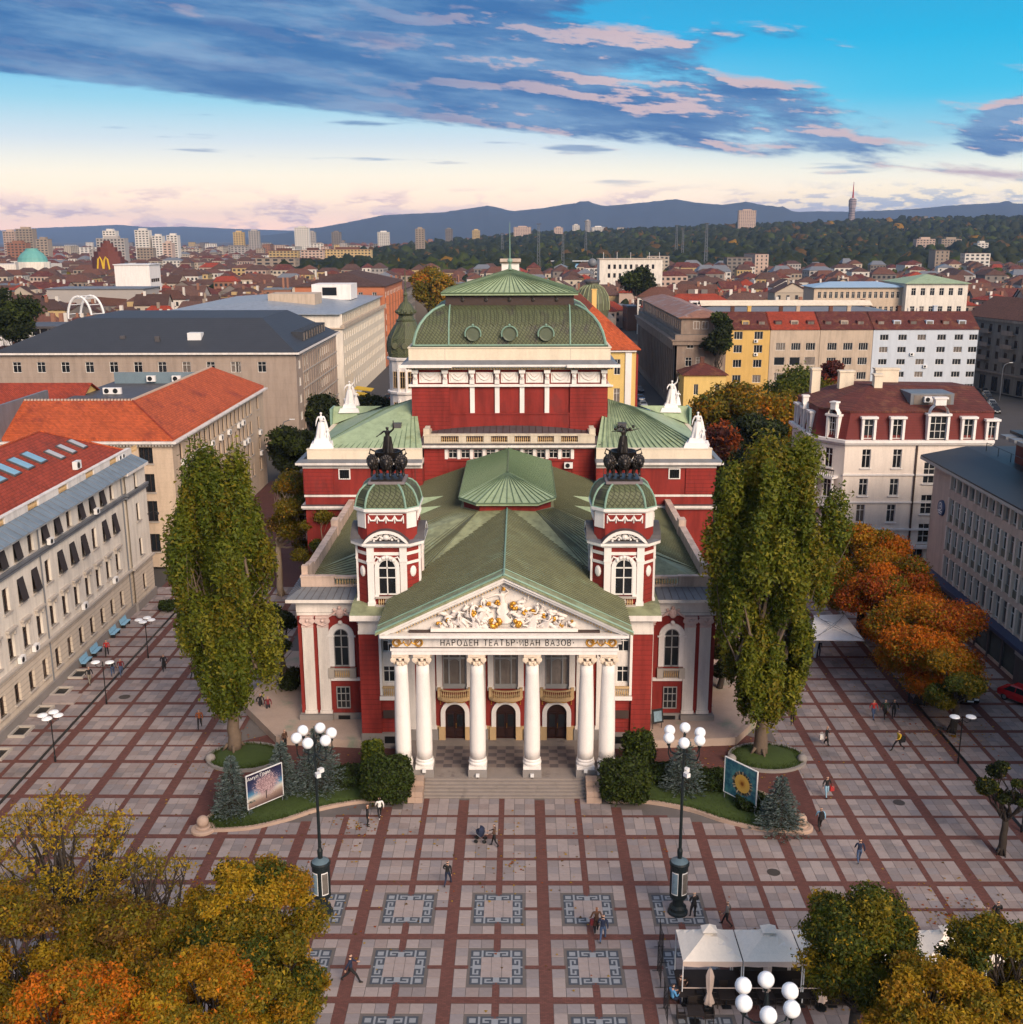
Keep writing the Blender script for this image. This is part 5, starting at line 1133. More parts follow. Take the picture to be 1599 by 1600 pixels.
lm.ball((0, -.92, 1.02), .27, 10, 7); lm.ball((0, -1.15, .92), .15, 8, 6); lm.ball((0, -1.18, .82), .10, 6, 5)
for k in range(14): a = 2*PI*k/14; lm.ball((.34*math.cos(a), -.74-.04*math.sin(3*a), 1.0+.34*math.sin(a)), .15, 6, 5); lm.ball((.24*math.cos(a+.2), -.90, 1.02+.25*math.sin(a+.2)), .10, 6, 4)
for s in (-1, 1): lm.ball((s*.17, -.95, 1.26), .08, 6, 4)
LIONM = lm.mesh('lion', BRONZE); LIONM.polygons.foreach_set('use_smooth', np.ones(len(LIONM.polygons), bool))
ch = MB(); ch.lathe([(.10, 0), (.5, .1), (.78, .42), (.98, .85), (1.05, .98), (.98, .98), (.70, .45), (.4, .2)], n=18)
for s in (-1, 1):
 ch.tube([(s*.95, -.2, .95), (s*1.35, -.3, 1.15), (s*1.45, -.2, .8), (s*1.0, -.1, .45)], [.07, .08, .07, .05], 6)
 ch.lathe([(.62, -.06), (.70, 0), (.62, .06), (.52, 0), (.62, -.06)], (s*1.0, .35, .25), 16, axis='X')
 for k in range(6): a = k*PI/3; ch.tube([(s*1.0, .35, .25), (s*1.0, .35+.55*math.cos(a), .25+.55*math.sin(a))], .04, 4)
CHM = ch.mesh('chariot', BRONZE)
def chariot_group(x, label, pose, rz):
 t = thing('bronze_chariot_group', label, 'statue', (TX+x, 27.6, 21.56), 0, 'bronze chariot groups on the front towers')
 m = MB(); m.box(-1.2, 1.2, -1.25, 1.2, 0, .14); m.build('base_plate', BRONZE, t)
 for dx, a, y in ((-.78, -26, -.02), (0, 0, -.15), (.78, 26, -.02)): o = link('lion', LIONM, t, (dx, y, .14), R(a)); o.scale = (1.18, 1.0, 1.30)
 link('chariot', CHM, t, (0, .35, 1.15))
 g_ = MB(); M_ = TRS((0, .35, 2.0), rz, (1.65, 1.65, 1.18)); merge(g_, SCM[pose], M_); robe(g_, M_, 1.05, .19, .25, amp=.3); 
 if pose == 'raise': g_.tube([M_ @ Vector((.40, -.12, 1.75)), M_ @ Vector((.41, -.12, 2.2))], .04, 5)
 else: 
  for k in range(7): g_.ball(M_ @ Vector((-.5+.17*k, -.05, 1.62+.14*math.sin(k*1.1))), .13, 6, 4)
 g_.build('goddess', BRONZE, t, smooth=True)
chariot_group(-9.22, 'dark bronze lion chariot with a goddess raising one arm, on the left tower dome', 'raise', R(-25))
chariot_group(9.22, 'dark bronze lion chariot with a goddess in swirling drapery, on the right tower dome', 'open', R(30))

def white_statue(x, y, z, rz, label, pose, second=False):
 t = thing('white_statue', label, 'statue', (TX+x, y, z), rz, 'white statue groups on the transept roof')
 m = MB(); m.prism([(-1.35, -1.25), (1.15, -1.25), (1.35, 1.1), (-1.15, 1.1)], 0, .5, scale=.85); m.prism([(-.9, -.8), (.8, -.8), (.8, .8), (-.9, .8)], .5, .95, scale=.8); m.build('pedestal', STATUE, t)
 g_ = MB(); M_ = TRS((0, 0, .9), 0, 1.62); merge(g_, SCM[pose], M_); robe(g_, M_, 1.08, .20, .38, folds=7, amp=.28)
 g_.tube([M_ @ Vector(p) for p in ((.15, .12, 1.42), (.25, .22, 1.0), (.35, .25, .5), (.4, .2, .05))], [.1, .18, .2, .22], 8)
 g_.build('figure', STATUE, t, smooth=True)
 g_ = MB(); M2 = TRS((.75, -.15, .75), R(30), 1.0) if second else TRS((.6, -.3, .8), R(25), .75); merge(g_, SCM['recline'] if not second else SCM['hold'], M2); robe(g_, M2, .95, .18, .42)
 g_.build('companion_figure', STATUE, t, smooth=True)
white_statue(-19.8, 57.3, 18.45, R(10), 'white statue of a draped figure on the front left corner of the transept roof', 'hold')
white_statue(19.8, 57.3, 18.45, R(-10), 'white statue of a draped figure on the front right corner of the transept roof', 'hold')
white_statue(-19.3, 74.0, 19.6, R(5), 'white statue group of two figures at the back left of the transept roof', 'raise', True)
white_statue(19.3, 74.0, 19.6, R(-5), 'white statue group of two figures at the back right of the transept roof', 'raise', True)

# ---- the carved group in the pediment: one body of relief, gilded attributes apart
rl = MB(); gd = MB()
Z0 = 12.62; Yf = 18.22
def rf(x, z, pose, s, rz=0, ry=0, rob=True):
 M_ = Matrix.Translation((x, Yf, Z0+z)) @ Matrix.Diagonal((1, .62, 1, 1)) @ TRS((0, 0, 0), R(rz), s, 0, R(ry)); merge(rl, SCM[pose], M_)
 if rob: robe(rl, M_, 1.0, .18, .40)
rf(0.0, .35, 'apollo', 1.50, -10, -5)
for x, z, p, s, rz, ry in ((-1.15, .75, 'hold', 1.02, 40, -18), (1.15, .7, 'raise', .98, -40, 16), (-1.9, .05, 'recline', 1.25, 60, -24), (1.95, .05, 'recline', 1.25, -60, 26), (-.75, .0, 'recline', 1.0, 30, -30), (.85, .0, 'recline', 1.0, -30, 30), (-2.9, .0, 'recline', 1.08, 70, -40), (2.9, .0, 'recline', 1.08, -70, 44), (-3.75, .0, 'hold', .70, 70, -50), (3.7, .0, 'hold', .72, -70, 52), (-4.5, .0, 'recline', .52, 80, -60), (4.35, .0, 'recline', .55, -80, 62), (-2.4, .9, 'raise', .62, 40, -30), (2.5, .85, 'open', .6, -40, 26)): rf(x, z, p, s, rz, ry)
random.seed(3)
for sx in (-1, 1):      # drapery and limbs between the figures
 for k in range(46):
  x = sx*random.uniform(.4, 4.8); zt = (PZ1-.75-Z0)*(1-abs(x)/6.9); z = random.uniform(0, max(.2, zt*.80))
  a = Vector((x, Yf-.10, Z0+z)); b = a+Vector((random.uniform(-.6, .6), -.10, random.uniform(-.30, .30))); c_ = b+Vector((random.uniform(-.4, .4), .05, random.uniform(-.35, .1)))
  rl.tube([a, a.lerp(b, .5)+Vector((0, -.06, .05)), b, c_], [.10, .16, .13, .06], 7)
 horse = [(sx*1.9, Yf-.1, Z0+.55), (sx*1.7, Yf-.2, Z0+.95), (sx*1.45, Yf-.3, Z0+1.35), (sx*1.7, Yf-.4, Z0+1.5), (sx*1.95, Yf-.42, Z0+1.3)]
 if sx < 0: rl.tube(horse, [.36, .32, .24, .18, .10], 8)
def gild(x, z, r, sx_=1.0):
 """a gilded scarf or garland: a few overlapping curled folds"""
 for k in range(5):
  a = random.uniform(0, 2*PI); q = r*random.uniform(.3, .9); p = [Vector((x+q*math.cos(a+t)*sx_, Yf-.30-.05*math.sin(3*t), Z0+z+q*math.sin(a+t)*.9)) for t in (0, .6, 1.2, 1.8)]
  gd.tube(p, [r*.22, r*.44, r*.38, r*.14], 6)
for x, z, r in ((-.62, .45, .46), (.78, .42, .44), (-.45, 1.95, .26), (.72, 1.65, .36), (-1.1, 1.85, .26), (0, 2.95, .20), (1.45, 1.2, .24), (2.1, 1.25, .34), (-2.3, 1.25, .34), (-3.3, .75, .26), (-4.65, .3, .26), (3.5, .75, .24), (4.1, .25, .22), (-4.0, .62, .2), (4.85, .55, .12), (-1.7, 1.55, .2), (2.9, .95, .2)): gild(x, z, r)
rl.box(4.75, 5.15, Yf-.1, Yf+.1, Z0, Z0+.42)
rl.build('pediment_relief', RELIEF, TH, smooth=True); gd.build('gilded_attributes', GOLD, TH, smooth=True)

# ================================================================ GROUND
def sheet(name, pts, z, m, **kw):
 b = MB(); b.poly([(p[0], p[1], z) for p in pts]); o = b.build(name, m); o['kind'] = 'structure'; return o
def ground():
 n = 64; rads = [0, 120, 260, 500, 900, 1600, 2600, 4200, 7000, 12000, 22000, 40000]; vs = [(0, 60, -.30)]; fs = []
 for r in rads[1:]:
  for i in range(n): a = 2*PI*i/n; vs.append((r*math.cos(a), 60+r*math.sin(a), -.30))
 fs += [(0, 1+i, 1+(i+1) % n) for i in range(n)]
 for k in range(len(rads)-2):
  for i in range(n): a = 1+k*n; fs.append((a+i, a+n+i, a+n+(i+1) % n, a+(i+1) % n))
 o = MB().add(vs, fs).build('ground', CITYG); o['kind'] = 'structure'
ground()
PX0, PX1, PY0, PY1 = -41.2, 47.0, -26.4, 66
m = MB(); m.box(PX0-1, PX1+1, PY0, PY1, -.25, -.02); PLZ = m.build('plaza', MORTAR); PLZ['kind'] = 'structure'

# red brick bands: wide ones every 5.5 m, thin ones halfway between
WW, TW, PD = .72, .38, 5.5
def in_keep(x, y):      # where something else lies on the square (theatre, beds): no slabs
 return abs(x-TX) < 17.6 and y > 28.4 or abs(x-TX) < 11.7 and y > 24.2 or abs(x-TX) < 7.2 and y > 16.1 or 6.9 < abs(x-TX) < 22.2 and y > 12.2+max(0, 17-abs(x-TX))*.30+max(0, abs(x-TX)-20.5)*3.0
MEA = [(PD*i, PD*(j+.5)) for i in (-2, -1, 0, 1, 2) for j in (0, -1, -2)]
vx = [2.75+PD*k for k in range(-8, 9)]; vx = [x for x in vx if PX0 < x < PX1]; tx = [PD*k for k in range(-7, 9) if PX0 < PD*k < PX1]
hy = [PD*k for k in range(-4, 12)]; ty = [PD*(k+.5) for k in range(-5, 12)]
m = MB(); zt = .0
def strip(x0, x1, y0, y1, z):
 m.quad((x0, y0, z), (x1, y0, z), (x1, y1, z), (x0, y1, z))
def near_mea(x, y): return any(abs(x-a) < 1.55 and abs(y-b) < 1.55 for a, b in MEA)
ys_all = sorted(hy+ty)
for x in vx:
 for ya in range(int(PY0), int(PY1)): 
  if not in_keep(x, ya+.5): strip(x-WW/2, x+WW/2, ya, ya+1, zt)
def split_line(vals, w, lo, hi):
 out = []; c = lo
 for v in sorted(vals):
  if v-w/2 > c: out.append((c, v-w/2))
  c = v+w/2
 if c < hi: out.append((c, hi))
 return out
for y, w in [(y, .52) for y in hy]+[(y, .30) for y in ty]:
 for a, b in split_line(vx, WW, PX0, PX1):
  n = max(1, int((b-a)/.7))
  for k in range(n):
   x0, x1 = a+(b-a)*k/n, a+(b-a)*(k+1)/n
   if not in_keep((x0+x1)/2, y) and not (w < .5 and near_mea((x0+x1)/2, y)): strip(x0, x1, y-w/2, y+w/2, zt)
for x in tx:
 bb = sorted([(y-.26, y+.26) for y in hy]+[(y-.15, y+.15) for y in ty]); c = PY0
 for a, b in bb+[(PY1, PY1)]:
  if a > c:
   n = max(1, int((a-c)/.8))
   for k in range(n):
    y0, y1 = c+(a-c)*k/n, c+(a-c)*(k+1)/n
    if not in_keep(x, (y0+y1)/2) and not near_mea(x, (y0+y1)/2): strip(x-TW/2, x+TW/2, y0, y1, zt)
  c = b
bb_ = m.build('brick_band', BRICKP, PLZ); bb_['kind'] = 'stuff'

# paving slabs between the bands: a 3 x 3 field in each half cell, each slab its own height and tone
cx_edges = []
lines_x = sorted([(x, WW) for x in vx]+[(x, TW) for x in tx]); lines_y = sorted([(y, .52) for y in hy]+[(y, .30) for y in ty])
slabs = []
def spans(lines, lo, hi):
 out = []; c = lo
 for v, w in lines: 
  if v-w/2 > c+.3: out.append((c, v-w/2))
  c = max(c, v+w/2)
 if hi > c+.3: out.append((c, hi))
 return out
for (xa, xb) in spans(lines_x, PX0, PX1):
 for (ya, yb) in spans(lines_y, PY0, PY1):
  nx_, ny_ = max(1, round((xb-xa)/.75)), max(1, round((yb-ya)/.80))
  for i in range(nx_):
   for j in range(ny_):
    x0, x1 = xa+(xb-xa)*i/nx_, xa+(xb-xa)*(i+1)/nx_; y0, y1 = ya+(yb-ya)*j/ny_, ya+(yb-ya)*(j+1)/ny_
    xm, ym = (x0+x1)/2, (y0+y1)/2
    if in_keep(xm, ym) or any(abs(xm-a) < 1.5 and abs(ym-b) < 1.5 for a, b in MEA): continue
    slabs.append((xm, ym, x1-x0, y1-y0))
def seen(x, y):
 d = Vector((x, y, 0))-Vector(CAM); f = d.y*math.cos(PITCH)-d.z*math.sin(PITCH); v = (-d.y*math.sin(PITCH)-d.z*math.cos(PITCH))/f*FPX+800; u = d.x/f*FPX+800
 return f, u, v
vis = []
for s in slabs:
 f, u, v = seen(s[0], s[1]); vis.append((0 if (470 < u < 1040 and 1250 < v < 1620) else 1, f, s))
vis.sort(key=lambda t: t[:2])
SLM = {}
def slab_mesh(w, h, k):
 key = (round(w, 2), round(h, 2), k)
 if key not in SLM:
  b = MB(); w2, h2 = w/2-.013, h/2-.013; e = .014; b.add([(-w2,-h2,-.03),(w2,-h2,-.03),(w2,h2,-.03),(-w2,h2,-.03),(-w2,-h2,-e),(w2,-h2,-e),(w2,h2,-e),(-w2,h2,-e),(-w2+e,-h2+e,0),(w2-e,-h2+e,0),(w2-e,h2-e,0),(-w2+e,h2-e,0)], [(8,9,10,11)]+[(i,(i+1)%4,4+(i+1)%4,4+i) for i in range(4)]+[(4+i,4+(i+1)%4,8+(i+1)%4,8+i) for i in range(4)])
  SLM[key] = b.mesh('paving_slab', SLABS[k])
 return SLM[key]
random.seed(11)
for t, f, s in vis[:290]:
 o = link('paving_slab', slab_mesh(s[2], s[3], random.choice((0, 1, 1, 2, 3))), PLZ, (s[0], s[1], random.uniform(-.003, .003)))
rest = [s for t, f, s in vis[290:]]; A = np.array(rest); n = len(A); zz = RNG.uniform(-.003, .003, n); e = .013
w2, h2 = A[:, 2]/2-e, A[:, 3]/2-e
V = np.empty((n, 8, 3))
for i, (sx, sy, zb) in enumerate(((-1,-1,-.03),(1,-1,-.03),(1,1,-.03),(-1,1,-.03),(-1,-1,0),(1,-1,0),(1,1,0),(-1,1,0))): V[:, i, 0] = A[:, 0]+sx*w2; V[:, i, 1] = A[:, 1]+sy*h2; V[:, i, 2] = zz+zb
Q = np.array([(4,5,6,7),(0,1,5,4),(1,2,6,5),(2,3,7,6),(3,0,4,7)])
F = (np.arange(n)[:, None, None]*8+Q[None]).reshape(-1, 4); mi = np.repeat(RNG.choice([0, 1, 1, 2, 3], n), 5)
o = link('paving_slab_field', np_mesh('paving_slab_field', V.reshape(-1, 3), F, SLABS, mi), PLZ); o['kind'] = 'stuff'

# key-pattern inlays
KEY = ["######", "#.....", "#.###.", "#...#.", "#####."]
RING = ["#####", "#...#", "#...#", "#...#", "#####"]
GN = 25; grid = [[0]*GN for _ in range(GN)]
def stamp(pat, r, c, tr=False, fh=False, fv=False):
 for i, row in enumerate(pat):
  for j, ch_ in enumerate(row):
   if ch_ == '#':
    a, b = (len(pat)-1-i if fv else i), (len(row)-1-j if fh else j)
    if tr: a, b = b, a
    grid[r+a][c+b] = 1
for r in (0, 20):
 for c in (0, 20): stamp(RING, r, c)
stamp(KEY, 0, 6); stamp(KEY, 0, 13, fh=True); stamp(KEY, 20, 6, fv=True); stamp(KEY, 20, 13, fh=True, fv=True)
stamp(KEY, 6, 0, tr=True); stamp(KEY, 13, 0, tr=True, fh=True); stamp(KEY, 6, 20, tr=True, fv=True); stamp(KEY, 13, 20, tr=True, fh=True, fv=True)
b = MB(); S_z = 2.94/GN; h = 1.47
for (x0, x1, y0, y1) in ((-h, h, h-5*S_z, h), (-h, h, -h, -h+5*S_z), (-h, -h+5*S_z, -h+5*S_z, h-5*S_z), (h-5*S_z, h, -h+5*S_z, h-5*S_z)): b.quad((x0,y0,-.004),(x1,y0,-.004),(x1,y1,-.004),(x0,y1,-.004), 0)
for r in range(GN):
 c = 0
 while c < GN:
  if grid[r][c]:
   e_ = c
   while e_ < GN and grid[r][e_]: e_ += 1
   x0, x1, y1, y0 = -h+c*S_z, -h+e_*S_z, h-r*S_z, h-(r+1)*S_z; b.box(x0, x1, y0, y1, -.003, .003, 1); c = e_
  else: c += 1
inn = h-5*S_z; q = 2*inn/3
for i in range(3):
 for j in range(3): x0 = -inn+i*q; y0 = -inn+j*q; b.box(x0+.012, x0+q-.012, y0+.012, y0+q-.012, -.03, random.uniform(-.002, .002), 2)
MEAM = b.mesh('key_pattern_inlay', [INLAYL, INLAYD, SLABS[1]])
for x, y in MEA: link('key_pattern_inlay', MEAM, PLZ, (x, y, 0))
# drain channels, manholes, patches
for x in (-36.6, 36.2):
 b = MB(); b.box(x-.14, x+.14, PY0, 64, -.02, .006); b.build('drain_channel', BLACKM, PLZ)
for px, py, r in ((1405, 1254, .42), (1209, 1363, .42), (195, 1089, .5), (1468, 1138, .4)):
 p = gz(px, py); b = MB(); b.lathe([(r, .0), (r, .012), (r*.86, .016), (r*.84, .010), (.01, .010)], (p.x, p.y, 0), 20); b.build('manhole_cover', mat('cast_iron_%d' % px, (.06, .05, .045), .6, .3, 6, .3), PLZ)

# planting beds either side of the steps
def smooth(pts, n=6, closed=True):
 P = [Vector((p[0], p[1], 0)) for p in pts]; out = []; k = len(P)
 for i in range(k if closed else k-1):
  a, b_, c, d = P[(i-1) % k] if closed or i else P[0], P[i], P[(i+1) % k], P[(i+2) % k] if closed or i < k-2 else P[-1]
  for t in [j/n for j in range(n)]:
   out.append(.5*((2*b_)+(c-a)*t+(2*a-5*b_+4*c-d)*t*t+(3*b_-a-3*c+d)*t**3))
 if not closed: out.append(P[-1])
 return out
def bed(pts, zg, kname='stone_kerb', kmat=None):
 lp = smooth(pts); b = MB(); n = len(lp); c = sum(lp, Vector())/n
 vs = [(p.x, p.y, .10) for p in lp]+[(c.x+(p.x-c.x)*.6, c.y+(p.y-c.y)*.6, zg) for p in lp]+[(c.x, c.y, zg)]
 b.add(vs, [(i, (i+1) % n, n+(i+1) % n, n+i) for i in range(n)]+[(n+i, n+(i+1) % n, 2*n) for i in range(n)]); o = b.build('lawn_bed', GRASS, smooth=True); o['kind'] = 'structure'
 b = MB(); k = []
 for i in range(n):
  t = (lp[(i+1) % n]-lp[i-1]).normalized(); nn = Vector((t.y, -t.x, 0)); k.append((lp[i]+nn*.16, lp[i]-nn*.10))
 vs = []
 for o_, i_ in k: vs += [(o_.x, o_.y, -.02), (o_.x, o_.y, .22), (i_.x, i_.y, .22), (i_.x, i_.y, -.02)]
 b.add(vs, [(4*i+j, 4*((i+1) % n)+j, 4*((i+1) % n)+(j+1) % 4, 4*i+(j+1) % 4) for i in range(n) for j in range(3)]); b.build('kerb', kmat or STEPB, o)
 return lp
def blades(lp, n, name='grass'):
 P = np.array([(p.x, p.y) for p in lp]); lo, hi = P.min(0), P.max(0); out = []
 while len(out) < n:
  q = RNG.uniform(lo, hi, (4000, 2)); ins = np.zeros(len(q), bool); j = len(P)-1
  for i in range(len(P)):
   c = ((P[i, 1] > q[:, 1]) != (P[j, 1] > q[:, 1])) & (q[:, 0] < (P[j, 0]-P[i, 0])*(q[:, 1]-P[i, 1])/(P[j, 1]-P[i, 1]+1e-12)+P[i, 0]); ins ^= c; j = i
  out += list(q[ins])
 q = np.array(out[:n]); a = RNG.uniform(0, 2*PI, n); hgt = RNG.uniform(.08, .22, n); w = .03
 V = np.empty((n, 3, 3)); ctr = P.mean(0); rr = np.linalg.norm(q-ctr, axis=1); zb = np.full(n, .12)
 for k, (sg, up) in enumerate(((-1, 0), (1, 0), (0, 1))):
  V[:, k, 0] = q[:, 0]+sg*w*np.cos(a)+up*RNG.normal(0, .05, n); V[:, k, 1] = q[:, 1]+sg*w*np.sin(a)+up*RNG.normal(0, .05, n); V[:, k, 2] = zb+up*(hgt+.12)
 o = link(name, np_mesh(name, V.reshape(-1, 3), np.arange(3*n).reshape(-1, 3), [MATS['grass_blade']])); o['kind'] = 'stuff'
 tag(o, name, 'grass')
leafmat('grass_blade', (.055, .085, .018), .4)
BEDP = [(21.2, 12.0), (18.2, 11.8), (15.6, 12.9), (13.3, 14.5), (10.4, 15.6), (7.6, 15.8), (7.4, 17.2), (7.6, 18.6), (12, 18.6), (16, 18.2), (18.6, 17.2), (20.0, 15.2)]
for s in (-1, 1):
 P_ = [(TX+s*x, y) for x, y in BEDP]; P_ = P_ if s > 0 else P_[::-1]
 lp = bed(P_, .34); b0 = len(bpy.data.objects); blades(lp, 9000)
 for o in bpy.data.objects:
  if o.name.startswith('grass') and 'side_done' not in o: o['label'] = 'short mown grass in the %s bed beside the steps' % ('spruce-filled left' if s < 0 else 'smaller-spruced right'); o['side_done'] = 1
 p = gz(*((318, 1297) if s < 0 else (1251, 1294)))
 t = thing('stone_ball', 'round stone ball at the tip of the %s' % ('left bed by the blossom billboard' if s < 0 else 'right bed by the young spruce'), 'stone ball', (p.x, p.y, 0), 0, 'stone balls ending the beds')
 b = MB(); b.lathe([(.85, 0), (.85, .16), (.76, .22), (.5, .23), (.52, .32), (.45, .36)], n=20); b.build('disc', STEPB, t); b = MB(); b.ball((0, 0, .68), .42, 14, 9); b.build('ball', STEPB, t, smooth=True)
 # bed around the poplar
 pc = [(TX+s*(20.6+2.9*math.cos(a)), 22.6+2.3*math.sin(a)) for a in [2*PI*i/10 for i in range(10)]]
 lp = bed(pc if s > 0 else pc[::-1], .42, kmat=PLINTH); blades(lp, 3500)
 for o in bpy.data.objects:
  if o.name.startswith('grass') and 'side_done' not in o: o['label'] = 'grass round the foot of the %s poplar' % ('two-headed left' if s < 0 else 'broad right'); o['side_done'] = 1
 for kx in (-2.95, 2.6):
  b = MB(); b.ball((TX+s*(20.6+kx), 22.0, .3), .42, 10, 6, sz=.9); o = b.build('stone_ball', PLINTH, smooth=True); tag(o, 'dark stone ball %s the kerb ring of the %s poplar' % ('on the inner side of' if kx < 0 else 'on the outer side of', 'left' if s < 0 else 'right'), 'stone ball', 'stone balls ending the beds')
 # brick path and raised terrace in front of the pavilion
 b = MB(); b.poly([(TX+s*x, y, .004) for x, y in ((7.2, 18.4), (11.6, 18.5), (18.6, 16.5), (21.0, 12.6), (22.2, 12.4), (22.5, 16.5), (22.6, 20.6), (22.4, 25.0), (17.6, 28.2), (11.6, 25.0), (7.2, 24.3))][::s]); o = b.build('brick_path', BRICKD); o['kind'] = 'structure'
 b = MB(); b.prism([(TX+s*x, y) for x, y in ((11.62, 24.6), (18.4, 25.2), (22.6, 31.5), (21.2, 44), (17.3, 44), (17.3, 28.4), (11.62, 28.4))][::s], 0, .62); o = b.build('terrace', TERR); o['kind'] = 'structure'
 b = MB()
 for (xa, ya), (xb, yb) in (((11.62, 24.5), (18.5, 25.1)), ((18.5, 25.1), (22.8, 31.5)), ((22.8, 31.5), (21.4, 44))):
  a, c = Vector((TX+s*xa, ya, .33)), Vector((TX+s*xb, yb, .33)); d = c-a; b.obox((a+c)/2, d.length, .36, .70, math.atan2(d.y, d.x))
 b.build('coping', TERR, o)
for o in bpy.data.objects:
 if 'side_done' in o: del o['side_done']

# ================================================================ NEIGHBOURING BUILDINGS
def awning(par, x, y, z, h, w, rz, out=.75):
 key = ('awn', round(w, 2), round(h, 2))
 if key not in _WIN:
  a = MB(); a.add([(-w/2, 0, h), (w/2, 0, h), (w/2, -out, .25), (-w/2, -out, .25), (-w/2, .02, h-.02), (w/2, .02, h-.02), (w/2, -out+.03, .25), (-w/2, -out+.03, .25)], [(0,1,2,3), (7,6,5,4), (3,2,6,7), (0,3,7,4), (1,5,6,2)])
  b = MB()
  for s in (-1, 1): b.tube([(s*w/2, 0, .45), (s*w/2, -out, .22)], .02, 4); b.tube([(s*w/2, 0, h), (s*w/2, -out, .24)], .015, 4)
  b.tube([(-w/2, -out, .22), (w/2, -out, .22)], .025, 4)
  _WIN[key] = (a.mesh('awning', mat('black_awning', (.035, .028, .03), .85, .2, 2)), b.mesh('awning_arm', BLACKM))
 a, b = _WIN[key]; o = link('awning', a, par, (x, y, z), rz); link('awning_arm', b, o)

# ---- left: long white building with awnings
B1 = thing('office_building', 'long white stucco building with slanted black awnings and skylights in its red roof', 'building', (-41.2, 63.5, 0))
us = [54.05-2.755*k for k in range(14)]; uu = sorted(y-63.5+75.5 for y in us)
facade(B1, (0, -75.5), E_, 72.0, 15.6, BEIGE2, [(5.7, 2.1, 1.15, uu, 'tee'), (9.8, 2.1, 1.15, uu, 'tee'), (13.45, 1.75, 1.15, uu, 'tee')], z0=4.95, fm=FRAMEB, depth=.4, sill=SILLS)
facade(B1, (.06, -75.5), E_, 72.0, 4.75, L1RUST, [(1.75, 1.75, 1.1, uu, 'tee')], z0=.9, fm=FRAMEB, depth=.4, sill=SILLS)
facade(B1, (.30, -6.2), E_, 6.2, 15.6, BEIGE2, [(5.6, 2.0, 1.0, [3.1], 'tee'), (9.6, 2.0, 1.0, [3.1], 'tee'), (13.3, 1.7, .9, [3.1], 'tee')], z0=4.95, fm=FRAMEB, depth=.35, sill=SILLS)
facade(B1, (.36, -6.2), E_, 6.2, 4.75, L1RUST, [(1.75, 1.75, 1.0, [3.1], 'tee')], z0=.9, fm=FRAMEB, depth=.35, sill=SILLS)
m = MB(); m.box(-15, -.42, -75.5, -.02, 0, 15.6); m.box(-.42, .28, -.03, 0, 0, 15.6); m.box(-15, .28, -.1, -.021, 0, 15.6); m.build('wall', BEIGE2, B1)
m = MB(); m.box(-.4, .28, -75.5, -6.2, 0, .9); m.box(-.4, .55, -6.2, .1, 0, .9); m.build('plinth', PLINTH, B1)
for n_, (z0, z1, d, mm) in enumerate(((4.75, 4.95, .35, SILLS), (12.75, 12.95, .22, LEAD), (13.05, 13.3, .30, LEAD), (15.3, 15.6, .45, WHITE))):
 m = MB(); m.box(-.3, d, -75.5, -6.45, z0, z1); m.box(-.3, d+.3, -6.449, .15, z0, z1); m.build('string_course', mm, B1)
for k, y in enumerate(us):
 u = y-63.5
 m = MB(); m.box(.0, .34, u-.85, u+.85, 8.25, 8.42); m.box(.0, .22, u-.7, u+.7, 8.05, 8.25); m.box(.0, .26, u-.62, u-.45, 7.75, 8.05); m.box(.0, .26, u+.45, u+.62, 7.75, 8.05); m.build('window_hood', SILLS, B1)
 if k in (0, 1, 3, 4, 5, 7, 8, 10, 11): awning(B1, .02, u, 9.75, 2.2, 1.1, E_, (.35, .75, .5)[k % 3])
 if k in (1, 2, 3, 5, 6, 8, 9, 12): awning(B1, .02, u, 13.4, 1.85, 1.1, E_, (.5, .3, .6)[k % 3])
 if k in (1, 4, 8, 9): aircon(B1, .08, u+.95, 5.0, E_, .95)
 if k in (2, 6): aircon(B1, .3, u+.1, 13.35, E_, .9)
m = MB(); m.add([(.75, -75.5, 15.61), (.75, .2, 15.61), (-.9, -.3, 16.55), (-.9, -75.5, 16.55), (-15, .2, 15.61), (-14, -.3, 16.55)], [(0,1,2,3), (1,4,5,2)]); sk = m.build('eaves_roof', mat('blue_grey_sheet', (.17, .22, .27), .45, .2, .5, .05, streak=.2), B1)
m = MB()
for k in range(62): y = -70+k*1.13; m.tube([(.74, y, 15.64), (-.88, y+.1, 16.57)], .03, 4)
m.build('roof_seam', LEAD, sk, kind='stuff')
m = MB()
for k in range(11): y = -70.5+k*6.6; m.box(-1.3, -.95, y, y+4.4, 16.5, 17.15)
m.box(-1.34, -.90, -75.5, -.4, 17.151, 17.25); m.build('parapet', WHITE, B1)
m = MB()
for k in range(11): y = -70.5+k*6.6; balusters(m, (-1.12, y+4.4), (-1.12, y+6.6), 16.5, 17.15, 7, .1)
m.build('baluster', BALU, B1, kind='stuff')
m = MB(); e, r, zr = 16.9, -8.4, 20.1
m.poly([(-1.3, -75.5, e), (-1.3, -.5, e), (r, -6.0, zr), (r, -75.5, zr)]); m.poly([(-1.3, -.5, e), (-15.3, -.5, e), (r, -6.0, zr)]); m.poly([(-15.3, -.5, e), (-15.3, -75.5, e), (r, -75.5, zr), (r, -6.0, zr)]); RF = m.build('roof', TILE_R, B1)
m = MB(); m.tube([(r, -75, zr+.03), (r, -6, zr+.03), (-1.3, -.5, e+.03)], .12, 5); m.build('ridge_tile', TILE_O, RF)
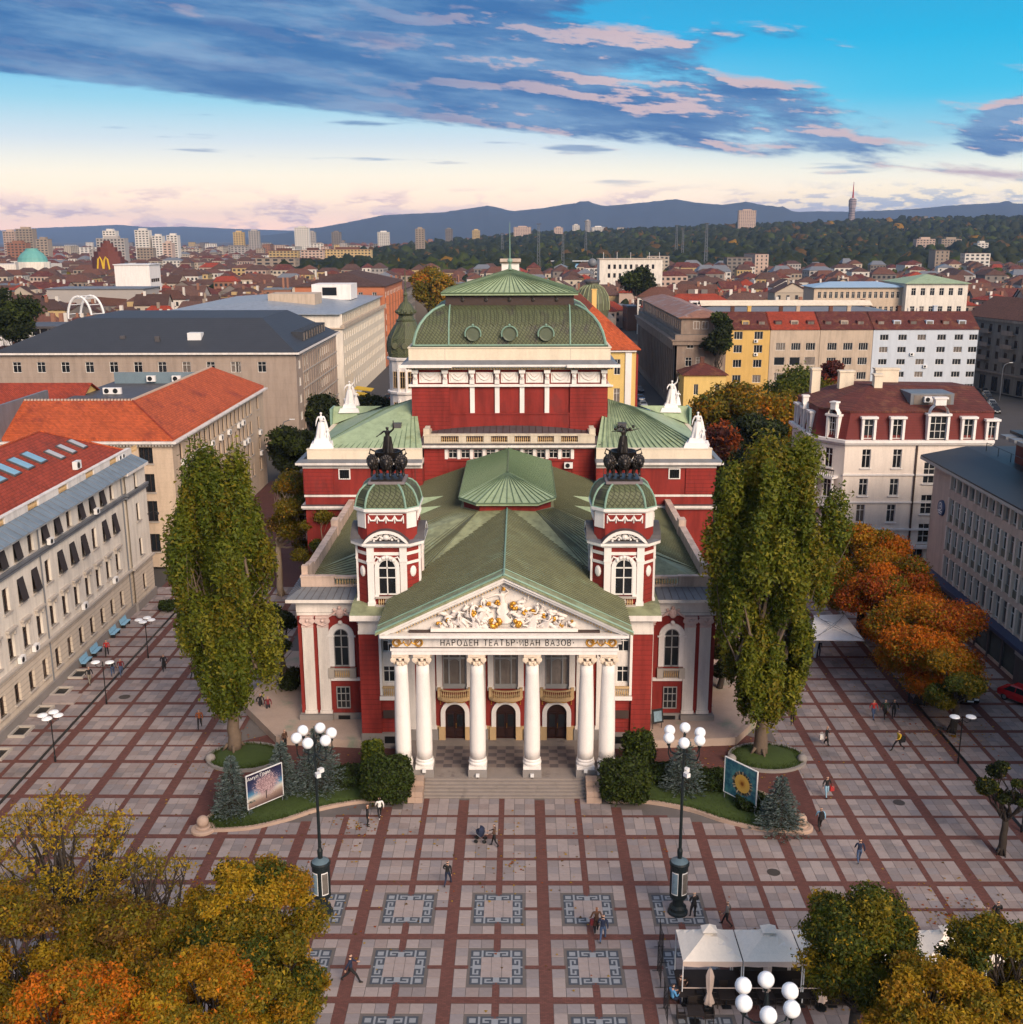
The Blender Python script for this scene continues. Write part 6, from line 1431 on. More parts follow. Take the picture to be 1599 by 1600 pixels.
def skylight(par, u, t, w, l, gm):
 x = -1.3+(r+1.3)*t; z = e+(zr-e)*t; ang = math.atan2(zr-e, -(r+1.3)); b = MB(); b.box(-l/2-.14, l/2+.14, -w/2-.14, w/2+.14, -.1, .16, 0); o = b.build('skylight', DARKMETAL, par); o.location = (x, u, z); o.rotation_euler = (0, ang, 0)
 b = MB(); b.box(-l/2, l/2, -w/2, w/2, .161, .19); b.build('pane', gm, o)
pl_ = mat('pale_glass', (.45, .45, .46), .2, .1, 1)
for k in range(6): skylight(RF, -14.2-2.9*k, .60, 1.25, 2.0, LBL)
for k in range(3): skylight(RF, -5.2-2.9*k, .50, .9, 1.7, pl_)
aircon(B1, -2.4, -12.2, 17.35, E_, 1.3); aircon(B1, -1.2, -3.6, 16.5, E_, .9); aircon(B1, -1.2, -2.6, 16.5, E_, .9)
m = MB(); m.tube([(.3, -.4, 9.6), (.9, -.2, 9.9), (1.3, 0, 9.75)], .05, 5); m.ball((1.35, 0, 9.6), .2, 8, 5); m.build('wall_lamp', BLACKM, B1)

for y in (-6.9, -27.5, -49.6): m = MB(); m.tube([(.12, y, .9), (.12, y, 15.4)], .07, 5); m.build('drain_pipe', LEAD, B1)

# ---- left: L-shaped beige block under a bright tiled roof
B2 = thing('stone_building', 'beige stone office block with an L-shaped bright red tiled roof and rows of air conditioners', 'building', (-41, 74, 0))
ue = [3.3]+[7.3+2.27*k for k in range(15)]+[44.0]; rows = [(z, 2.0, 1.05, ue, 'tee') for z in (13.1, 9.9, 6.6, 3.2)]
facade(B2, (0, 0), E_, 48, 15.6, BEIGE, rows, fm=FRAMEB, depth=.3, sill=SILLS)
facade(B2, (-20.5, 0), 0, 20.5, 15.6, BEIGE, [(13.2, 2.0, 1.7, [3, 10, 17.2], 'three'), (9.6, 2.3, 1.7, [3, 10, 17.2], 'three'), (5.9, 2.6, 1.8, [3, 10, 17.2], 'three'), (2.0, 2.3, 1.8, [17.2], 'three')], fm=FRAMEB, depth=.3, sill=SILLS)
m = MB(); m.box(-20.5, -.35, .35, 14, 0, 15.6); m.box(-14, -.35, 14, 48, 0, 15.6); m.box(-14, 0, 48.002, 48.1, 0, 15.6); m.build('wall', BEIGE, B2)
m = MB(); m.box(-20.9, .55, -.55, 14.4, 15.6, 15.75); m.box(-21.0, .75, -.75, 14.5, 15.752, 15.98); m.box(-14, .55, 14.41, 48.5, 15.6, 15.75); m.box(-14, .75, 14.51, 48.6, 15.752, 15.98); m.build('eaves_cornice', WHITE, B2)
m = MB()
for k in range(54): m.box(-20.6+k*.39, -20.42+k*.39, -.5, -.02, 15.38, 15.59)
m.build('dentil_row', SILLS, B2, kind='stuff')
m = MB(); z0, zr = 16.35, 20.0; a = (.2, -.2, z0); b_ = (-20.8, -.2, z0); c_ = (-20.8, 13.8, z0); d_ = (-13.8, 13.8, z0); e_ = (-13.8, 48.2, z0); f_ = (.2, 48.2, z0); p = (-6.8, 6.8, zr); q = (-20.8, 6.8, zr); s_ = (-6.8, 43.5, zr)
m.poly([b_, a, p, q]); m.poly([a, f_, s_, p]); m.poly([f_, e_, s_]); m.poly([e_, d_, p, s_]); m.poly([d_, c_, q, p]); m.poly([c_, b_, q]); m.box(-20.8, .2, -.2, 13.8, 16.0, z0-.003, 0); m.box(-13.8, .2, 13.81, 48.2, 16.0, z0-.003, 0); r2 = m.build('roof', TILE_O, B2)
m = MB()
for A, Bp in ((q, p), (p, s_)):
 n_ = int((Vector(A)-Vector(Bp)).length/.42)
 for k in range(n_): c = Vector(A).lerp(Vector(Bp), k/n_); m.box(c.x-.12, c.x+.12, c.y-.12, c.y+.12, c.z-.05, c.z+.18)
m.build('ridge_tile', mat('pale_ridge', (.45, .36, .30), .8, .2, 2), r2, kind='stuff'); m = MB(); m.tube([p, a], .13, 5); m.build('hip_tile', TILE_R, r2)
for k, (u, z) in enumerate(((3.3, 12.4), (7.3, 12.3), (11.8, 12.3), (16.4, 12.3), (20.9, 12.3), (25.4, 12.3), (31, 12.3), (33.5, 12.3), (34, 9.1), (36, 9.1), (44, 9.0), (44, 5.6))): aircon(B2, .05, u, z, E_, 1.15)
m = MB(); m.box(-21.05, -20.6, -.5, 14.2, 15.6, 20.3); m.build('gable_wall', LEAD, B2)

# ---- left rear: long roofs
def simple(name, label, cat, loc, w, d, h, wm, roof, rm, rise, rz=0, rows=(), fm=None, group=None, oh=.5, chimneys=0, side=None, rowsE=(), rowsW=(), ac=0):
 """a box of a building with its front (local -Y) at loc: walls with windows, a roof and chimneys"""
 t = thing(name, label, cat, loc, rz, group)
 facade(t, (-w/2, 0), 0, w, h, wm, rows, fm=fm, depth=.22)
 facade(t, (w/2, 0), E_, d, h, wm, rowsE, fm=fm, depth=.22); facade(t, (-w/2, d), W_, d, h, wm, rowsW, fm=fm, depth=.22)
 m = MB(); m.box(-w/2+.28, w/2-.28, .28, d, 0, h-.01); m.build('wall', wm, t)
 m = MB()
 if roof == 'hip': hip_roof(m, -w/2, w/2, 0, d, h+.16, rise, oh)
 elif roof == 'gable': gable_roof(m, -w/2, w/2, 0, d, h+.13, rise, oh, 'x', 0, 1)
 elif roof == 'gabley': gable_roof(m, -w/2, w/2, 0, d, h+.13, rise, oh, 'y', 0, 1)
 else: m.box(-w/2-oh, w/2+oh, -oh, d+oh, h, h+.35); 
 ro = m.build('roof', [rm, wm], t)
 for k in range(chimneys):
  c = MB(); x = -w*.35+w*.7*(k+.5)/max(1, chimneys); c.box(x-.45, x+.45, d*.55, d*.55+.8, h+.2, h+rise+1.3); c.box(x-.55, x+.55, d*.55-.1, d*.55+.9, h+rise+1.301, h+rise+1.45); c.build('chimney', wm if k % 2 else TILE_B2, ro)
 for k in range(ac): aircon(t, -w*.4+w*.8*random.random(), -.05, random.choice([z for z, *_ in rows])-.75, 0, 1.1)
 return t, ro
def R_(L, n, zs, h, w, st='cross', mg=1.0): return [(z, h, w, spaced(L, n, mg), st) for z in zs]
t, ro = simple('tiled_building', 'long low building under a weathered red roof with small skylights at the left edge', 'building', (-92, 97, 0), 58, 17, 14.6, YELLOW, 'gable', TILE_R, 4.3, rows=R_(58, 14, (11.5, 8), 1.9, 1.5))
for x in (-8, 12): b = MB(); b.obox((x, 3.4, 16.6), 1.6, 1.5, .3, 0, R(26)); o = b.build('skylight', DARKMETAL, ro); b = MB(); b.obox((x, 3.36, 16.75), 1.1, 1.0, .1, 0, R(26)); b.build('pane', LBL, o)
for x in (-18, -5, 5.5): b = MB(); b.lathe([(.14, 0), (.14, .9), (.05, 1.2)], (x, 5.2, 17.2), 8); b.build('vent_pipe', ACM, ro)
t, ro = simple('flat_roofed_annexe', 'grey flat-roofed annexe with rooftop air units between the two red roofs', 'building', (-56, 100, 0), 15, 22, 17.2, YELLOW, 'flat', DARKMETAL, .3, rows=R_(15, 4, (15.0, 11.5), 1.7, 1.9, 'three'), fm=FRAMEW)
for x in (-3.5, -2.2): aircon(t, x, 4, 17.6, 0, 1.5)
b = MB(); b.box(-7, 7, 16, 16.3, 17.5, 19.3); b.build('glazed_screen', mat('blue_grey_glass', (.16, .22, .26), .2, .2, .5), t)
for x in (-1, 3, 6): aircon(t, x, 15.9, 17.9, 0, 1.5)

# ---- left: the taupe block under a dark roof
B3 = thing('stone_building', 'large taupe stone block under a wide dark grey hipped roof, with dormers along the street', 'building', (-41, 150, 0))
facade(B3, (-57, 0), 0, 57, 18.6, TAUPE, [(15.2, 2.0, 1.6, [4+4.6*k for k in range(10)]+[50.5], 'cross'), (15.2, 2.0, 1.0, [46], 'cross')], fm=FRAMEW)
facade(B3, (0, 0), E_, 46, 18.6, TAUPE, [(z, 1.7, 1.9, [3.2], 'three') for z in (15.5, 12.2, 8.9, 5.6, 2.3)]+[(z, 1.8, 1.0, [7, 8.5, 11]+[14.5+2.35*k for k in range(13)], 'tee') for z in (15.4, 12.1, 8.8, 5.5, 2.2)], fm=FRAMEW, gm2=GLASSC, p2=.3)
m = MB(); m.box(-57, -.3, .3, 46, 0, 18.59); m.build('wall', TAUPE, B3)
for z in (18.0, 14.5, 11.3, 8.0, 4.7): m = MB(); m.box(.0, .18, 6.0, 46, z-.1, z+.12); m.build('string_course', SILLS, B3)
for k in range(16): m = MB(); y = 6.2+k*2.55; m.box(.0, .14, y, y+.3, 1, 17.85); m.build('pier', TAUPE, B3)
m = MB(); m.box(-57.8, .8, -.8, 46.8, 18.6, 18.95); m.build('eaves_cornice', WHITE, B3)
m = MB(); hip_roof(m, -57.3, .3, -.3, 46, 19.1, 1.4, .3); m.poly([(-57, -.2, 19.12), (0, -.2, 19.12), (-8.5, 11, 24.6), (-45, 11, 24.6)]); m.poly([(0, -.2, 19.12), (0, 46, 19.12), (-8.5, 35, 24.6), (-8.5, 11, 24.6)]); m.poly([(-57, 46, 19.12), (-57, -.2, 19.12), (-45, 11, 24.6), (-45, 35, 24.6)]); m.poly([(-45, 11, 24.6), (-8.5, 11, 24.6), (-8.5, 35, 24.6), (-45, 35, 24.6)]); r3 = m.build('roof', SLATE, B3)
for k in range(9): b = MB(); y = 14+k*2.9; b.box(-3.4, -1.0, y-.8, y+.8, 19.4, 21.7); d = b.build('dormer', SLATE, r3); b = MB(); b.box(-.999, -.96, y-.55, y+.55, 19.9, 21.4); b.build('pane', GLASSC, d)
for x, y, w_ in ((-20, 3.5, 2.6), (-34, 4, 1), (-27, 3, .9)): b = MB(); b.box(x-w_/2, x+w_/2, y, y+w_*.8, 20.5, 21.4+w_*.35); b.build('roof_unit', ACM if w_ > 2 else DARKMETAL, r3)
for x, y in ((-47, 4.5), (-41, 5.6), (-48, 7.2), (-42, 8.2)): b = MB(); b.obox((x, y, 19.1+y*.49), .9, .8, .2, 0, R(26)); b.build('skylight', pl_, r3)

# ---- left: cream block behind it, then the orange brick one
zs6 = (18.6, 15.4, 12.2, 9.0, 5.8, 2.6)
B4 = thing('apartment_block', 'tall pale cream block with a grey sheet roof along the left street', 'building', (-41, 206, 0))
facade(B4, (-45, 0), 0, 45, 22.2, BEIGE2, [(19.3, 1.9, 1.5, spaced(38, 9, 1), 'two')]+[(z, 1.7, 1.5, [42.0], 'cross') for z in zs6[1:]], fm=FRAMEB)
facade(B4, (0, 0), E_, 82, 19, CREAM, [(z, 1.6, 1.1, [2.5]+[6+3.15*k for k in range(24)], 'cross') for z in (15.9, 12.9, 9.9, 6.9)]+[(3.2, 1.8, 1.6, spaced(82, 20, 1), 'two')], fm=FRAMEW)
facade(B4, (-1.2, 0), E_, 82, 22.2, CREAM, [(19.6, 1.6, 1.0, spaced(82, 26, 1), 'cross')], z0=19, fm=FRAMEB)
m = MB(); m.box(-45, -.3, .3, 82, 0, 18.99); m.box(-45, -1.5, .31, 82, 19, 22.19); m.build('wall', CREAM, B4)
m = MB(); m.box(-10, .5, -.5, 82, 18.75, 19.05); m.box(-.2, .55, -.55, 82, 19.051, 19.7); m.build('balcony_band', TANR, B4)
m = MB(); hip_roof(m, -45, -1.2, 0, 82, 22.3, 2.2, .9); r4 = m.build('roof', mat('pale_grey_sheet', (.30, .33, .37), .4, .2, .5, .05, streak=.3), B4)
b = MB(); b.box(-22, -10, 20, 30, 22.5, 26.0); b.build('roof_house', TANR, r4); b = MB(); b.box(-16, -5, 48, 60, 23, 27.2); rh = b.build('roof_house', WHITE2, r4); b = MB(); b.box(-13, -9, 47.9, 47.999, 24.2, 26.4); b.build('glazing', GLASS, rh)
t, ro = simple('brick_building', 'orange brick apartment building with stacked bay windows further down the left street', 'building', (-55, 290, 0), 28, 52, 25, ORBRICK, 'hip', TILE_B, 4, rowsE=R_(52, 12, (21.5, 18, 14.5, 11, 7.5, 4), 1.9, 1.7, 'two'), rows=R_(28, 6, (21.5,), 1.8, 1.4))
for k in range(6): b = MB(); b.box(14.0, 14.9, 4+k*8.2, 7.4+k*8.2, 6, 22); b.build('bay_window', ORBRICK, t)
simple('brick_building', 'dark brown brick building at the far end of the left street', 'building', (-56, 346, 0), 27, 60, 21, DKSTONE, 'hip', TILE_B, 4, rowsE=R_(60, 14, (17.5, 14, 10.5, 7), 1.9, 1.3, 'two'))

# ---- behind the theatre, left: white corner house with its dome
WDt = thing('corner_building', 'white corner building with a dark green onion dome and spire behind the theatre', 'building', (-19.3, 143.5, 0))
m = MB(); m.lathe([(3.3, 0), (3.3, 18.3)], (0, 0, 0), 14, phase=PI/14); m.box(-3, 24, 2.5, 45, 0, 18.3); m.build('wall', WHITE, WDt)
m = MB()
for z in (6.4, 12.2, 18.3): m.lathe([(3.3, z), (3.65, z+.1), (3.75, z+.5), (3.3, z+.6)], n=14, phase=PI/14); m.box(-3.4, 24, 2.2, 45, z+.1, z+.5)
m.build('string_course', WHITE2, WDt)
for z, h in ((13.4, 3.0), (8.0, 2.8), (2.6, 2.8)):
 for a in (-100, -75, -50, -125): x, y = 3.32*math.cos(R(a)), 3.32*math.sin(R(a)); add_window(WDt, x, y, z, R(a+90), .95, h, 'cross', BALU, GLASS, inset=.0)
 for a in (-112, -87, -62): m = MB(); x, y = 3.38*math.cos(R(a)), 3.38*math.sin(R(a)); m.obox((x, y, z+h/2-.1), .4, .3, h+1.2, R(a+90)); m.build('pilaster', WHITE2, WDt)
m = MB(); m.lathe([(3.4, 18.95), (3.5, 19.6), (3.55, 21.0), (3.35, 22.3), (2.75, 23.4), (2.1, 24.5), (1.75, 25.2), (1.85, 25.4), (1.5, 25.6)], n=16); dm = m.build('dome', PATDARK, WDt, smooth=False)
m = MB()
for k in range(8): a = 2*PI*k/8; m.tube([(r_*math.cos(a), r_*math.sin(a), z) for r_, z in ((3.55, 19.6), (3.6, 21), (3.4, 22.3), (2.8, 23.4), (2.1, 24.5))], .1, 4)
for a in (-120, -90, -60): m.lathe([(.5, -.1), (.62, 0), (.5, .1)], (3.6*math.cos(R(a)), 3.6*math.sin(R(a)), 21), 10, axis='Y')
m.build('dome_rib', SEAM, dm, kind='stuff')
m = MB(); m.lathe([(1.5, 25.6), (1.3, 26.2), (1.75, 26.6), (1.5, 27.4), (1.0, 28.2), (.4, 28.8), (.28, 29.6), (.4, 29.9), (.15, 30.4), (.06, 34.4)], n=10); 
for k in range(8): a = 2*PI*k/8; m.ball((1.6*math.cos(a), 1.6*math.sin(a), 26.9), .4, 6, 4)
m.build('spire', PATDARK, dm)

# ---- behind the theatre, right: yellow palace under a bright roof, and the globe dome
t, ro = simple('palace', 'yellow rendered palace with a bright orange roof just behind the theatre', 'building', (13.4, 120, 0), 13.2, 70, 22.3, YELLOW, 'hip', TILE_O, 6.4, rows=[(z, 2.5, 1.0, [7.8, 10.2], 'cross') for z in (18.3, 13.6, 9.2)]+[(18.3, 2.5, 1.0, [2.6], 'cross')], rowsE=R_(70, 16, (18.0, 13.3, 8.6), 2.3, 1.2), chimneys=2, oh=.7)
m = MB(); m.box(-6.6, 6.62, -.5, 0, 22.0, 22.29); m.box(-6.6, 6.9, -.3, 0, 12.2, 12.5); m.box(4.9, 5.9, -.2, 0, .5, 22.0); m.box(-3, 3, -.25, 0, 16.4, 16.7); m.build('cornice', WHITE2, t)
m = MB(); m.box(6.6, 7.0, .4, 24, 4, 21.5); m.build('red_pier', RED, t)
for x in (3.6, 5.2): aircon(t, x, -.05, 11.4, 0, 1.2)
GDt = thing('domed_building', 'building with a ribbed dark dome carrying a figure and a grey globe', 'building', (20, 232, 0))
m = MB(); m.box(-6, 6, -3, 20, 0, 19.5); m.build('wall', DKSTONE, GDt); m = MB(); m.lathe([(4.2, 19.5), (4.5, 21.5), (4.5, 23.3), (4.1, 25.2), (3.1, 26.9), (1.8, 27.8), (1.7, 28.3)], n=20); dm = m.build('dome', SEAM, GDt, smooth=False)
m = MB()
for k in range(20): a = 2*PI*k/20; m.tube([(r_*math.cos(a), r_*math.sin(a), z) for r_, z in ((4.55, 21.5), (4.55, 23.3), (4.15, 25.2), (3.15, 26.9), (1.85, 27.8))], .16, 4)
m.build('dome_rib', PATINA, dm, kind='stuff'); m = MB(); m.lathe([(1.7, 28.3), (2.1, 28.5), (2.1, 29.0), (1.2, 29.1)], n=14); m.build('dome_collar', DARKMETAL, dm)
m = MB(); merge(m, SCM['raise'], TRS((-.3, 0, 29.0), 0, 1.6)); merge(m, SCM['raise'], TRS((.35, .2, 29.0), R(180), 1.6)); m.build('atlas_figure', LEAD, dm, smooth=True); m = MB(); m.ball((0, 0, 33.4), 1.15, 14, 9); m.tube([(0, 0, 34.5), (0, 0, 35.3)], .06, 4); m.build('globe', LEAD, dm, smooth=True)

# ---- right: white corner house with a maroon mansard
B5 = thing('corner_building', 'white ornate corner house with a maroon mansard roof, dormers and corner balconies', 'building', (40.2, 72.3, 0))
W5 = 17.5
wz = [(12.9, 2.3, 1.05, [2.6, 6.3], 'cross'), (9.5, 2.1, 1.05, [2.5, 6.2], 'cross'), (6.2, 2.2, 1.05, [2.4, 6.1], 'cross'), (2.6, 2.0, 1.05, [2.3, 6.0], 'cross')]
facade(B5, (0, 0), 0, W5, 16.0, mat('cream_corner_house', (.78, .69, .61), .8, .07, .5, .04, streak=.14), wz+[(11.0, 2.6, 2.0, [10.6], 'grid'), (7.2, 2.4, 2.0, [10.6], 'grid'), (3.6, 2.4, 2.0, [10.6], 'grid'), (.2, 2.6, 1.5, [9.7], 'two')], fm=FRAMEW, depth=.25, sill=WHITE2)
C5 = MATS['cream_corner_house']
# chamfered corner bay and the left side that runs back
cb = (-2.9, 3.4); L5 = math.hypot(*cb); az = math.atan2(-cb[1], -cb[0])
facade(B5, cb, math.atan2(-3.4, 2.9), L5, 16.0, C5, [(z, 2.4, 1.1, [L5/2], 'cross') for z in (12.7, 9.0, 5.4)], fm=FRAMEW, sill=WHITE2)
facade(B5, (-2.9, 14), W_, 10.6, 16.0, C5, [(z, 2.1, 1.0, [2.2, 5.2, 8.4], 'cross') for z in (12.9, 9.5, 6.2, 2.6)], fm=FRAMEW, sill=WHITE2)
m = MB(); m.prism([(.25, .3), (W5, .3), (W5, 14), (-2.6, 14), (-2.6, 3.6)], 0, 15.99); m.build('wall', C5, B5)
P5 = [(0, 0), (W5, 0), (W5, 14), (-2.9, 14), (-2.9, 3.4)]; cc = (7, 10)
def ring5(d): return [(-d*.4, -d), (W5, -d), (W5, 14), (-2.9-d, 14), (-2.9-d, 3.4-d*.4)]
for z0, z1, d in ((15.75, 16.0, .3), (16.001, 16.35, .55), (12.0, 12.2, .15), (8.6, 8.8, .15), (5.2, 5.45, .2)): m = MB(); m.prism(ring5(d), z0, z1) if z0 > 15 else [m.box(-.1, W5, -d, -.002, z0, z1), m.box(-2.9-d, -2.902, 3.4, 14, z0, z1)]; m.build('string_course', WHITE2, B5)
m = MB(); a5 = [(p[0], p[1], 16.35) for p in ring5(.0)]; b5 = [(p[0]+(.5 if i in (0, 3, 4) else 0), p[1]+(.5 if i in (0, 1, 4) else 0), 19.6) for i, p in enumerate(ring5(0))]; m.add(a5+b5, [(i, (i+1) % 5, 5+(i+1) % 5, 5+i) for i in range(5)]); ms = m.build('mansard', mat('maroon_mansard', (.13, .018, .016), .7, .15, .8, .2, courses=(.3, .1, .3)), B5)
m = MB(); e5 = [(p[0]-.12*(i in (0, 3, 4)), p[1]-.12*(i in (0, 1, 4)), 19.75) for i, p in enumerate([(q[0], q[1]) for q in b5])]; ra, rb = (4.6, 7.0, 22.0), (W5, 7.0, 21.8); rc = (3.6, 14, 21.6)
m.poly([e5[0], e5[1], rb, ra]); m.poly([e5[4], e5[0], ra]); m.poly([e5[3], e5[4], ra, rc]); m.poly([e5[1], e5[2], (W5, 14, 21.4), rb]); m.poly([ra, rb, (W5, 14, 21.4), rc]); m.prism([(p[0], p[1]) for p in e5], 19.55, 19.745); r5 = m.build('roof', TILE_M, B5)
def dormer(x, y, rz, w, h, fancy=False):
 b = MB(); T_ = lambda *q: q; b.box(-w/2-.28, -w/2, -.25, 1.0, 0, h); b.box(w/2, w/2+.28, -.25, 1.0, 0, h); b.box(-w/2-.42, w/2+.42, -.4, 1.0, h, h+.25)
 if fancy: b.lathe([(w/2+.1, -.3), (w/2+.1, .6)], (0, 0, h+.25), 10, axis='Y', a0=0, a1=PI); b.box(-w*.32, w*.32, -.3, .4, h+.25+w/2, h+1.0+w/2); b.box(-w*.42, w*.42, -.38, .5, h+1.0+w/2, h+1.2+w/2)
 d = b.build('dormer', WHITE2, ms, loc=(x, y, 16.4), rz=rz); add_window(d, 0, 0, .1, 0, w, h-.15, 'grid' if fancy else 'cross', FRAMEW, GLASS, inset=.05)
for x in (2.6, 6.0, 14.4): dormer(x, -.02, 0, 1.15, 2.5)
dormer(17.2, -.02, 0, .9, 2.2); dormer(10.7, -.3, 0, 2.0, 2.9, True); dormer(-1.2, 1.5, math.atan2(-3.4, 2.9), 1.1, 2.6, True)
for y in (5.6, 8.8, 12): dormer(-2.85, y, W_, 1.0, 2.4, y == 8.8)
for y, z, u in ((1.2, 11.7, 0), (1.2, 8.1, 0)):   # corner balconies
 b = MB(); c_ = math.atan2(-3.4, 2.9); b.obox((-1.75, 1.25, z), 2.8, 1.5, .3, c_); bo = b.build('balcony', WHITE2, B5); b = MB(); b.obox((-2.15, .75, z+.95), 2.8, .1, .12, c_)
 for k in range(10): tt = -1.3+k*.29; b.tube([(-2.15+tt*math.cos(c_), .75+tt*math.sin(c_), z+.15), (-2.15+tt*math.cos(c_), .75+tt*math.sin(c_), z+.9)], .04, 4)
 b.build('railing', BLACKM if z > 10 else WHITE2, bo)
for s in (-1, 1): b = MB(); c_ = math.atan2(-3.4, 2.9); b.lathe([(.2, 0), (.18, 3.2)], (-2.1+s*1.2*math.cos(c_), .8+s*1.2*math.sin(c_), 8.3), 8); b.build('balcony_column', WHITE2, B5)
for x, y, w_ in ((2.6, 10, 1.8), (5.4, 6.2, 1.0), (-.6, 12.5, 1.1), (8.5, 12.5, 3.0)): b = MB(); b.box(x-w_/2, x+w_/2, y, y+1.0, 20.0, 23.2); b.box(x-w_/2-.12, x+w_/2+.12, y-.1, y+1.1, 23.2, 23.4); b.build('chimney', CREAM, r5)
b = MB(); b.box(8.0, 13.2, 2.0, 6, 19.9, 21.6); rt = b.build('roof_terrace', LEAD, r5); b = MB(); b.box(8.4, 12.8, 1.95, 1.999, 20.3, 21.4); b.build('glazing', GLASSC, rt); aircon(rt, 10, 1.9, 20.6, 0, 1.1)
b = MB(); b.box(8.45, 8.65, -.15, -.002, .5, 15.7); b.build('drain_pipe', BROWNM, B5)
b = MB(); b.box(8.6, 12.4, -.5, -.002, 2.95, 3.3); b.build('door_canopy', WHITE2, B5)

# ---- right: modern office slab with concrete mullions
B6 = thing('office_building', 'pinkish stone office slab with rows of close-set mullioned windows above dark shops', 'building', (47, 61.8, 0))
LZ = 74.0; b = MB(); wall_panel(b, (0, 0), W_, LZ, 16.1, [(5.0, LZ, 13.9, 15.7), (5.0, LZ, 10.4, 12.9), (5.0, LZ, 7.3, 9.8), (5.0, LZ, 4.2, 6.6), (2.0, LZ, .3, 3.7)], 0, .5); b.build('wall', PINKST, B6)
b = MB(); b.box(.52, 16, -74, -.05, 0, 16.0); b.box(.0, 16, -.05, 0, 0, 16.1); b.build('rear_wall', PINKST, B6)
mul = MB(); mul.box(-.12, .35, -.17, .17, -.05, 2.5); MUL = mul.mesh('mullion', mat('pale_concrete', (.66, .57, .49), .8, .1, 1)); PN = win_meshes(1.24, 2.4, 'tee', FRAMEW, GLASS); PNG = win_meshes(1.24, 2.4, 'tee', FRAMEG, GLASSC); spn = MB(); spn.box(.1, .3, -.62, .62, 0, .75); SPN = spn.mesh('spandrel', [mat('green_grey_panel', (.13, .13, .10), .6, .2, 2)])
for zi, (z, h) in enumerate(((13.9, 1.8), (10.4, 2.5), (7.3, 2.5), (4.2, 2.4))):
 for k in range(20):
  y = -5.0-1.6*k; o = link('mullion', MUL, B6, (.0, y, z)); o.scale = (1, 1, h/2.45)
  a_, c_ = (PN if random.random() > .25 else PNG); w = link('window', a_, B6, (.22, y-.8, z+(.7 if zi in (1, 2) else .1)), W_); w.scale = (1, 1, (h-(.75 if zi in (1, 2) else .15))/2.4); link('pane', c_, w)
  if zi in (1, 2): link('spandrel', SPN, B6, (0, y-.8, z))
b = MB(); b.box(.45, .5, -74, -37, 4.2, 15.7); b.build('dark_glazing', GLASS, B6)
b = MB(); b.add([(-1.3, .9, 16.1), (-1.3, -74, 16.1), (16, -74, 16.1), (16, .9, 16.1), (-1.3, .9, 16.45), (-1.3, -74, 16.45), (3.6, -74, 17.4), (3.6, .9, 17.4), (16, -74, 17.4), (16, .9, 17.4)], [(0,3,2,1), (0,1,5,4), (4,5,6,7), (6,8,9,7), (0,4,7,9,3)][::1]); b.build('roof', mat('blue_black_roof', (.030, .034, .040), .5, .2, .5), B6)
b = MB(); b.box(-1.34, -1.301, -74, .9, 16.0, 16.3); b.build('eaves_board', SILLS, B6)
b = MB(); b.box(5, 15, -74, -8, 17.4, 20.1); ph = b.build('penthouse', mat('dark_red_brick', (.14, .035, .025), .85, .2, 1), B6)
b = MB()
for k in range(20): y = -9-k*1.9; b.box(2.9, 5.6, y-1.15, y+.2, 20.1+.0, 20.45)
b.build('louvre', LEAD, ph, kind='stuff'); b = MB(); b.box(4.2, 16, -74, -8, 20.46, 20.75); b.build('penthouse_roof', MATS['blue_black_roof'], ph)
b = MB()
for k in range(16): b.tube([(4.6, -2-k*3, 17.4), (4.6, -2-k*3, 18.3)], .04, 4)
b.tube([(4.6, -2, 18.3), (4.6, -50, 18.3)], .03, 4); b.build('roof_railing', BLACKM, B6)
b = MB(); b.lathe([(.01, -.22), (.82, -.22), (.86, -.1), (.86, 0)], (0, -3.2, 11.4), 20, axis='X'); sg = b.build('round_sign', mat('navy_sign', (.05, .08, .16), .4, .1, 2), B6)
b = MB(); b.lathe([(.34, -.25), (.44, -.25), (.44, -.221)], (0, -3.2, 11.6), 16, axis='X', cap=False); b.box(-.25, -.221, -3.75, -2.65, 11.0, 11.12); b.box(-.25, -.221, -3.6, -2.8, 10.8, 10.9); b.lathe([(.01, -.25), (.16, -.25)], (0, -3.2, 11.6), 10, axis='X', cap=False); b.build('sign_emblem', ACM, sg)
b = MB(); b.box(-1.1, 0, -74, -.3, 3.75, 4.1); b.build('shop_canopy', mat('navy_canopy', (.03, .045, .10), .5, .15, 2), B6)
b = MB(); b.box(.1, .5, -24, -2.2, .3, 3.7); sw_ = b.build('shop_window', mat('shop_glass', (.06, .08, .075), .1, .5, .6), B6)
for k in range(8): b = MB(); y = -2.3-k*3.05; b.box(-.06, .099, y-.16, y+.16, .05, 3.7); b.build('shop_mullion', DARKMETAL, sw_)
b = MB(); b.box(.0, .099, -24, -2.2, 2.75, 2.95); b.build('transom', DARKMETAL, sw_)
b = MB(); b.box(-.3, .5, -30, -24.02, .0, 3.7); b.build('shop_front', DARKMETAL, B6)
b = MB(); b.box(-.5, -.05, -36.5, -24.2, 2.9, 3.7); b.build('shop_sign', mat('grey_sign_board', (.45, .45, .45), .5, .1, 1), B6); b = MB(); b.box(-.1, .4, -36.4, -24.3, .3, 2.89); b.build('shop_window', LBL, B6)
b = MB(); b.box(-.15, .55, -38.4, -36.52, 0, 3.7); b.build('dark_pier', BLACKM, B6)

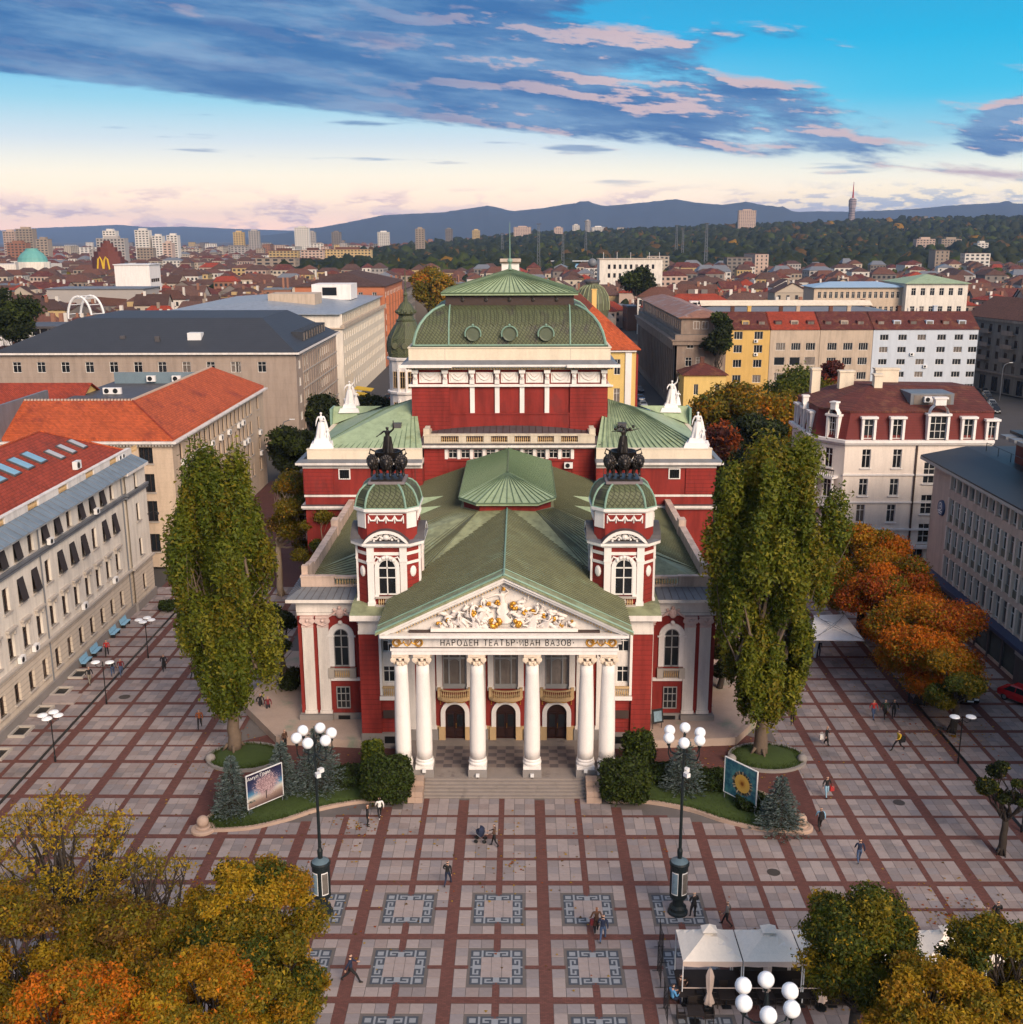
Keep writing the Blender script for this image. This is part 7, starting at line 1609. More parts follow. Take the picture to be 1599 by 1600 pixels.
# ---- right, behind the park: a row of apartment houses and their neighbours
simple('townhouse', 'small yellow house with a maroon roof and iron balcony at the street corner', 'house', (43.3, 191, 0), 9.6, 8.5, 9.4, YELLOW, 'hip', TILE_M, 2.2, rows=[(5.0, 2.4, 1.0, [2.8, 7.6], 'two'), (1.3, 2.2, 1.0, [2.8, 7.6], 'two')], chimneys=1)
B7 = thing('institute', 'weathered grey-brown stone institute with tall piers along the narrow right street', 'building', (37.6, 201, 0))
facade(B7, (0, 0), 0, 12, 17.6, BROWNST, [(14.5, 2.0, 1.6, [3.6, 6.4], 'two'), (10.3, 2.1, 1.5, [3.3, 5.8], 'cross'), (6.0, 2.1, 1.5, [3.2, 5.7], 'cross')], fm=FRAMEW)
m = MB(); m.box(.3, 12, .3, 84, 0, 17.59); m.box(0, .3, 0, 84, 0, 2); m.box(0, .5, 0, 1.6, 2, 15.4); m.build('wall', DKSTONE, B7)
m = MB(); m.box(-.6, 12.3, -.5, 84, 15.3, 16.2); m.box(-.9, 12.4, -.7, 84.2, 16.201, 16.5); m.box(-.2, .299, 1.8, 84, 13.9, 15.29); m.build('cornice', BROWNST, B7)
for k in range(24): m = MB(); y = 3.0+k*3.35; m.box(-.15, .29, y-.55, y+.55, 1.5, 13.89); m.build('pier', BROWNST, B7)
m = MB(); m.box(1.6, 12, 2.0, 84, 17.6, 21.3); up = m.build('attic_storey', BROWNST, B7)
for k in range(22): m = MB(); y = 4+k*3.5; m.box(1.55, 1.599, y-.8, y+.8, 18.4, 20.6); m.build('attic_window', GLASSC, up)
for x in (5.2, 7.2, 10): add_window(up, x, 2.0, 18.8, 0, 1.5, 1.8, 'two', FRAMEW, GLASSC, inset=-.02)
m = MB(); hip_roof(m, 1.6, 12, 2, 84, 21.5, 1.6, .8); m.build('roof', mat('rusty_sheet_roof', (.30, .14, .085), .55, .25, .4, .05, streak=.4, stain=((.33, .29, .28), .50, .35)), B7)
AP = 'apartment houses in the row behind the park'
for nm, lab, x0, x1, wm, rm, rows in (
 ('apartment_house', 'narrow ochre yellow apartment house with brown dormered roof, left end of the row', 50.9, 62.9, YELLOW2, TILE_M, [(z, 1.9, 2.1, [4.2, 9.2], 'three') for z in (15.3, 12.0, 8.4, 4.6, 1.2)]),
 ('apartment_house', 'tan apartment house with dark open loggias and a bright red roof', 63.0, 75.2, TANR, TILE_R, [(z, 1.8, 2.3, [2.6, 6.4, 10.0], 'four') for z in (12.6, 5.2, 1.6)]+[(8.9, 2.0, 2.6, [2.5, 6.3, 10.0], 'one')]),
 ('apartment_house', 'tan apartment house with paired windows and a dark red roof, left of the blue-white one', 75.3, 88.2, TANR, TILE_M, [(z, 1.8, 2.3, [3.0, 6.9, 10.7], 'four') for z in (12.6, 9.0, 5.4, 1.8)]),
 ('apartment_house', 'long pale blue-white apartment house with a brown dormered roof, right end of the row', 88.3, 114, PALEBLUE, TILE_M, [(z, 1.4, 2.1, [2.7, 7.2, 11.9, 16.8, 21.0, 24.6], 'three') for z in (15.0, 12.0, 9.0, 5.9, 2.8)])):
 w = x1-x0; t, ro = simple(nm, lab, 'apartment house', ((x0+x1)/2, 215, 0), w, 13, 17.6, wm, 'gable', rm, 3.9, rows=rows, fm=FRAMEW, group=AP, oh=.25, chimneys=2, ac=2)
 for k in range(int(w/4)):
  x = -w/2+2.2+k*4; d = MB(); d.box(x-.9, x+.9, 1.6, 4.5, 18.3, 19.7); dd = d.build('dormer', wm if k % 2 else TILE_M, ro); d = MB(); d.box(x-.7, x+.7, 1.57, 1.599, 18.6, 19.5); d.build('pane', GLASSC, dd)
B9 = thing('apartment_block', 'dark grey stone block with balconies and an arcade shaded at the right edge', 'building', (122.5, 243, 0), R(-75.5))
facade(B9, (0, 0), 0, 70, 19, DKSTONE, [(z, 1.9, 1.2, spaced(70, 20, 1), 'two') for z in (15.6, 12.1, 8.7)]+[(5.6, 1.8, 1.2, spaced(70, 20, 1), 'two'), (.3, 3.8, 2.4, spaced(70, 14, 1), 'two')], fm=FRAMEB)
m = MB(); m.box(0, 70, .3, 16, 0, 18.9); m.build('wall', DKSTONE, B9); m = MB(); gable_roof(m, 0, 70, 0, 16, 19.1, 5, .7); m.build('roof', TILE_B2, B9); m = MB(); m.box(0, 70, -.5, -.002, 4.9, 5.3); m.box(0, 70, -.6, -.002, 18.3, 18.95); m.build('cornice', BROWNST, B9)
for k in range(7):
 for z in (8.4, 11.8, 15.3): m = MB(); x = 6+k*9.4; m.box(x, x+4.2, -1.2, -.002, z-.15, z+.05); m.box(x, x+4.2, -1.2, -1.1, z+.05, z+1.0); m.build('balcony', BROWNST, B9)
t, ro = simple('bank', 'long pale stone bank with a light blue roof', 'building', (130, 366, 0), 34, 16, 21, BEIGE, 'hip', mat('light_blue_roof', (.30, .42, .55), .4, .15, .5), 1.8, rows=R_(34, 15, (17, 11.5), 2.4, 1.2), oh=1.0)
t, ro = simple('bank', 'cream stone bank block with a pale green hipped roof', 'building', (158, 362, 0), 23, 26, 22.5, BEIGE2, 'hip', PATINA2, 3, rows=R_(23, 6, (18.2, 11.5), 2.7, 1.7), oh=.9)
t, ro = simple('dormered_house', 'cream building with a row of white dormers in its dark red roof', 'house', (58, 292, 0), 28, 16, 17.5, BEIGE2, 'hip', TILE_R, 4.5, rows=R_(28, 5, (13.2, 9), 2.4, 1.4), chimneys=3)
for k in range(4): d = MB(); d.box(-11.5+k*4.2, -8.6+k*4.2, .3, 3.5, 18, 20.2); dd = d.build('dormer', WHITE2, ro); d = MB(); d.box(-10.8+k*4.2, -9.4+k*4.2, .26, .299, 18.5, 19.8); d.build('pane', GLASS, dd)
t, ro = simple('ministry', 'large cream stone ministry with a row of arched windows on its top floor', 'building', (66.6, 600, 0), 37, 22, 27, BEIGE2, 'flat', BEIGE, .3, rows=R_(37, 9, (21.5, 16.5), 2.6, 1.5, 'two', 4)+R_(37, 7, (11,), 2.2, 1.4, 'two', 4), fm=FRAMEB)
for k in range(9): d = MB(); x = -18.5+4+29*(k+.5)/9; d.lathe([(.75, -.02), (.75, .0)], (x, 0, 24.1), 8, axis='Y', a0=0, a1=PI); d.build('window_arch', GLASS, t)
for x in (-16, -8, 0, 11, 17): d = MB(); d.tube([(x, 4, 27.3), (x, 4, 31)], .12, 5); d.build('aerial', ACM, ro)
simple('white_gabled_house', 'plain white gabled house end standing above brown roofs', 'house', (135, 500, 0), 14, 12, 15, WHITE2, 'gabley', TILE_B, 4)
t, ro = simple('sawtooth_hall', 'long hall with a pale corrugated roof strip behind the apartment row', 'building', (79, 262, 0), 60, 22, 18.5, BROWNST, 'hip', LEAD, 1.5)
d = MB(); gable_roof(d, -24, 26, 9, 15, 20.2, 1.3, .3); d.build('corrugated_skylight', CREAM, ro)

# ================================================================ PLANTS
LEAF = {n: leafmat('leaf_'+n, c) for n, c in dict(poplar=(.085, .112, .010), poplar2=(.130, .148, .012), poplary=(.22, .205, .018), olive=(.175, .140, .010), gold=(.34, .175, .009), yellow=(.40, .255, .014), orange=(.58, .165, .009), rust=(.34, .072, .010), red=(.22, .028, .012), dark=(.024, .034, .009), green=(.058, .078, .010), bush=(.040, .066, .012), brown=(.13, .072, .016), spruce=(.10, .145, .135), spruce2=(.18, .225, .22), maroon=(.080, .022, .016), woods=(.034, .042, .010)).items()}
def leaf_cloud(clumps, n, size, mats, weights=None, shell=.55, up=.3, seed=1, per=.6, aspect=1.7):
 """leaf-sized faces through a set of ellipsoids [(centre, radii)]; each clump leans to one tone, single leaves stray"""
 rg = np.random.default_rng(seed); C = np.array([c for c, r in clumps], float); Rr = np.array([r for c, r in clumps], float)
 w = (Rr[:, 0]*Rr[:, 1]*Rr[:, 2])**.62; w /= w.sum(); k = rg.choice(len(C), n, p=w)
 d = rg.normal(size=(n, 3)); d /= np.linalg.norm(d, axis=1)[:, None]; rad = shell+(1-shell)*rg.random(n)**.7; rad *= 1+.13*rg.normal(size=n)
 p = C[k]+d*rad[:, None]*Rr[k]
 nn = d*.8+rg.normal(size=(n, 3))*.75; nn[:, 2] += up; nn /= np.linalg.norm(nn, axis=1)[:, None]
 t = np.cross(nn, rg.normal(size=(n, 3))); t /= np.linalg.norm(t, axis=1)[:, None]; b = np.cross(nn, t); s = size*(.6+.8*rg.random(n))[:, None]
 V = np.stack([p-t*s*aspect*.62, p+t*s*aspect*.5+b*s*.58, p+t*s*aspect*.5-b*s*.58], 1).reshape(-1, 3)
 weights = np.array(weights or [1]*len(mats), float); weights /= weights.sum(); cm = rg.choice(len(mats), len(C), p=weights)
 mi = np.where(rg.random(n) < per, cm[k], rg.choice(len(mats), n, p=weights))
 return np_mesh('crown', V, np.arange(3*n).reshape(-1, 3), [LEAF[m] for m in mats], mi)
def limbs(mb, a, b, r0, r1, bend=.25, n=5, seg=7, rg=random):
 a, b = Vector(a), Vector(b); L = (b-a).length; pts = []
 for i in range(n+1):
  t = i/n; o = Vector((rg.uniform(-1, 1), rg.uniform(-1, 1), rg.uniform(-.5, .5)))*L*.05*bend*4*math.sin(PI*t); pts.append(a.lerp(b, t)+o)
 mb.tube(pts, [r0+(r1-r0)*i/n for i in range(n+1)], seg); return pts
def tree(name, label, loc, h, trunk_r, clumps, n, size, mats, weights=None, bark=None, group=None, seed=1, fork=.35, shell=.5, nb=None, per=.6, cat='tree'):
 t = thing(name, label, cat, loc, 0, group); rg = random.Random(seed); m = MB()
 cz = sum(c[2] for c, r in clumps)/len(clumps); fz = max(1.2, h*fork); top = limbs(m, (0, 0, -.1), (rg.uniform(-.2, .2), rg.uniform(-.2, .2), fz), trunk_r*1.15, trunk_r*.8, .15, 5, 9, rg)
 for k in range(9): a = 2*PI*k/9; m.tube([(trunk_r*1.8*math.cos(a), trunk_r*1.8*math.sin(a), -.05), (trunk_r*.9*math.cos(a), trunk_r*.9*math.sin(a), .5)], [trunk_r*.12, trunk_r*.35], 5) if k % 2 else None
 m.build('trunk', bark or BARK, t, smooth=True)
 m = MB(); big = sorted(clumps, key=lambda c: -c[1][0]*c[1][2])[:nb or 14]
 for c, r in big:
  st = top[-1] if c[2] > fz else top[-2]; q = limbs(m, st, (c[0], c[1], c[2]-r[2]*.2), trunk_r*.45, trunk_r*.10, .5, 5, 6, rg)
  for j in range(5):
   e = Vector(c)+Vector((rg.uniform(-.9, .9)*r[0], rg.uniform(-.9, .9)*r[1], rg.uniform(-.3, .9)*r[2])); limbs(m, q[rg.randint(2, 5)], e, trunk_r*.13, trunk_r*.03, .6, 3, 4, rg)
 m.build('branch', bark or BARK, t, kind='stuff')
 link('crown', leaf_cloud(clumps, n, size, mats, weights, shell, seed=seed, per=per), t); return t
def round_clumps(rx, rz, cz, n, seed, flat=1.0, jit=.62, rmin=.30, rmax=.52):
 rg = random.Random(seed); out = []
 for i in range(n):
  a = rg.uniform(0, 2*PI); z = rg.uniform(-1, 1); q = math.sqrt(1-z*z)*rg.uniform(.55, 1)*jit*1.15; r = rx*rg.uniform(rmin, rmax)
  out.append(((rx*q*math.cos(a), rx*q*math.sin(a), cz+rz*z*jit), (r, r, r*.78*flat)))
 return out
def poplar(label, x, y, h, env, n, seed, heads, mats, weights):
 rg = random.Random(seed); cl = []
 zs, rs = zip(*env)
 for i in range(120):
  z = rg.uniform(4.9, h-3.0); e = float(np.interp(z, zs, rs)); a = i*2.399+rg.uniform(-.4, .4); q = e*math.sqrt(rg.random())*.86; r = rg.uniform(.55, .95)*(.62+.11*e); cl.append(((q*math.cos(a), q*math.sin(a), z), (r, r, rg.uniform(1.7, 2.7))))
 for k in range(9): cl.append(((rg.uniform(-.5, .5), rg.uniform(-.5, .5), 5+k*(h-8.5)/8), (1.5, 1.5, 2.2)))
 for (dx, dy, z, r, hz) in heads: cl.append(((dx, dy, z), (r, r, hz)))
 return tree('poplar_tree', label, (x, y, .35), h, .52, cl, n, .165, mats, weights, BARK, None, seed, .12, .34, 24, .5)
p = gz(367, 1176); poplar('tall two-headed green poplar on the round bed at the left end of the theatre steps', p.x, p.y, 25, [(2.4, 1.0), (5, 2.0), (8, 3.3), (12, 4.1), (16, 4.2), (19, 3.6), (22, 2.5), (24.5, 1.3)], 120000, 5, [(-.9, 0, 22.3, 1.5, 2.9), (1.5, .3, 22.0, 1.1, 2.8), (3.1, 0, 9.0, 1.4, 3.8), (-3.2, 0, 16.5, 1.2, 3.0), (-3.0, .2, 13.5, 1.0, 2.0)], ['poplar', 'poplar2', 'poplary', 'olive'], [5, 4, 1.0, 1.5])
p = gz(1188, 1182); poplar('broad yellow-green poplar on the round bed at the right end of the theatre steps', p.x, p.y, 25.6, [(2.4, 1.3), (5, 2.6), (10, 3.9), (15, 4.9), (19.5, 5.2), (22.5, 3.6), (25, 1.2)], 140000, 9, [(-.8, 0, 22.9, 1.7, 2.8), (2.0, .4, 23.2, 1.6, 2.5), (4.6, .2, 18.5, 1.3, 3.0), (-4.0, 0, 17, 1.4, 3.0)], ['poplar', 'poplar2', 'poplary', 'olive'], [4, 5, 2.2, 1.5])

def near_tree(label, px, py, z, rx, rz, n, size, mats, w, seed, nc=52, h=None, name='broadleaf_tree', bark=None, group=None, sparse=False, base=None):
 """crown centre seen at px, py at height z; the trunk stands below it"""
 c = gz(px, py, z) if base is None else None
 if base is not None: b = gz(*base); c = gy(px, py, b.y); z = c.z
 b = b if base is not None else Vector((c.x, c.y, 0)); cl = [((q[0]+c.x-b.x, q[1], q[2]), r) for q, r in round_clumps(rx, rz, z, nc, seed, .85, *((.8, .14, .26) if sparse else (.80, .16, .34) if base is None else (.72, .24, .42)))]
 return tree(name, label, (b.x, b.y, 0), z+rz, .16+rx*.045, cl, int(n*2.5), size*.60, mats, w, bark or BARKD, group, seed, .38, .12 if sparse else .3, 26)
FG = 'autumn trees in the foreground'
near_tree('golden olive tree in front of the left poster column', 385, 1440, 8.5, 3.5, 3.0, 26000, .15, ['gold', 'olive', 'yellow', 'green'], [4, 3, 2, 1.5], 21)
near_tree('olive green tree at the bottom left beside the key-pattern paving', 425, 1535, 8, 2.6, 2.4, 17000, .15, ['olive', 'green', 'gold', 'yellow'], [4, 2, 2, 1], 22)
near_tree('half-bare tree with thin yellow leaves at the left edge of the square', 95, 1335, 9.5, 4.6, 3.2, 2600, .15, ['yellow', 'olive', 'gold'], [3, 3, 1], 23, 70, sparse=True)
near_tree('nearly leafless tree showing dark twigs between the gold and yellow crowns', 215, 1400, 8.5, 3.4, 2.2, 1300, .14, ['yellow', 'olive'], [2, 2], 24, 50, sparse=True)
near_tree('brownish olive tree at the bottom left, behind the red one', 190, 1500, 8.5, 3.2, 2.3, 21000, .15, ['brown', 'olive', 'gold'], [3, 4, 2], 25)
near_tree('yellow-brown tree at the left bottom edge', 30, 1500, 9, 3.4, 3.0, 24000, .15, ['gold', 'olive', 'yellow', 'brown'], [4, 3, 1, 2], 26)
near_tree('dark green tree low between the foreground crowns', 275, 1515, 7, 2.5, 2.2, 16000, .15, ['dark', 'green', 'olive'], [4, 2, 1], 27)
near_tree('tree with a fiery orange top at the bottom left', 120, 1595, 10, 2.9, 2.2, 20000, .14, ['orange', 'gold', 'olive', 'rust'], [4, 4, 3, .6], 28)
near_tree('bright orange-gold tree at the bottom edge left of centre', 300, 1580, 9, 2.9, 2.3, 21000, .14, ['gold', 'orange', 'yellow', 'olive'], [5, 2, 2, 2], 29)
near_tree('olive green tree growing through the cafe awning', 1350, 1482, 7.2, 3.3, 2.9, 27000, .15, ['olive', 'green', 'yellow', 'poplar2'], [4, 3, 1.5, 2], 31)
near_tree('olive tree at the bottom right corner above the white awning', 1560, 1520, 7.5, 2.8, 2.5, 18000, .15, ['olive', 'green', 'yellow', 'gold'], [4, 2, 2, 1], 32)
near_tree('yellow tree at the bottom edge on the right', 1465, 1588, 7.8, 3.0, 2.0, 20000, .14, ['yellow', 'gold', 'olive'], [4, 3, 3], 33)
near_tree('small dark tree leaning in at the right edge of the square', 1578, 1228, 5, 2.0, 1.4, 7000, .17, ['dark', 'green', 'olive'], [4, 2, 1], 34, 12)
near_tree('large orange tree in front of the shop windows on the right', 1452, 1008, 0, 5.6, 4.3, 46000, .20, ['orange', 'rust', 'gold', 'olive'], [5, 2, 3, 2.5], 41, 26, base=(1438, 1098))
near_tree('small green tree by the double street lamp on the right', 1478, 1062, 0, 3.1, 2.4, 15000, .19, ['green', 'olive', 'gold'], [3, 3, 1], 42, 14, base=(1488, 1144))
near_tree('red-orange tree in the middle of the right-hand row', 1398, 935, 0, 5.2, 4.6, 36000, .22, ['orange', 'rust', 'red', 'olive'], [4, 4, 1, 3], 43, 20, base=(1385, 1030))
near_tree('orange and green tree at the far end of the right-hand row', 1345, 885, 0, 5.4, 5.2, 36000, .22, ['orange', 'olive', 'gold', 'rust'], [4, 4, 3, 2], 44, 20, base=(1345, 990))
near_tree('thin birch with orange undersides behind the left poplar', 462, 800, 0, 4.2, 5.5, 16000, .22, ['olive', 'brown', 'gold', 'green'], [4, 3, 2, 2], 45, 22, base=(440, 930), name='birch_tree', bark=BARKB)
near_tree('second birch with pale branches against the theatre side wall', 500, 850, 0, 3.0, 5.2, 11000, .22, ['olive', 'green', 'brown'], [4, 3, 2], 46, 18, base=(490, 960), name='birch_tree', bark=BARKB)
near_tree('dark tree in the shade between the left poplar and the theatre', 440, 1010, 0, 2.6, 5.0, 12000, .22, ['dark', 'green'], [4, 1], 47, 16, base=(445, 1085))
near_tree('dark tree in the shade between the right poplar and the theatre', 1128, 1000, 0, 2.4, 5.2, 12000, .22, ['dark', 'green', 'brown'], [4, 1, 1], 48, 16, base=(1125, 1085))
for i, (lab, x, y, Y, rx, rz, mats, w) in enumerate((
 ('large olive-gold tree in the park behind the right statues', 1140, 640, 150, 8.2, 6.5, ['olive', 'gold', 'green'], [3, 2, 2]), ('broad green tree in the park in front of the tan apartment house', 1252, 612, 175, 8.5, 4.6, ['poplar2', 'green', 'olive'], [3, 3, 1]),
 ('orange tree in the park beside the white corner house', 1225, 660, 135, 7.0, 5.2, ['orange', 'gold', 'olive'], [3, 3, 3]), ('dark green tree between the orange and the olive park trees', 1182, 685, 128, 5.5, 5.5, ['dark', 'green'], [2, 1]),
 ('dark red tree in front of the blue-white apartment house', 1297, 592, 190, 4.6, 4.2, ['red', 'maroon', 'rust'], [3, 3, 1]), ('maroon bush-like tree behind the parked cars', 1135, 738, 104, 4.6, 4.6, ['maroon', 'brown', 'rust'], [3, 2, 1]),
 ('dark tree at the foot of the taupe stone block', 500, 648, 160, 5.2, 4.0, ['dark', 'green'], [3, 1]), ('dark tree by the street lamp at the left of the theatre', 455, 700, 118, 4.6, 4.2, ['dark', 'green'], [3, 1]),
 ('dark tree low by the yellow street canopies', 575, 645, 165, 5.5, 3.6, ['dark', 'green', 'olive'], [3, 1, 1]), ('dark tree against the stone institute', 1075, 600, 198, 2.2, 5.5, ['dark', 'green'], [3, 1]), ('climbing dark tree on the institute wall', 1120, 520, 199, 4.2, 6.0, ['dark', 'green'], [3, 1]),
 ('dark green park tree behind the dormered house', 1000, 440, 420, 9, 6, ['dark', 'green'], [2, 1]), ('dark trees at the left edge of the far roofs', 12, 490, 190, 7, 7, ['dark', 'green'], [3, 1]), ('yellow-green tree beside the green stage dome', 680, 460, 330, 9, 8, ['olive', 'green', 'gold'], [3, 2, 1]),
 ('pale orange tree above the roofs left of the stage dome', 668, 440, 420, 8, 6, ['gold', 'olive', 'orange'], [2, 2, 1]), ('dark red tree near the parked cars behind the right poplar', 1120, 690, 112, 4.2, 3.4, ['maroon', 'rust', 'dark'], [3, 2, 1]), ('dark undergrowth tree behind the right-hand statues', 1180, 745, 96, 5.0, 4.0, ['dark', 'green', 'brown'], [3, 1, 1]))):
 c = gy(x, y, Y); cl = round_clumps(rx, rz, c.z, 18, 60+i, .9); tree('park_tree', lab, (c.x, c.y, 0), c.z+rz, .35, cl, 9000, .26+Y*.0009, mats, w, BARKD, None, 60+i, .3, .45, 8)

def spruce(px, py, h, r, label, seed, blue=True):
 b = gz(px, py, .3); t = thing('spruce_tree', label, 'tree', (b.x, b.y, .2)); m = MB(); m.tube([(0, 0, 0), (0, 0, h*.95)], [.14, .02], 7); m.build('trunk', BARKD, t)
 rg = np.random.default_rng(seed); V = []; tiers = int(h/.26); br = MB()
 for k in range(tiers):
  z = .25+(h-.3)*(k/tiers); L = r*(1-k/tiers)**.85*rg.uniform(.85, 1.12)+.10; nb = max(5, int(13*(1-k/tiers)+5))
  for j in range(nb):
   a = 2*PI*j/nb+k*1.1+rg.uniform(-.2, .2); Lb = L*rg.uniform(.8, 1.1); d = np.array([math.cos(a), math.sin(a), 0]); q = 46
   tt = rg.uniform(.15, 1, q)**.8; P = d[None]*tt[:, None]*Lb; P[:, 2] = z-.30*Lb*tt+.18*Lb*tt**3; side = np.array([-d[1], d[0], 0]); P += side[None]*(rg.normal(size=q)*.16*Lb*(1.1-tt))[:, None]; P[:, 2] += rg.normal(size=q)*.04
   u = d[None]*1.0+side[None]*rg.choice([-1, 1], q)[:, None]*rg.uniform(.3, 1.0, q)[:, None]; u[:, 2] += rg.uniform(-.2, .4, q); u /= np.linalg.norm(u, axis=1)[:, None]
   w = np.cross(u, rg.normal(size=(q, 3))); w /= np.linalg.norm(w, axis=1)[:, None]; s = rg.uniform(.12, .24, q)[:, None]
   V.append(np.stack([P, P+u*s*.5+w*s*.16, P+u*s, P+u*s*.5-w*s*.16], 1))
   if j % 2 == 0: br.tube([(0, 0, z), tuple(d*Lb*.9+np.array([0, 0, z-.2*Lb]))], [.03, .01], 3)
 br.build('branch', BARKD, t, kind='stuff'); V = np.concatenate(V).reshape(-1, 3); n = len(V)//4
 link('crown', np_mesh('crown', V, np.arange(4*n).reshape(-1, 4), [LEAF['spruce'], LEAF['spruce2'], LEAF['dark']], rg.choice(3, n, p=[.5, .38, .12] if blue else [.5, .1, .4])), t)
spruce(366, 1268, 4.6, 1.65, 'blue spruce to the left of the blossom-tree billboard', 1); spruce(442, 1236, 4.2, 1.6, 'blue spruce just behind the right side of the blossom-tree billboard', 2)
spruce(499, 1232, 5.2, 2.35, 'widest blue spruce, behind the left lamp column', 3); spruce(1068, 1232, 4.3, 1.85, 'blue-grey spruce behind the right lamp column', 4); spruce(1218, 1290, 4.0, 1.75, 'young blue spruce near the stone ball at the right', 5)
def bush(px, py, rx, rz, label, mats, seed, n=16000, z=.2, name='bush', nc=None):
 b = gz(px, py, z); t = thing(name, label, 'bush', (b.x, b.y, z)); rg = random.Random(seed)
 m = MB()
 for k in range(7): a = 2*PI*k/7; limbs(m, (0, 0, -.1), (rx*.5*math.cos(a), rx*.5*math.sin(a), rz), .06, .02, .4, 4, 4, rg)
 m.build('stem', BARKD, t, kind='stuff'); cl = [((0, 0, rz), (rx*.94, rx*.94, rz*.96))]+[((rx*.62*math.cos(a), rx*.62*math.sin(a), rz*(1+.55*math.sin(3*a))), (rx*.42, rx*.42, rz*.42)) for a in [2*PI*k/9 for k in range(9)]]
 link('foliage', leaf_cloud(cl, n, .13, mats, None, .78, seed=seed, per=.25), t)
bush(606, 1247, 1.85, 1.55, 'big clipped round bush left of the steps', ['bush', 'green', 'dark'], 1); bush(977, 1247, 1.85, 1.5, 'big clipped round bush right of the steps', ['bush', 'green', 'dark'], 2)
bush(584, 1208, .85, 1.35, 'pointed yellow-green thuja behind the left round bush', ['poplar', 'bush', 'poplar2'], 3, 7000, name='thuja'); bush(997, 1205, 1.25, 1.65, 'upright dark thuja behind the right round bush', ['bush', 'dark', 'poplar'], 4, 9000, name='thuja')
bush(545, 1222, 1.5, .55, 'low dark hedge between the widest spruce and the left round bush', ['dark', 'bush'], 5, 7000, name='hedge'); bush(1040, 1218, 1.2, .6, 'low dark hedge between the right round bush and the lamp column', ['dark', 'bush'], 6, 6000, name='hedge'); bush(1110, 1228, 1.4, .55, 'low dark hedge left of the teal billboard', ['dark', 'bush'], 7, 7000, name='hedge'); bush(1172, 1262, 1.0, .5, 'low dark hedge under the teal billboard', ['dark', 'bush'], 8, 5000, name='hedge')
bush(262, 952, .9, .5, 'planted pot bush by the wall of the white office building', ['bush', 'dark'], 9, 3000, name='planter_bush')

def fallen(name, label, spots, n, mats, seed):
 rg = np.random.default_rng(seed); S = np.array(spots); k = rg.integers(len(S), size=n); a = rg.uniform(0, 2*PI, n); r = S[k, 2]*np.abs(rg.normal(size=n))*.75; x = S[k, 0]+r*np.cos(a); y = S[k, 1]+r*np.sin(a); s = rg.uniform(.06, .13, n); b = rg.uniform(0, 2*PI, n); V = np.empty((n, 3, 3))
 for i in range(3): V[:, i, 0] = x+s*np.cos(b+2.1*i); V[:, i, 1] = y+s*np.sin(b+2.1*i); V[:, i, 2] = .012+rg.uniform(0, .03, n)
 o = link(name, np_mesh(name, V.reshape(-1, 3), np.arange(3*n).reshape(-1, 3), [LEAF[m] for m in mats], rg.integers(len(mats), size=n))); o['kind'] = 'stuff'; tag(o, label, 'leaves')
fallen('fallen_leaves', 'fallen yellow and brown leaves scattered on the paving under the trees', [(*gz(px, py)[:2], r) for px, py, r in ((430, 1440, 4), (300, 1390, 4), (150, 1330, 5), (60, 1420, 5), (1440, 1100, 6), (1385, 1040, 5), (1345, 1000, 5), (1488, 1150, 5), (1300, 1530, 4), (1480, 1430, 4), (1187, 1190, 4), (367, 1190, 4), (560, 1290, 7), (800, 1350, 14))], 2600, ['gold', 'brown', 'yellow', 'rust'], 77)

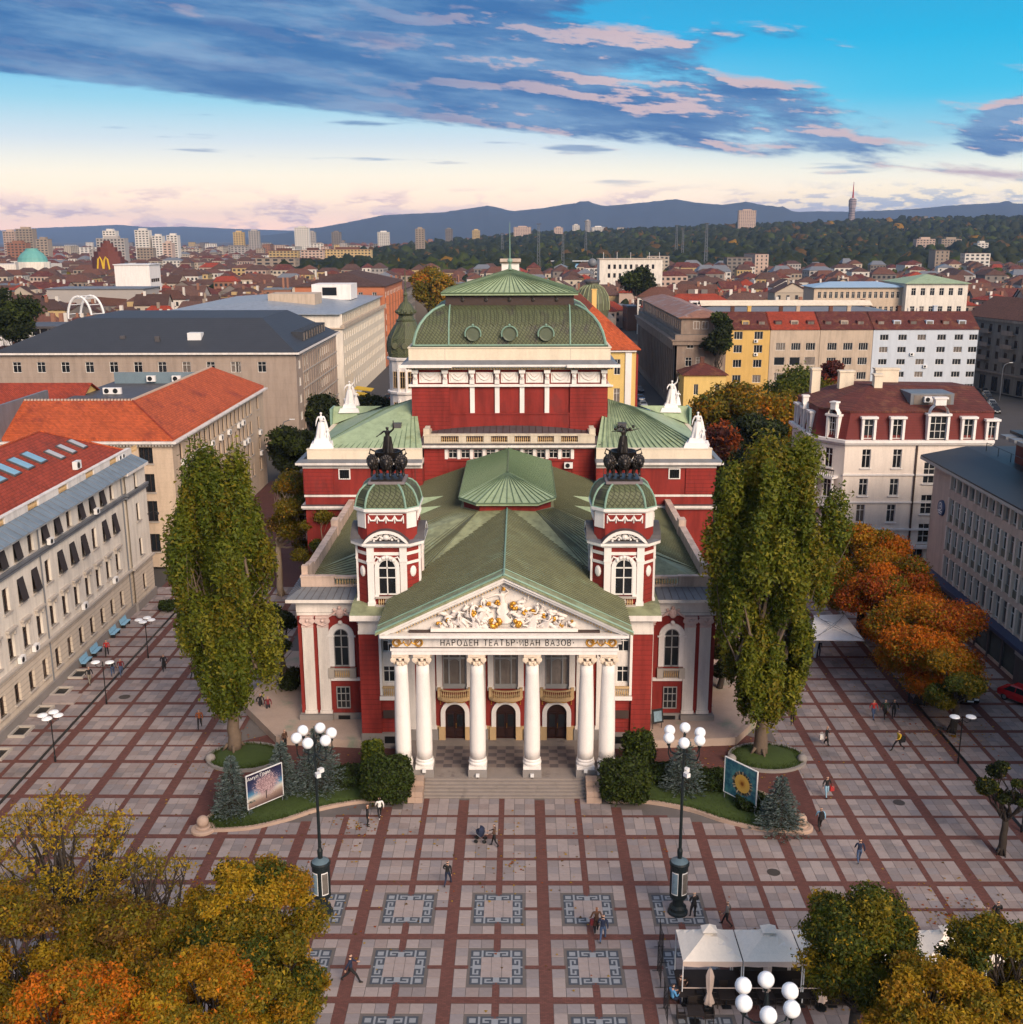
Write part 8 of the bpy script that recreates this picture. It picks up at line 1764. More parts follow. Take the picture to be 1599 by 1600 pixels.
# ================================================================ THE CITY BEYOND
WALLS = [mat('house_wall_%d' % i, c, .85, .08, .4, 0, rand=.12) for i, c in enumerate([(.46, .39, .31), (.60, .56, .51), (.30, .24, .19), (.46, .33, .16), (.19, .165, .15), (.46, .34, .28), (.34, .31, .29), (.26, .125, .08)])]
WINM = mat('far_window', (.03, .032, .036), .3, .2, 1)
ROOFS = [TILE_B, TILE_B2, TILE_M, TILE_R, LEAD]
def house_proto(i):
 rg = random.Random(100+i); w, d, h = rg.uniform(11, 19), rg.uniform(10, 14), rg.choice([8.5, 11, 13, 15]); wm = WALLS[i % 8]; rm = ROOFS[[0, 1, 2, 0, 1, 3, 0, 4][i % 8]]
 t = thing('city_house', HLAB[i % 8], 'house', (0, -500, 0), 0, 'houses crowding the district behind the theatre'); m = MB(); m.box(-w/2, w/2, -d/2, d/2, -1, h); m.build('wall', wm, t)
 m = MB(); rise = rg.uniform(2.6, 4.4)
 if i % 8 == 7: m.box(-w/2-.3, w/2+.3, -d/2-.3, d/2+.3, h, h+.5)
 elif i % 2: hip_roof(m, -w/2, w/2, -d/2, d/2, h+.16, rise, .5)
 else: gable_roof(m, -w/2, w/2, -d/2, d/2, h+.13, rise, .4, 'x', 0, 1)
 r = m.build('roof', [rm, wm], t)
 for k in range(rg.randint(1, 3)): c = MB(); x, y = rg.uniform(-w*.4, w*.4), rg.uniform(-1, 2); c.box(x-.5, x+.5, y-.4, y+.4, h+.5, h+rise+1.2); c.build('chimney', WALLS[rg.choice([1, 2, 7])], r)
 if i % 3 == 0: c = MB(); c.box(-w*.25, -w*.25+2.4, -d/2+.4, -d/2+3, h+.2, h+2.2); c.box(w*.1, w*.1+2.4, -d/2+.4, -d/2+3, h+.2, h+2.2); c.build('dormer', wm, r, kind='stuff')
 m = MB(); fl = int((h-1.5)/3.1); nw = int(w/2.6); nd = int(d/3)
 for f in range(fl):
  z = h-2.5-3.1*f
  for k in range(nw): x = -w/2+w*(k+.5)/nw; m.box(x-.6, x+.6, -d/2-.06, -d/2-.005, z, z+1.6)
  for k in range(nd):
   y = -d/2+d*(k+.5)/nd
   for s in (-1, 1): m.box(*((w/2+.005, w/2+.06) if s > 0 else (-w/2-.06, -w/2-.005)), y-.55, y+.55, z, z+1.6)
 m.build('window', WINM, t, kind='stuff'); return t
HLAB = ['beige town house with a brown gabled roof among the crowded roofs', 'white town house with a rusty hipped roof among the crowded roofs', 'tan town house with a maroon gabled roof among the crowded roofs', 'yellow town house with a brown hipped roof among the crowded roofs', 'dark grey town house with a rusty gabled roof among the crowded roofs', 'pinkish town house with a red hipped roof among the crowded roofs', 'pale grey town house with a brown gabled roof among the crowded roofs', 'brick town house with a flat grey roof among the crowded roofs']
KEEP = [(-125, -62, 60, 118), (-64, -38, 60, 300), (-100, -38, 148, 292), (-72, -30, 280, 420), (-30, 34, 90, 262), (24, 40, 100, 420), (30, 120, 180, 234), (34, 58, 180, 294), (100, 160, 170, 300), (108, 175, 355, 395), (40, 76, 285, 312), (45, 90, 590, 630), (48, 112, 255, 290), (125, 146, 495, 515), (-42, -28, 100, 420), (10, 32, 220, 256), (-10, 20, 320, 345)]
def hill(x, y):
 az = np.arctan2(x, y+56); hm = np.interp(az, [-.25, -.1, 0, .11, .31, .47, .6], [0, 8, 30, 44, 66, 78, 84]); t = np.clip((y-1000)/2200, 0, 1); return hm*t*t*(3-2*t)
def forest_zone(x, y):
 az = x/(y+56); return (y > np.interp(az, [-.22, -.15, 0, .15, .3, .47], [820, 880, 900, 960, 1000, 1150])) & (az > np.interp(y, [800, 1400, 2600, 3400], [-.215, -.17, -.10, .02])) & (y < 3300)
rg = np.random.default_rng(4); pts = []
y = 60.0
while y < 3400:
 st = 17+max(0, y-300)*.012; hw = (.52 if y < 250 else .80)*(y+56)+40; x = -hw
 while x < hw:
  xx, yy = x+rg.uniform(-4, 4), y+rg.uniform(-5, 5)
  if not any(a-7 < xx < b+7 and c-7 < yy < d+7 for a, b, c, d in KEEP) and not (abs(xx) < 60 and yy < 320) and not (xx > 20 and yy < 240) and not (-60 < xx and yy < 150) and not forest_zone(xx, yy) and rg.random() < .93: pts.append((xx, yy))
  x += st*rg.uniform(1.0, 1.25)
 y += st*.95
pts.sort(key=lambda p: p[1]); inv = [p for p in pts if abs(p[0]-1.4)/(p[1]+56) < .475]
protos = [house_proto(i) for i in range(16)]; used = [False]*16
MARKS = [(-70, 172, 'the dark-roofed taupe block'), (-60, 250, 'the pale cream block'), (-55, 330, 'the orange brick building'), (-165, 480, 'the white banded office'), (-130, 330, 'the white arch frame'), (-165, 215, 'the ribbon-windowed annexe'), (-150, 400, 'the grey-clad hall'), (66, 600, 'the cream ministry'), (140, 366, 'the blue-roofed bank'), (79, 262, 'the corrugated-roof hall'), (58, 292, 'the dormered cream building'), (135, 500, 'the white gable end'), (130, 210, 'the dark arcaded block'), (20, 232, 'the globe dome'), (-40, 420, 'the tree by the stage dome'), (40, 420, 'the dark park tree')]
SEENL = {}
def house_label(look, x, y):
 mx, my, nm = min(MARKS, key=lambda q: (q[0]-x)**2+(q[1]-y)**2); dx, dy = x-mx, y-my; w = ('beyond' if dy > 0 else 'in front of') if abs(dy) > 1.2*abs(dx) else ('right of' if dx > 0 else 'left of'); d = math.hypot(dx, dy); near = 'just ' if d < 32 else ('' if d < 75 else ('well ' if d < 130 else 'far '))
 L = '%s, %s%s %s' % (look, near, w, nm)
 n = SEENL.get(L, 0); SEENL[L] = n+1; return L+('' if not n else ', %s deep' % ('second', 'third', 'fourth', 'fifth', 'sixth', 'seventh', 'eighth', 'ninth')[n-1])
for k, (x, y) in enumerate(inv[:285]):
 i = int(rg.integers(16)); rz = float(rg.choice([0, 0, PI/2, PI])+rg.uniform(-.16, .16)); s = float(rg.uniform(.85, 1.15))
 if not used[i]: used[i] = True; t = protos[i]; t.location = (x, y, 0); t.rotation_euler = (0, 0, rz)
 else: t = copy_thing(protos[i], (x, y, 0), rz, scale=(s, s, float(rg.uniform(.8, 1.2))))
 t['label'] = house_label(HLAB[i % 8].replace(' among the crowded roofs', '').replace('town ', '').replace('with a ', 'under '), x, y)
near_ = set(inv[:285]); far = [p for p in pts if p not in near_]; N = len(far)
if N:
 Vs, Fs, Ms = [], [], []; o = 0
 for (x, y) in far:
  w, d, h = rg.uniform(10, 20), rg.uniform(10, 14), rg.choice([8, 11, 13, 16]); big = rg.random() < .06 and y > 900
  if big: w, d, h = rg.uniform(18, 40), 12, rg.uniform(20, 30)
  a = rg.choice([0, PI/2])+rg.uniform(-.2, .2); c_, s_ = math.cos(a), math.sin(a); g0 = float(hill(x, y))-.5; hr = .3 if big else rg.uniform(2.5, 4.5); wm = int(rg.choice([0, 1, 2, 3, 4, 5, 6, 7], p=[.2, .22, .12, .06, .12, .1, .12, .06])); rm = 8+int(rg.choice([0, 1, 2, 3, 4], p=[.42, .26, .18, .05, .09]))
  L = [(-w/2, -d/2, 0), (w/2, -d/2, 0), (w/2, d/2, 0), (-w/2, d/2, 0), (-w/2, -d/2, h), (w/2, -d/2, h), (w/2, d/2, h), (-w/2, d/2, h), (-w/2-.4, -d/2-.4, h+.05), (w/2+.4, -d/2-.4, h+.05), (w/2+.4, d/2+.4, h+.05), (-w/2-.4, d/2+.4, h+.05), (-w*.28, 0, h+hr), (w*.28, 0, h+hr)]
  F_ = [((0,1,5,4), wm), ((1,2,6,5), wm), ((2,3,7,6), wm), ((3,0,4,7), wm), ((8,9,13,12), rm), ((10,11,12,13), rm), ((9,10,13,13), rm), ((11,8,12,12), rm)]
  for f in range(min(3 if y > 900 else 4, int(h/3.2)) if not big else int(h/3)):
   z = h-2.6-3.1*f
   for k in range(5):
    xx = -w/2+w*(k+.5)/5; b = len(L); L += [(xx-w*.055, -d/2-.06, z), (xx+w*.055, -d/2-.06, z), (xx+w*.055, -d/2-.06, z+1.6), (xx-w*.055, -d/2-.06, z+1.6)]; F_.append(((b, b+1, b+2, b+3), 13))
   for s in (-1, 1):
    for k in range(3):
     yy = -d/2+d*(k+.5)/3; b = len(L); q = [(s*(w/2+.06), yy-.6, z), (s*(w/2+.06), yy+.6, z), (s*(w/2+.06), yy+.6, z+1.6), (s*(w/2+.06), yy-.6, z+1.6)]; L += q if s > 0 else q[::-1]; F_.append(((b, b+1, b+2, b+3), 13))
  Vs += [(x+c_*p[0]-s_*p[1], y+s_*p[0]+c_*p[1], g0+p[2]) for p in L]; Fs += [tuple(o+i for i in f) for f, m_ in F_]; Ms += [m_ for f, m_ in F_]; o += len(L)
 fs4 = [tuple(dict.fromkeys(f)) for f in Fs]; me = bpy.data.meshes.new('distant_houses'); me.from_pydata(Vs, [], fs4); [me.materials.append(m_) for m_ in WALLS+ROOFS+[WINM]]; me.polygons.foreach_set('material_index', Ms); me.update()
 fo = link('distant_houses', me); fo['kind'] = 'stuff'; tag(fo, 'sea of small distant houses with brown and red roofs reaching to the horizon', 'houses')

# woods: rounded crowns on rising ground, and scattered street trees
def crowns(name, label, P, r, mats, weights, seed, sub=1):
 import bmesh
 bm = bmesh.new(); bmesh.ops.create_icosphere(bm, subdivisions=sub+1, radius=1); bv = np.array([v.co[:] for v in bm.verts]); bf = np.array([[v.index for v in f.verts] for f in bm.faces]); bm.free()
 rg = np.random.default_rng(seed); n = len(P); sc3 = np.stack([r*rg.uniform(.8, 1.25, n), r*rg.uniform(.8, 1.25, n), r*rg.uniform(.8, 1.35, n)], 1)
 V = bv[None]*(1+.30*rg.normal(size=(n, len(bv), 1)).clip(-1.4, 1.4)*.7)*sc3[:, None]+P[:, None]
 F = (np.arange(n)[:, None, None]*len(bv)+bf[None]).reshape(-1, 3); w = np.array(weights, float); w /= w.sum(); tone = rg.choice(len(mats), n, p=w); mi = np.repeat(tone, len(bf)); fl = rg.random(len(mi)) < .22; mi[fl] = rg.choice(len(mats), fl.sum(), p=w)
 o = link(name, np_mesh(name, V.reshape(-1, 3), F, [LEAF[m_] for m_ in mats], mi, True)); o['kind'] = 'stuff'; tag(o, label, 'trees')
rg = np.random.default_rng(8); P = []
while len(P) < 6200:
 y = 800+2500*rg.random()**1.25; x = (y+56)*rg.uniform(-.23, .72)
 if forest_zone(x, y): P.append((x, y, float(hill(x, y))+rg.uniform(3.5, 8.5)))
P = np.array(P); crowns('woods', 'dark autumn woods covering the hill behind the city', P, rg.uniform(5, 9.5, len(P))*(1+P[:, 1]/6000), ['dark', 'woods', 'green', 'brown', 'gold'], [9, 6, 1.6, .8, .12], 3)
P = np.array([(x+rg.uniform(-9, 9), y+rg.uniform(-9, 9), rg.uniform(5, 9)) for x, y in [inv[i] for i in rg.integers(120, len(inv), 900)] if y > 260]); crowns('street_trees', 'small street trees tucked between the distant houses', P, rg.uniform(2.2, 5.5, len(P)), ['dark', 'green', 'olive', 'gold'], [6, 4, 2, .6], 5)
gxv, gyv = np.meshgrid(np.linspace(-900, 2600, 70), np.linspace(780, 4200, 60)); hz = hill(gxv, gyv)-.8; hz[-1] = -30; nx_ = 70
Vg = np.stack([gxv, gyv, hz], -1).reshape(-1, 3); idx = np.arange(60*70).reshape(60, 70); Fq = np.stack([idx[:-1, :-1], idx[:-1, 1:], idx[1:, 1:], idx[1:, :-1]], -1).reshape(-1, 4)
o = link('wooded_hill', np_mesh('wooded_hill', Vg, Fq, [mat('wood_floor', (.028, .032, .014), .95, .3, .01)], smooth=True)); o['kind'] = 'structure'

# mountains
MTN = mat('mountain_forest', (.020, .030, .036), .95, .3, .0016, 0, stain=((.034, .040, .042), .55, .0007))
def mountains(name, prof, Y, depth, seed, amp):
 xs = np.linspace(prof[0][0], prof[-1][0], 240); ys = np.interp(xs, *zip(*prof)); rows = [(-1.0, -.02), (-.75, .16), (-.5, .36), (-.28, .62), (-.1, .9), (0, 1.0), (.3, .7), (1.0, -.02)]; V = []
 for t, hf in rows:
  for i, (px, py) in enumerate(zip(xs, ys)):
   g_ = gy(px, py, Y); nz = pnoise(Vector((px*.02+seed, t*3, seed)))+.5*pnoise(Vector((px*.06, t*7, seed+3))); H_ = (g_.z+6)*hf*(1+(nz*amp if 0 < abs(t) < 1 else (pnoise(Vector((px*.11, 1, seed)))*.02 if t == 0 else 0)))-6; V.append((g_.x*(1+t*depth/Y), Y+t*depth*(1+.12*nz), H_))
 n = len(xs); idx = np.arange(len(rows)*n).reshape(len(rows), n); F = np.stack([idx[:-1, :-1], idx[:-1, 1:], idx[1:, 1:], idx[1:, :-1]], -1).reshape(-1, 4)
 o = link(name, np_mesh(name, np.array(V), F, [MTN], smooth=True)); o['kind'] = 'structure'
mountains('mountains', [(380, 371), (430, 366), (480, 359), (540, 348), (600, 336), (640, 334), (690, 332), (730, 326), (765, 321), (800, 330), (850, 325), (885, 319), (920, 316), (945, 322), (1000, 317), (1055, 311), (1090, 317), (1130, 320), (1165, 315), (1210, 324), (1245, 331), (1290, 330), (1330, 331), (1420, 327), (1500, 320), (1560, 317), (1640, 319), (1800, 328), (2100, 345)], 9500, 2600, 2.0, .22)
mountains('hills', [(-500, 363), (-200, 361), (0, 360), (60, 356), (120, 354), (185, 351), (230, 355), (290, 354), (380, 358), (480, 361), (560, 364), (700, 368)], 13500, 3000, 7.0, .18)

# ================================================================ THINGS ON THE SQUARE
def lamp_column(x, y, label):
 t = thing('lamp_column', label, 'lamp post', (x, y, 0), 0, 'six-globe lamp columns on the square'); B = mat('black_green_iron', (.008, .014, .016), .5, .25, 3, .05) if 'black_green_iron' not in MATS else MATS['black_green_iron']
 m = MB(); m.lathe([(.62, 0), (.62, .12), (.50, .2), (.46, .36), (.52, .42), (.36, .55), (.31, .95), (.40, 1.08)], n=16); m.build('pedestal', B, t)
 m = MB(); m.lathe([(.50, 1.08), (.54, 1.16), (.54, 3.25), (.60, 3.30), (.60, 3.42), (.52, 3.50)], n=20); d = m.build('poster_drum', B, t)
 m = MB(); m.lathe([(.52, 3.501), (.26, 3.66), (.12, 3.72)], n=20); m.build('drum_lid', mat('blue_grey_lid', (.10, .15, .18), .4, .2, 2) if 'blue_grey_lid' not in MATS else MATS['blue_grey_lid'], t)
 for a in (-125, -55, 55):
  for nm, w0, z0, z1, rr, mm in (('poster_frame', .44, 1.45, 2.95, .548, ACM), ('poster', .37, 1.52, 2.88, .556, PRINTS[(int(a) % 3)])):
   m = MB(); n = 6; A0 = R(a)-w0*.9; A1 = R(a)+w0*.9; vs = [(rr*math.cos(A0+(A1-A0)*i/n), rr*math.sin(A0+(A1-A0)*i/n), z) for z in (z0, z1) for i in range(n+1)]; m.add(vs, [(i, i+1, n+2+i, n+1+i) for i in range(n)]); m.build(nm, mm, d)
 m = MB(); m.tube([(0, 0, 3.6), (0, 0, 4.2), (0, 0, 4.4), (0, 0, 8), (0, 0, 11.3)], [.14, .17, .10, .085, .06], 10); m.lathe([(.06, 11.1), (.15, 11.3), (.10, 11.5), (.03, 11.9)], n=10); m.build('pole', B, t)
 for k in range(2): m = MB(); a = R(-60+k*110); m.obox((.35*math.cos(a), .35*math.sin(a), 9.35), .35, .26, .24, a); m.tube([(0, 0, 9.3), (.3*math.cos(a), .3*math.sin(a), 9.35)], .03, 4); m.build('floodlight', ACM, t)
 arm = MB(); arm.tube([(0, 0, 10.6), (.45, 0, 10.35), (.88, 0, 10.4), (1.02, 0, 10.75), (1.02, 0, 11.3)], [.05, .045, .045, .04, .04], 6); arm.box(.94, 1.10, -.08, .08, 11.25, 11.42); am = arm.mesh('lamp_arm', B); gl = MB(); gl.ball((1.02, 0, 11.72), .33, 14, 9); gm = gl.mesh('globe', GLOBE); gm.polygons.foreach_set('use_smooth', np.ones(len(gm.polygons), bool))
 for k in range(6): o = link('lamp_arm', am, t, None, 2*PI*k/6+.35); link('globe', gm, o)
PRINTS = [mat('portrait_print_%d' % i, c, .4, .6, 3.5, 0, fine=.5) for i, c in enumerate([(.10, .10, .11), (.16, .24, .30), (.12, .11, .10)])]
p = gz(505, 1425); lamp_column(p.x, p.y, 'tall black lamp column with poster drum and six globes, left of the key-pattern paving')
p = gz(1059, 1425); lamp_column(p.x, p.y, 'tall black lamp column with poster drum and six globes, beside the man in black')
p = gz(1199, 1558, 11.72); lamp_column(p.x, p.y, 'near lamp column whose six globes float in front of the cafe')
def street_lamp(px, py, n, label, rz=0, xy=None):
 p = gz(px, py); t = thing('street_lamp', label, 'street lamp', (p.x, p.y, 0), rz, 'disc-headed street lamps'); m = MB(); m.tube([(0, 0, 0), (0, 0, .5), (0, 0, .55), (0, 0, 4.0)], [.08, .08, .05, .045], 8); m.build('pole', BLACKM, t)
 for k in range(n):
  a = 2*PI*k/n; m = MB(); c, s = math.cos(a), math.sin(a); m.tube([(0, 0, 3.7), (.35*c, .35*s, 3.45), (.62*c, .62*s, 3.6), (.62*c, .62*s, 3.95)], .03, 5); o = m.build('lamp_arm', BLACKM, t); m = MB(); m.lathe([(.05, 4.08), (.36, 4.0), (.40, 3.93), (.30, 3.9), (.05, 3.9)], (.62*c, .62*s, 0), 14); m.build('disc_lamp', GLOBE, o)
for px, py, n, lab in ((87, 1190, 4, 'black street lamp with four white discs, nearest the camera on the left'), (167, 1100, 2, 'black street lamp with two white discs, middle of the left row'), (232, 1028, 4, 'black street lamp with four white discs, farthest in the left row'), (1497, 1193, 2, 'black street lamp with two white discs beside the small green tree on the right'), (1420, 1097, 1, 'street lamp with one white disc under the orange tree'), (1596, 1300, 1, 'street lamp cut by the right edge, below the small dark tree')): street_lamp(px, py, n, lab)
for px, py, Y, lab in ((442, 690, 130, 'curved-neck street lamp by the trees left of the theatre'), (1562, 625, 215, 'slim street lamp before the dark stone block on the right')):
 p = gy(px, py, Y); t = thing('street_lamp', lab, 'street lamp', (p.x, Y, 0)); m = MB(); m.tube([(0, 0, 0), (0, 0, 8), (.4, 0, 9), (1.8, 0, 9.5)], .09, 6); m.build('pole', LEAD, t); m = MB(); m.box(1.4, 2.3, -.15, .15, 9.4, 9.55); m.build('lamp_head', ACM, t)

# billboards: flat prints in frames
def print_mat(name, kind):
 m = bpy.data.materials.new(name); m.use_nodes = True; g = G(m.node_tree); b = g.n['Principled BSDF']; tc = g.node('ShaderNodeTexCoord'); sp = g.node('ShaderNodeSeparateXYZ'); g.l.new(tc.outputs['Object'], sp.inputs[0]); x, _, z = sp.outputs; oc = tc.outputs['Object']
 n1 = g.noise(oc, 16, 3, .7); n2 = g.noise(oc, 2.2, 4, .6)
 if kind == 'blossom':
  c = g.ramp(g.m('DIVIDE', g.m('ADD', z, g.m('MULTIPLY', x, -.10)), 2.5), [(0, (.10, .06, .06)), (.18, (.26, .18, .15)), (.32, (.50, .47, .42)), (.44, (.06, .20, .34)), (.60, (.02, .035, .10)), (1, (.015, .01, .035))])
  dx = g.m('DIVIDE', g.m('SUBTRACT', x, .15), 1.05); dz = g.m('DIVIDE', g.m('SUBTRACT', z, 1.35), .85); rr = g.m('SQRT', g.m('ADD', g.m('MULTIPLY', dx, dx), g.m('MULTIPLY', dz, dz)))
  msk = g.ss(g.m('ADD', g.m('SUBTRACT', 1.0, rr), g.m('MULTIPLY', g.m('SUBTRACT', n1, .5), 2.2)), .0, .25); c = g.mix(msk, c, g.mix(g.ss(n1, .4, .65), (.16, .09, .11), (.52, .38, .40)))
  tr = g.m('MULTIPLY', g.m('LESS_THAN', g.m('ABSOLUTE', g.m('SUBTRACT', x, .08)), .04), g.m('MULTIPLY', g.m('LESS_THAN', z, .95), g.m('GREATER_THAN', z, .30))); c = g.mix(tr, c, (.03, .015, .02))
 else:
  c = g.mix(g.ss(n2, .35, .7), (.010, .07, .13), (.07, .23, .24))
  dx = g.m('SUBTRACT', x, .18); dz = g.m('SUBTRACT', z, 1.25); rr = g.m('SQRT', g.m('ADD', g.m('MULTIPLY', dx, dx), g.m('MULTIPLY', dz, dz))); an = g.m('ARCTAN2', dz, dx)
  ang = g.noise(g.comb(g.m('MULTIPLY', g.m('COSINE', an), 2), g.m('MULTIPLY', g.m('SINE', an), 2), 0), 3.2, 2, .6)
  ring = g.m('LESS_THAN', rr, g.m('ADD', .90, g.m('MULTIPLY', g.m('SUBTRACT', ang, .5), .55))); c = g.mix(ring, c, g.mix(g.ss(ang, .48, .6), (.02, .015, .01), (.45, .36, .24)))
  c = g.mix(g.m('LESS_THAN', rr, .68), c, g.mix(g.ss(g.m('ADD', rr, g.m('MULTIPLY', n2, .3)), .2, .6), (.36, .13, .015), (.60, .36, .07))); c = g.mix(g.m('LESS_THAN', rr, .13), c, (.20, .06, .01))
 g.l.new(c, b.inputs['Base Color']); b.inputs['Roughness'].default_value = .4; return m
def billboard(a, c, z0, z1, label, pm, words):
 a, c = Vector(a), Vector(c); d = c-a; w = d.length; mid = (a+c)/2; rz = math.atan2(d.y, d.x); t = thing('billboard', label, 'billboard', (mid.x, mid.y, .1), rz)
 m = MB(); m.box(-w/2, w/2, -.02, .03, 0, z1-z0); pn = m.build('print', pm, t, loc=(0, 0, z0)); m = MB(); e = .05
 for q in ((-w/2-e, -w/2, z0-e, z1+e), (w/2, w/2+e, z0-e, z1+e), (-w/2, w/2, z0-e, z0), (-w/2, w/2, z1, z1+e)): m.box(q[0], q[1], -.05, .05, q[2], q[3])
 m.build('frame', ACM, t)
 for s in (-1, 1): m = MB(); m.tube([(s*w/2*.96, 0, 0), (s*w/2*.96, 0, z0)], .035, 6); m.tube([(s*w/2*.96, .03, z0+1.2), (s*w/2*.96, 1.1, 0)], .03, 5); m.build('leg', LEAD, t)
 for txt, x, z, s, mm, rot in words:
  cu = bpy.data.curves.new('lettering', 'FONT'); cu.body = txt; cu.size = s; cu.extrude = .004; o = bpy.data.objects.new('lettering', cu); COL.objects.link(o); bpy.context.view_layer.update()
  me = bpy.data.meshes.new_from_object(o.evaluated_get(bpy.context.evaluated_depsgraph_get())); bpy.data.objects.remove(o); me.materials.clear(); me.materials.append(mm); lo = link('lettering', me, pn, (x, -.028, z)); lo.rotation_euler = (PI/2, -rot, 0)
a, c = gz(389, 1277, .1), gz(443, 1254, .1); billboard(a, c, .62, 3.15, 'billboard with a pink blossoming tree against a dark blue sky, on the left lawn', print_mat('blossom_print', 'blossom'), [('Амул Грам', -1.4, 2.12, .36, ACM, .03)])
a, c = gz(1131, 1250, .1), gz(1180, 1276, .1); billboard(a, c, .75, 3.45, 'teal billboard with a golden disc ringed by little houses, on the right lawn', print_mat('teal_print', 'disc'), [])

# cafe under white pavilions
yb, yf = gz(1050, 1443, 3.0).y, gz(1062, 1503, 2.6).y; x0c = 9.95; bw = 3.22
def pavilion_tent(k):
 xa, xb = x0c+k*bw, x0c+(k+1)*bw; t = thing('cafe_pavilion', ['end', 'second', 'third', 'fourth', 'fifth', 'sixth', 'seventh'][k]+' bay of the white canvas cafe awning, counted from its open left end', 'awning', ((xa+xb)/2, yf, 0), 0, 'white canvas bays of the cafe awning'); w = bw/2-.03; D = yb-yf; m = MB(); n = 6
 top = (0, D*.55, 3.75)
 def P(u, v): sag = .10*math.sin(PI*abs(u))*0; q = max(abs(u), abs(v)); z = 2.62+(3.72-2.62)*(1-q)**1.15; return (u*w, D/2+v*D/2, z)
 G_ = [[P(-1+2*i/8, -1+2*j/8) for i in range(9)] for j in range(9)]; vs = [p for r in G_ for p in r]; m.add(vs, [(j*9+i, j*9+i+1, j*9+i+10, j*9+i+9) for j in range(8) for i in range(8)])
 m.build('canvas_roof', CANVAS, t); m = MB(); m.add([(-w, 0, 2.62), (w, 0, 2.62), (w, -.03, 2.36), (w*.5, -.05, 2.31), (0, -.03, 2.36), (-w*.5, -.05, 2.31), (-w, -.03, 2.36)], [(0,1,2,3,4,5,6)]); m.build('valance', CANVASD, t)
 m = MB(); m.add([(-.42, D/2-.35, 3.62), (.42, D/2-.35, 3.62), (.42, D/2+.35, 3.62), (-.42, D/2+.35, 3.62), (0, D/2, 3.95)], [(0,1,4), (1,2,4), (2,3,4), (3,0,4)]); m.build('vent_cap', CANVAS, t)
 for x, y in ((-w, 0), (w, 0), (-w, D), (w, D)): m = MB(); m.tube([(x*.985, y+(.04 if y == 0 else -.04), 0), (x*.985, y+(.04 if y == 0 else -.04), 2.6)], .035, 6); m.build('post', ACM, t)
 if k: m = MB(); m.box(-w+.1, w-.1, D-.12, D-.08, .1, 2.3); m.build('rear_panel', mat('shade_panel', (.03, .03, .03), .3, .2, 2) if 'shade_panel' not in MATS else MATS['shade_panel'], t)  # near-black panel colour stands in for the shade at the back of the tent
 m = MB(); m.box(-w, w, .02, .06, .95, 1.0); m.build('front_rail', CANVASD, t)
for k in range(7): pavilion_tent(k)
m = MB(); m.box(x0c, x0c+7*bw, yf-.1, yb, .004, .07); o = m.build('cafe_shade_floor', mat('painted_shade_dark', (.035, .026, .022), .8, .3, 2)); o['kind'] = 'structure'  # added dark sheet: its colour paints the shade on the floor under the awning
DKW = mat('dark_rattan', (.025, .018, .015), .6, .3, 8, .2)
def table_proto():
 t = thing('cafe_table', '', 'table'); m = MB(); m.box(-.42, .42, -.42, .42, .71, .75); m.build('tabletop', DKW, t); m = MB(); m.tube([(0, 0, .04), (0, 0, .71)], .04, 6); m.box(-.25, .25, -.25, .25, 0, .04); m.build('pedestal', BLACKM, t); return t
def chair_proto():
 t = thing('cafe_chair', '', 'chair'); m = MB(); m.box(-.24, .24, -.24, .24, .42, .47); m.build('seat', DKW, t); m = MB(); m.box(-.24, .24, .20, .25, .47, .90); m.build('backrest', DKW, t)
 for x in (-.21, .21):
  for y in (-.21, .21): m = MB(); m.tube([(x, y, 0), (x, y, .42)], .022, 5); m.build('leg', DKW, t)
  m = MB(); m.tube([(x*1.1, -.2, .47), (x*1.1, -.2, .66), (x*1.1, .22, .68)], .02, 4); m.build('armrest', DKW, t)
 return t
TP, CP = table_proto(), chair_proto(); firstT = firstC = True
spots = [(1072, 1568, 'at the open left end of the awning'), (1086, 1598, 'at the bottom edge left of the folded parasol'), (1135, 1572, 'between the first two folded parasols'), (1196, 1572, 'behind the near lamp globes'), (1300, 1570, 'beside the parasol under the olive tree'), (1250, 1570, 'right of the near lamp globes')]
for px, py, lab in spots:
 p = gz(px, py)
 if firstT: T_ = TP; T_.location = p; firstT = False
 else: T_ = copy_thing(TP, p)
 tag(T_, 'dark square cafe table '+lab, 'table', 'cafe tables')
 for a, w in ((90, 'on its right'), (-90, 'on its left'), (180, 'on its far side')):
  q = p+Vector((.72*math.sin(R(a)), -.72*math.cos(R(a)), 0))
  if firstC: c = CP; c.location = q; c.rotation_euler = (0, 0, R(a)+PI*0); firstC = False
  else: c = copy_thing(CP, q, R(a))
  c.rotation_euler = (0, 0, R(a)+PI); c.rotation_euler = (0, 0, math.atan2(p.x-q.x, -(p.y-q.y))); tag(c, 'dark rattan chair %s of the cafe table %s' % (w[3:], lab), 'chair', 'cafe chairs'); c['label'] = 'dark cafe chair %s of the table %s' % (w, lab) if len(lab.split()) < 7 else 'dark chair %s, table %s' % (w, lab)
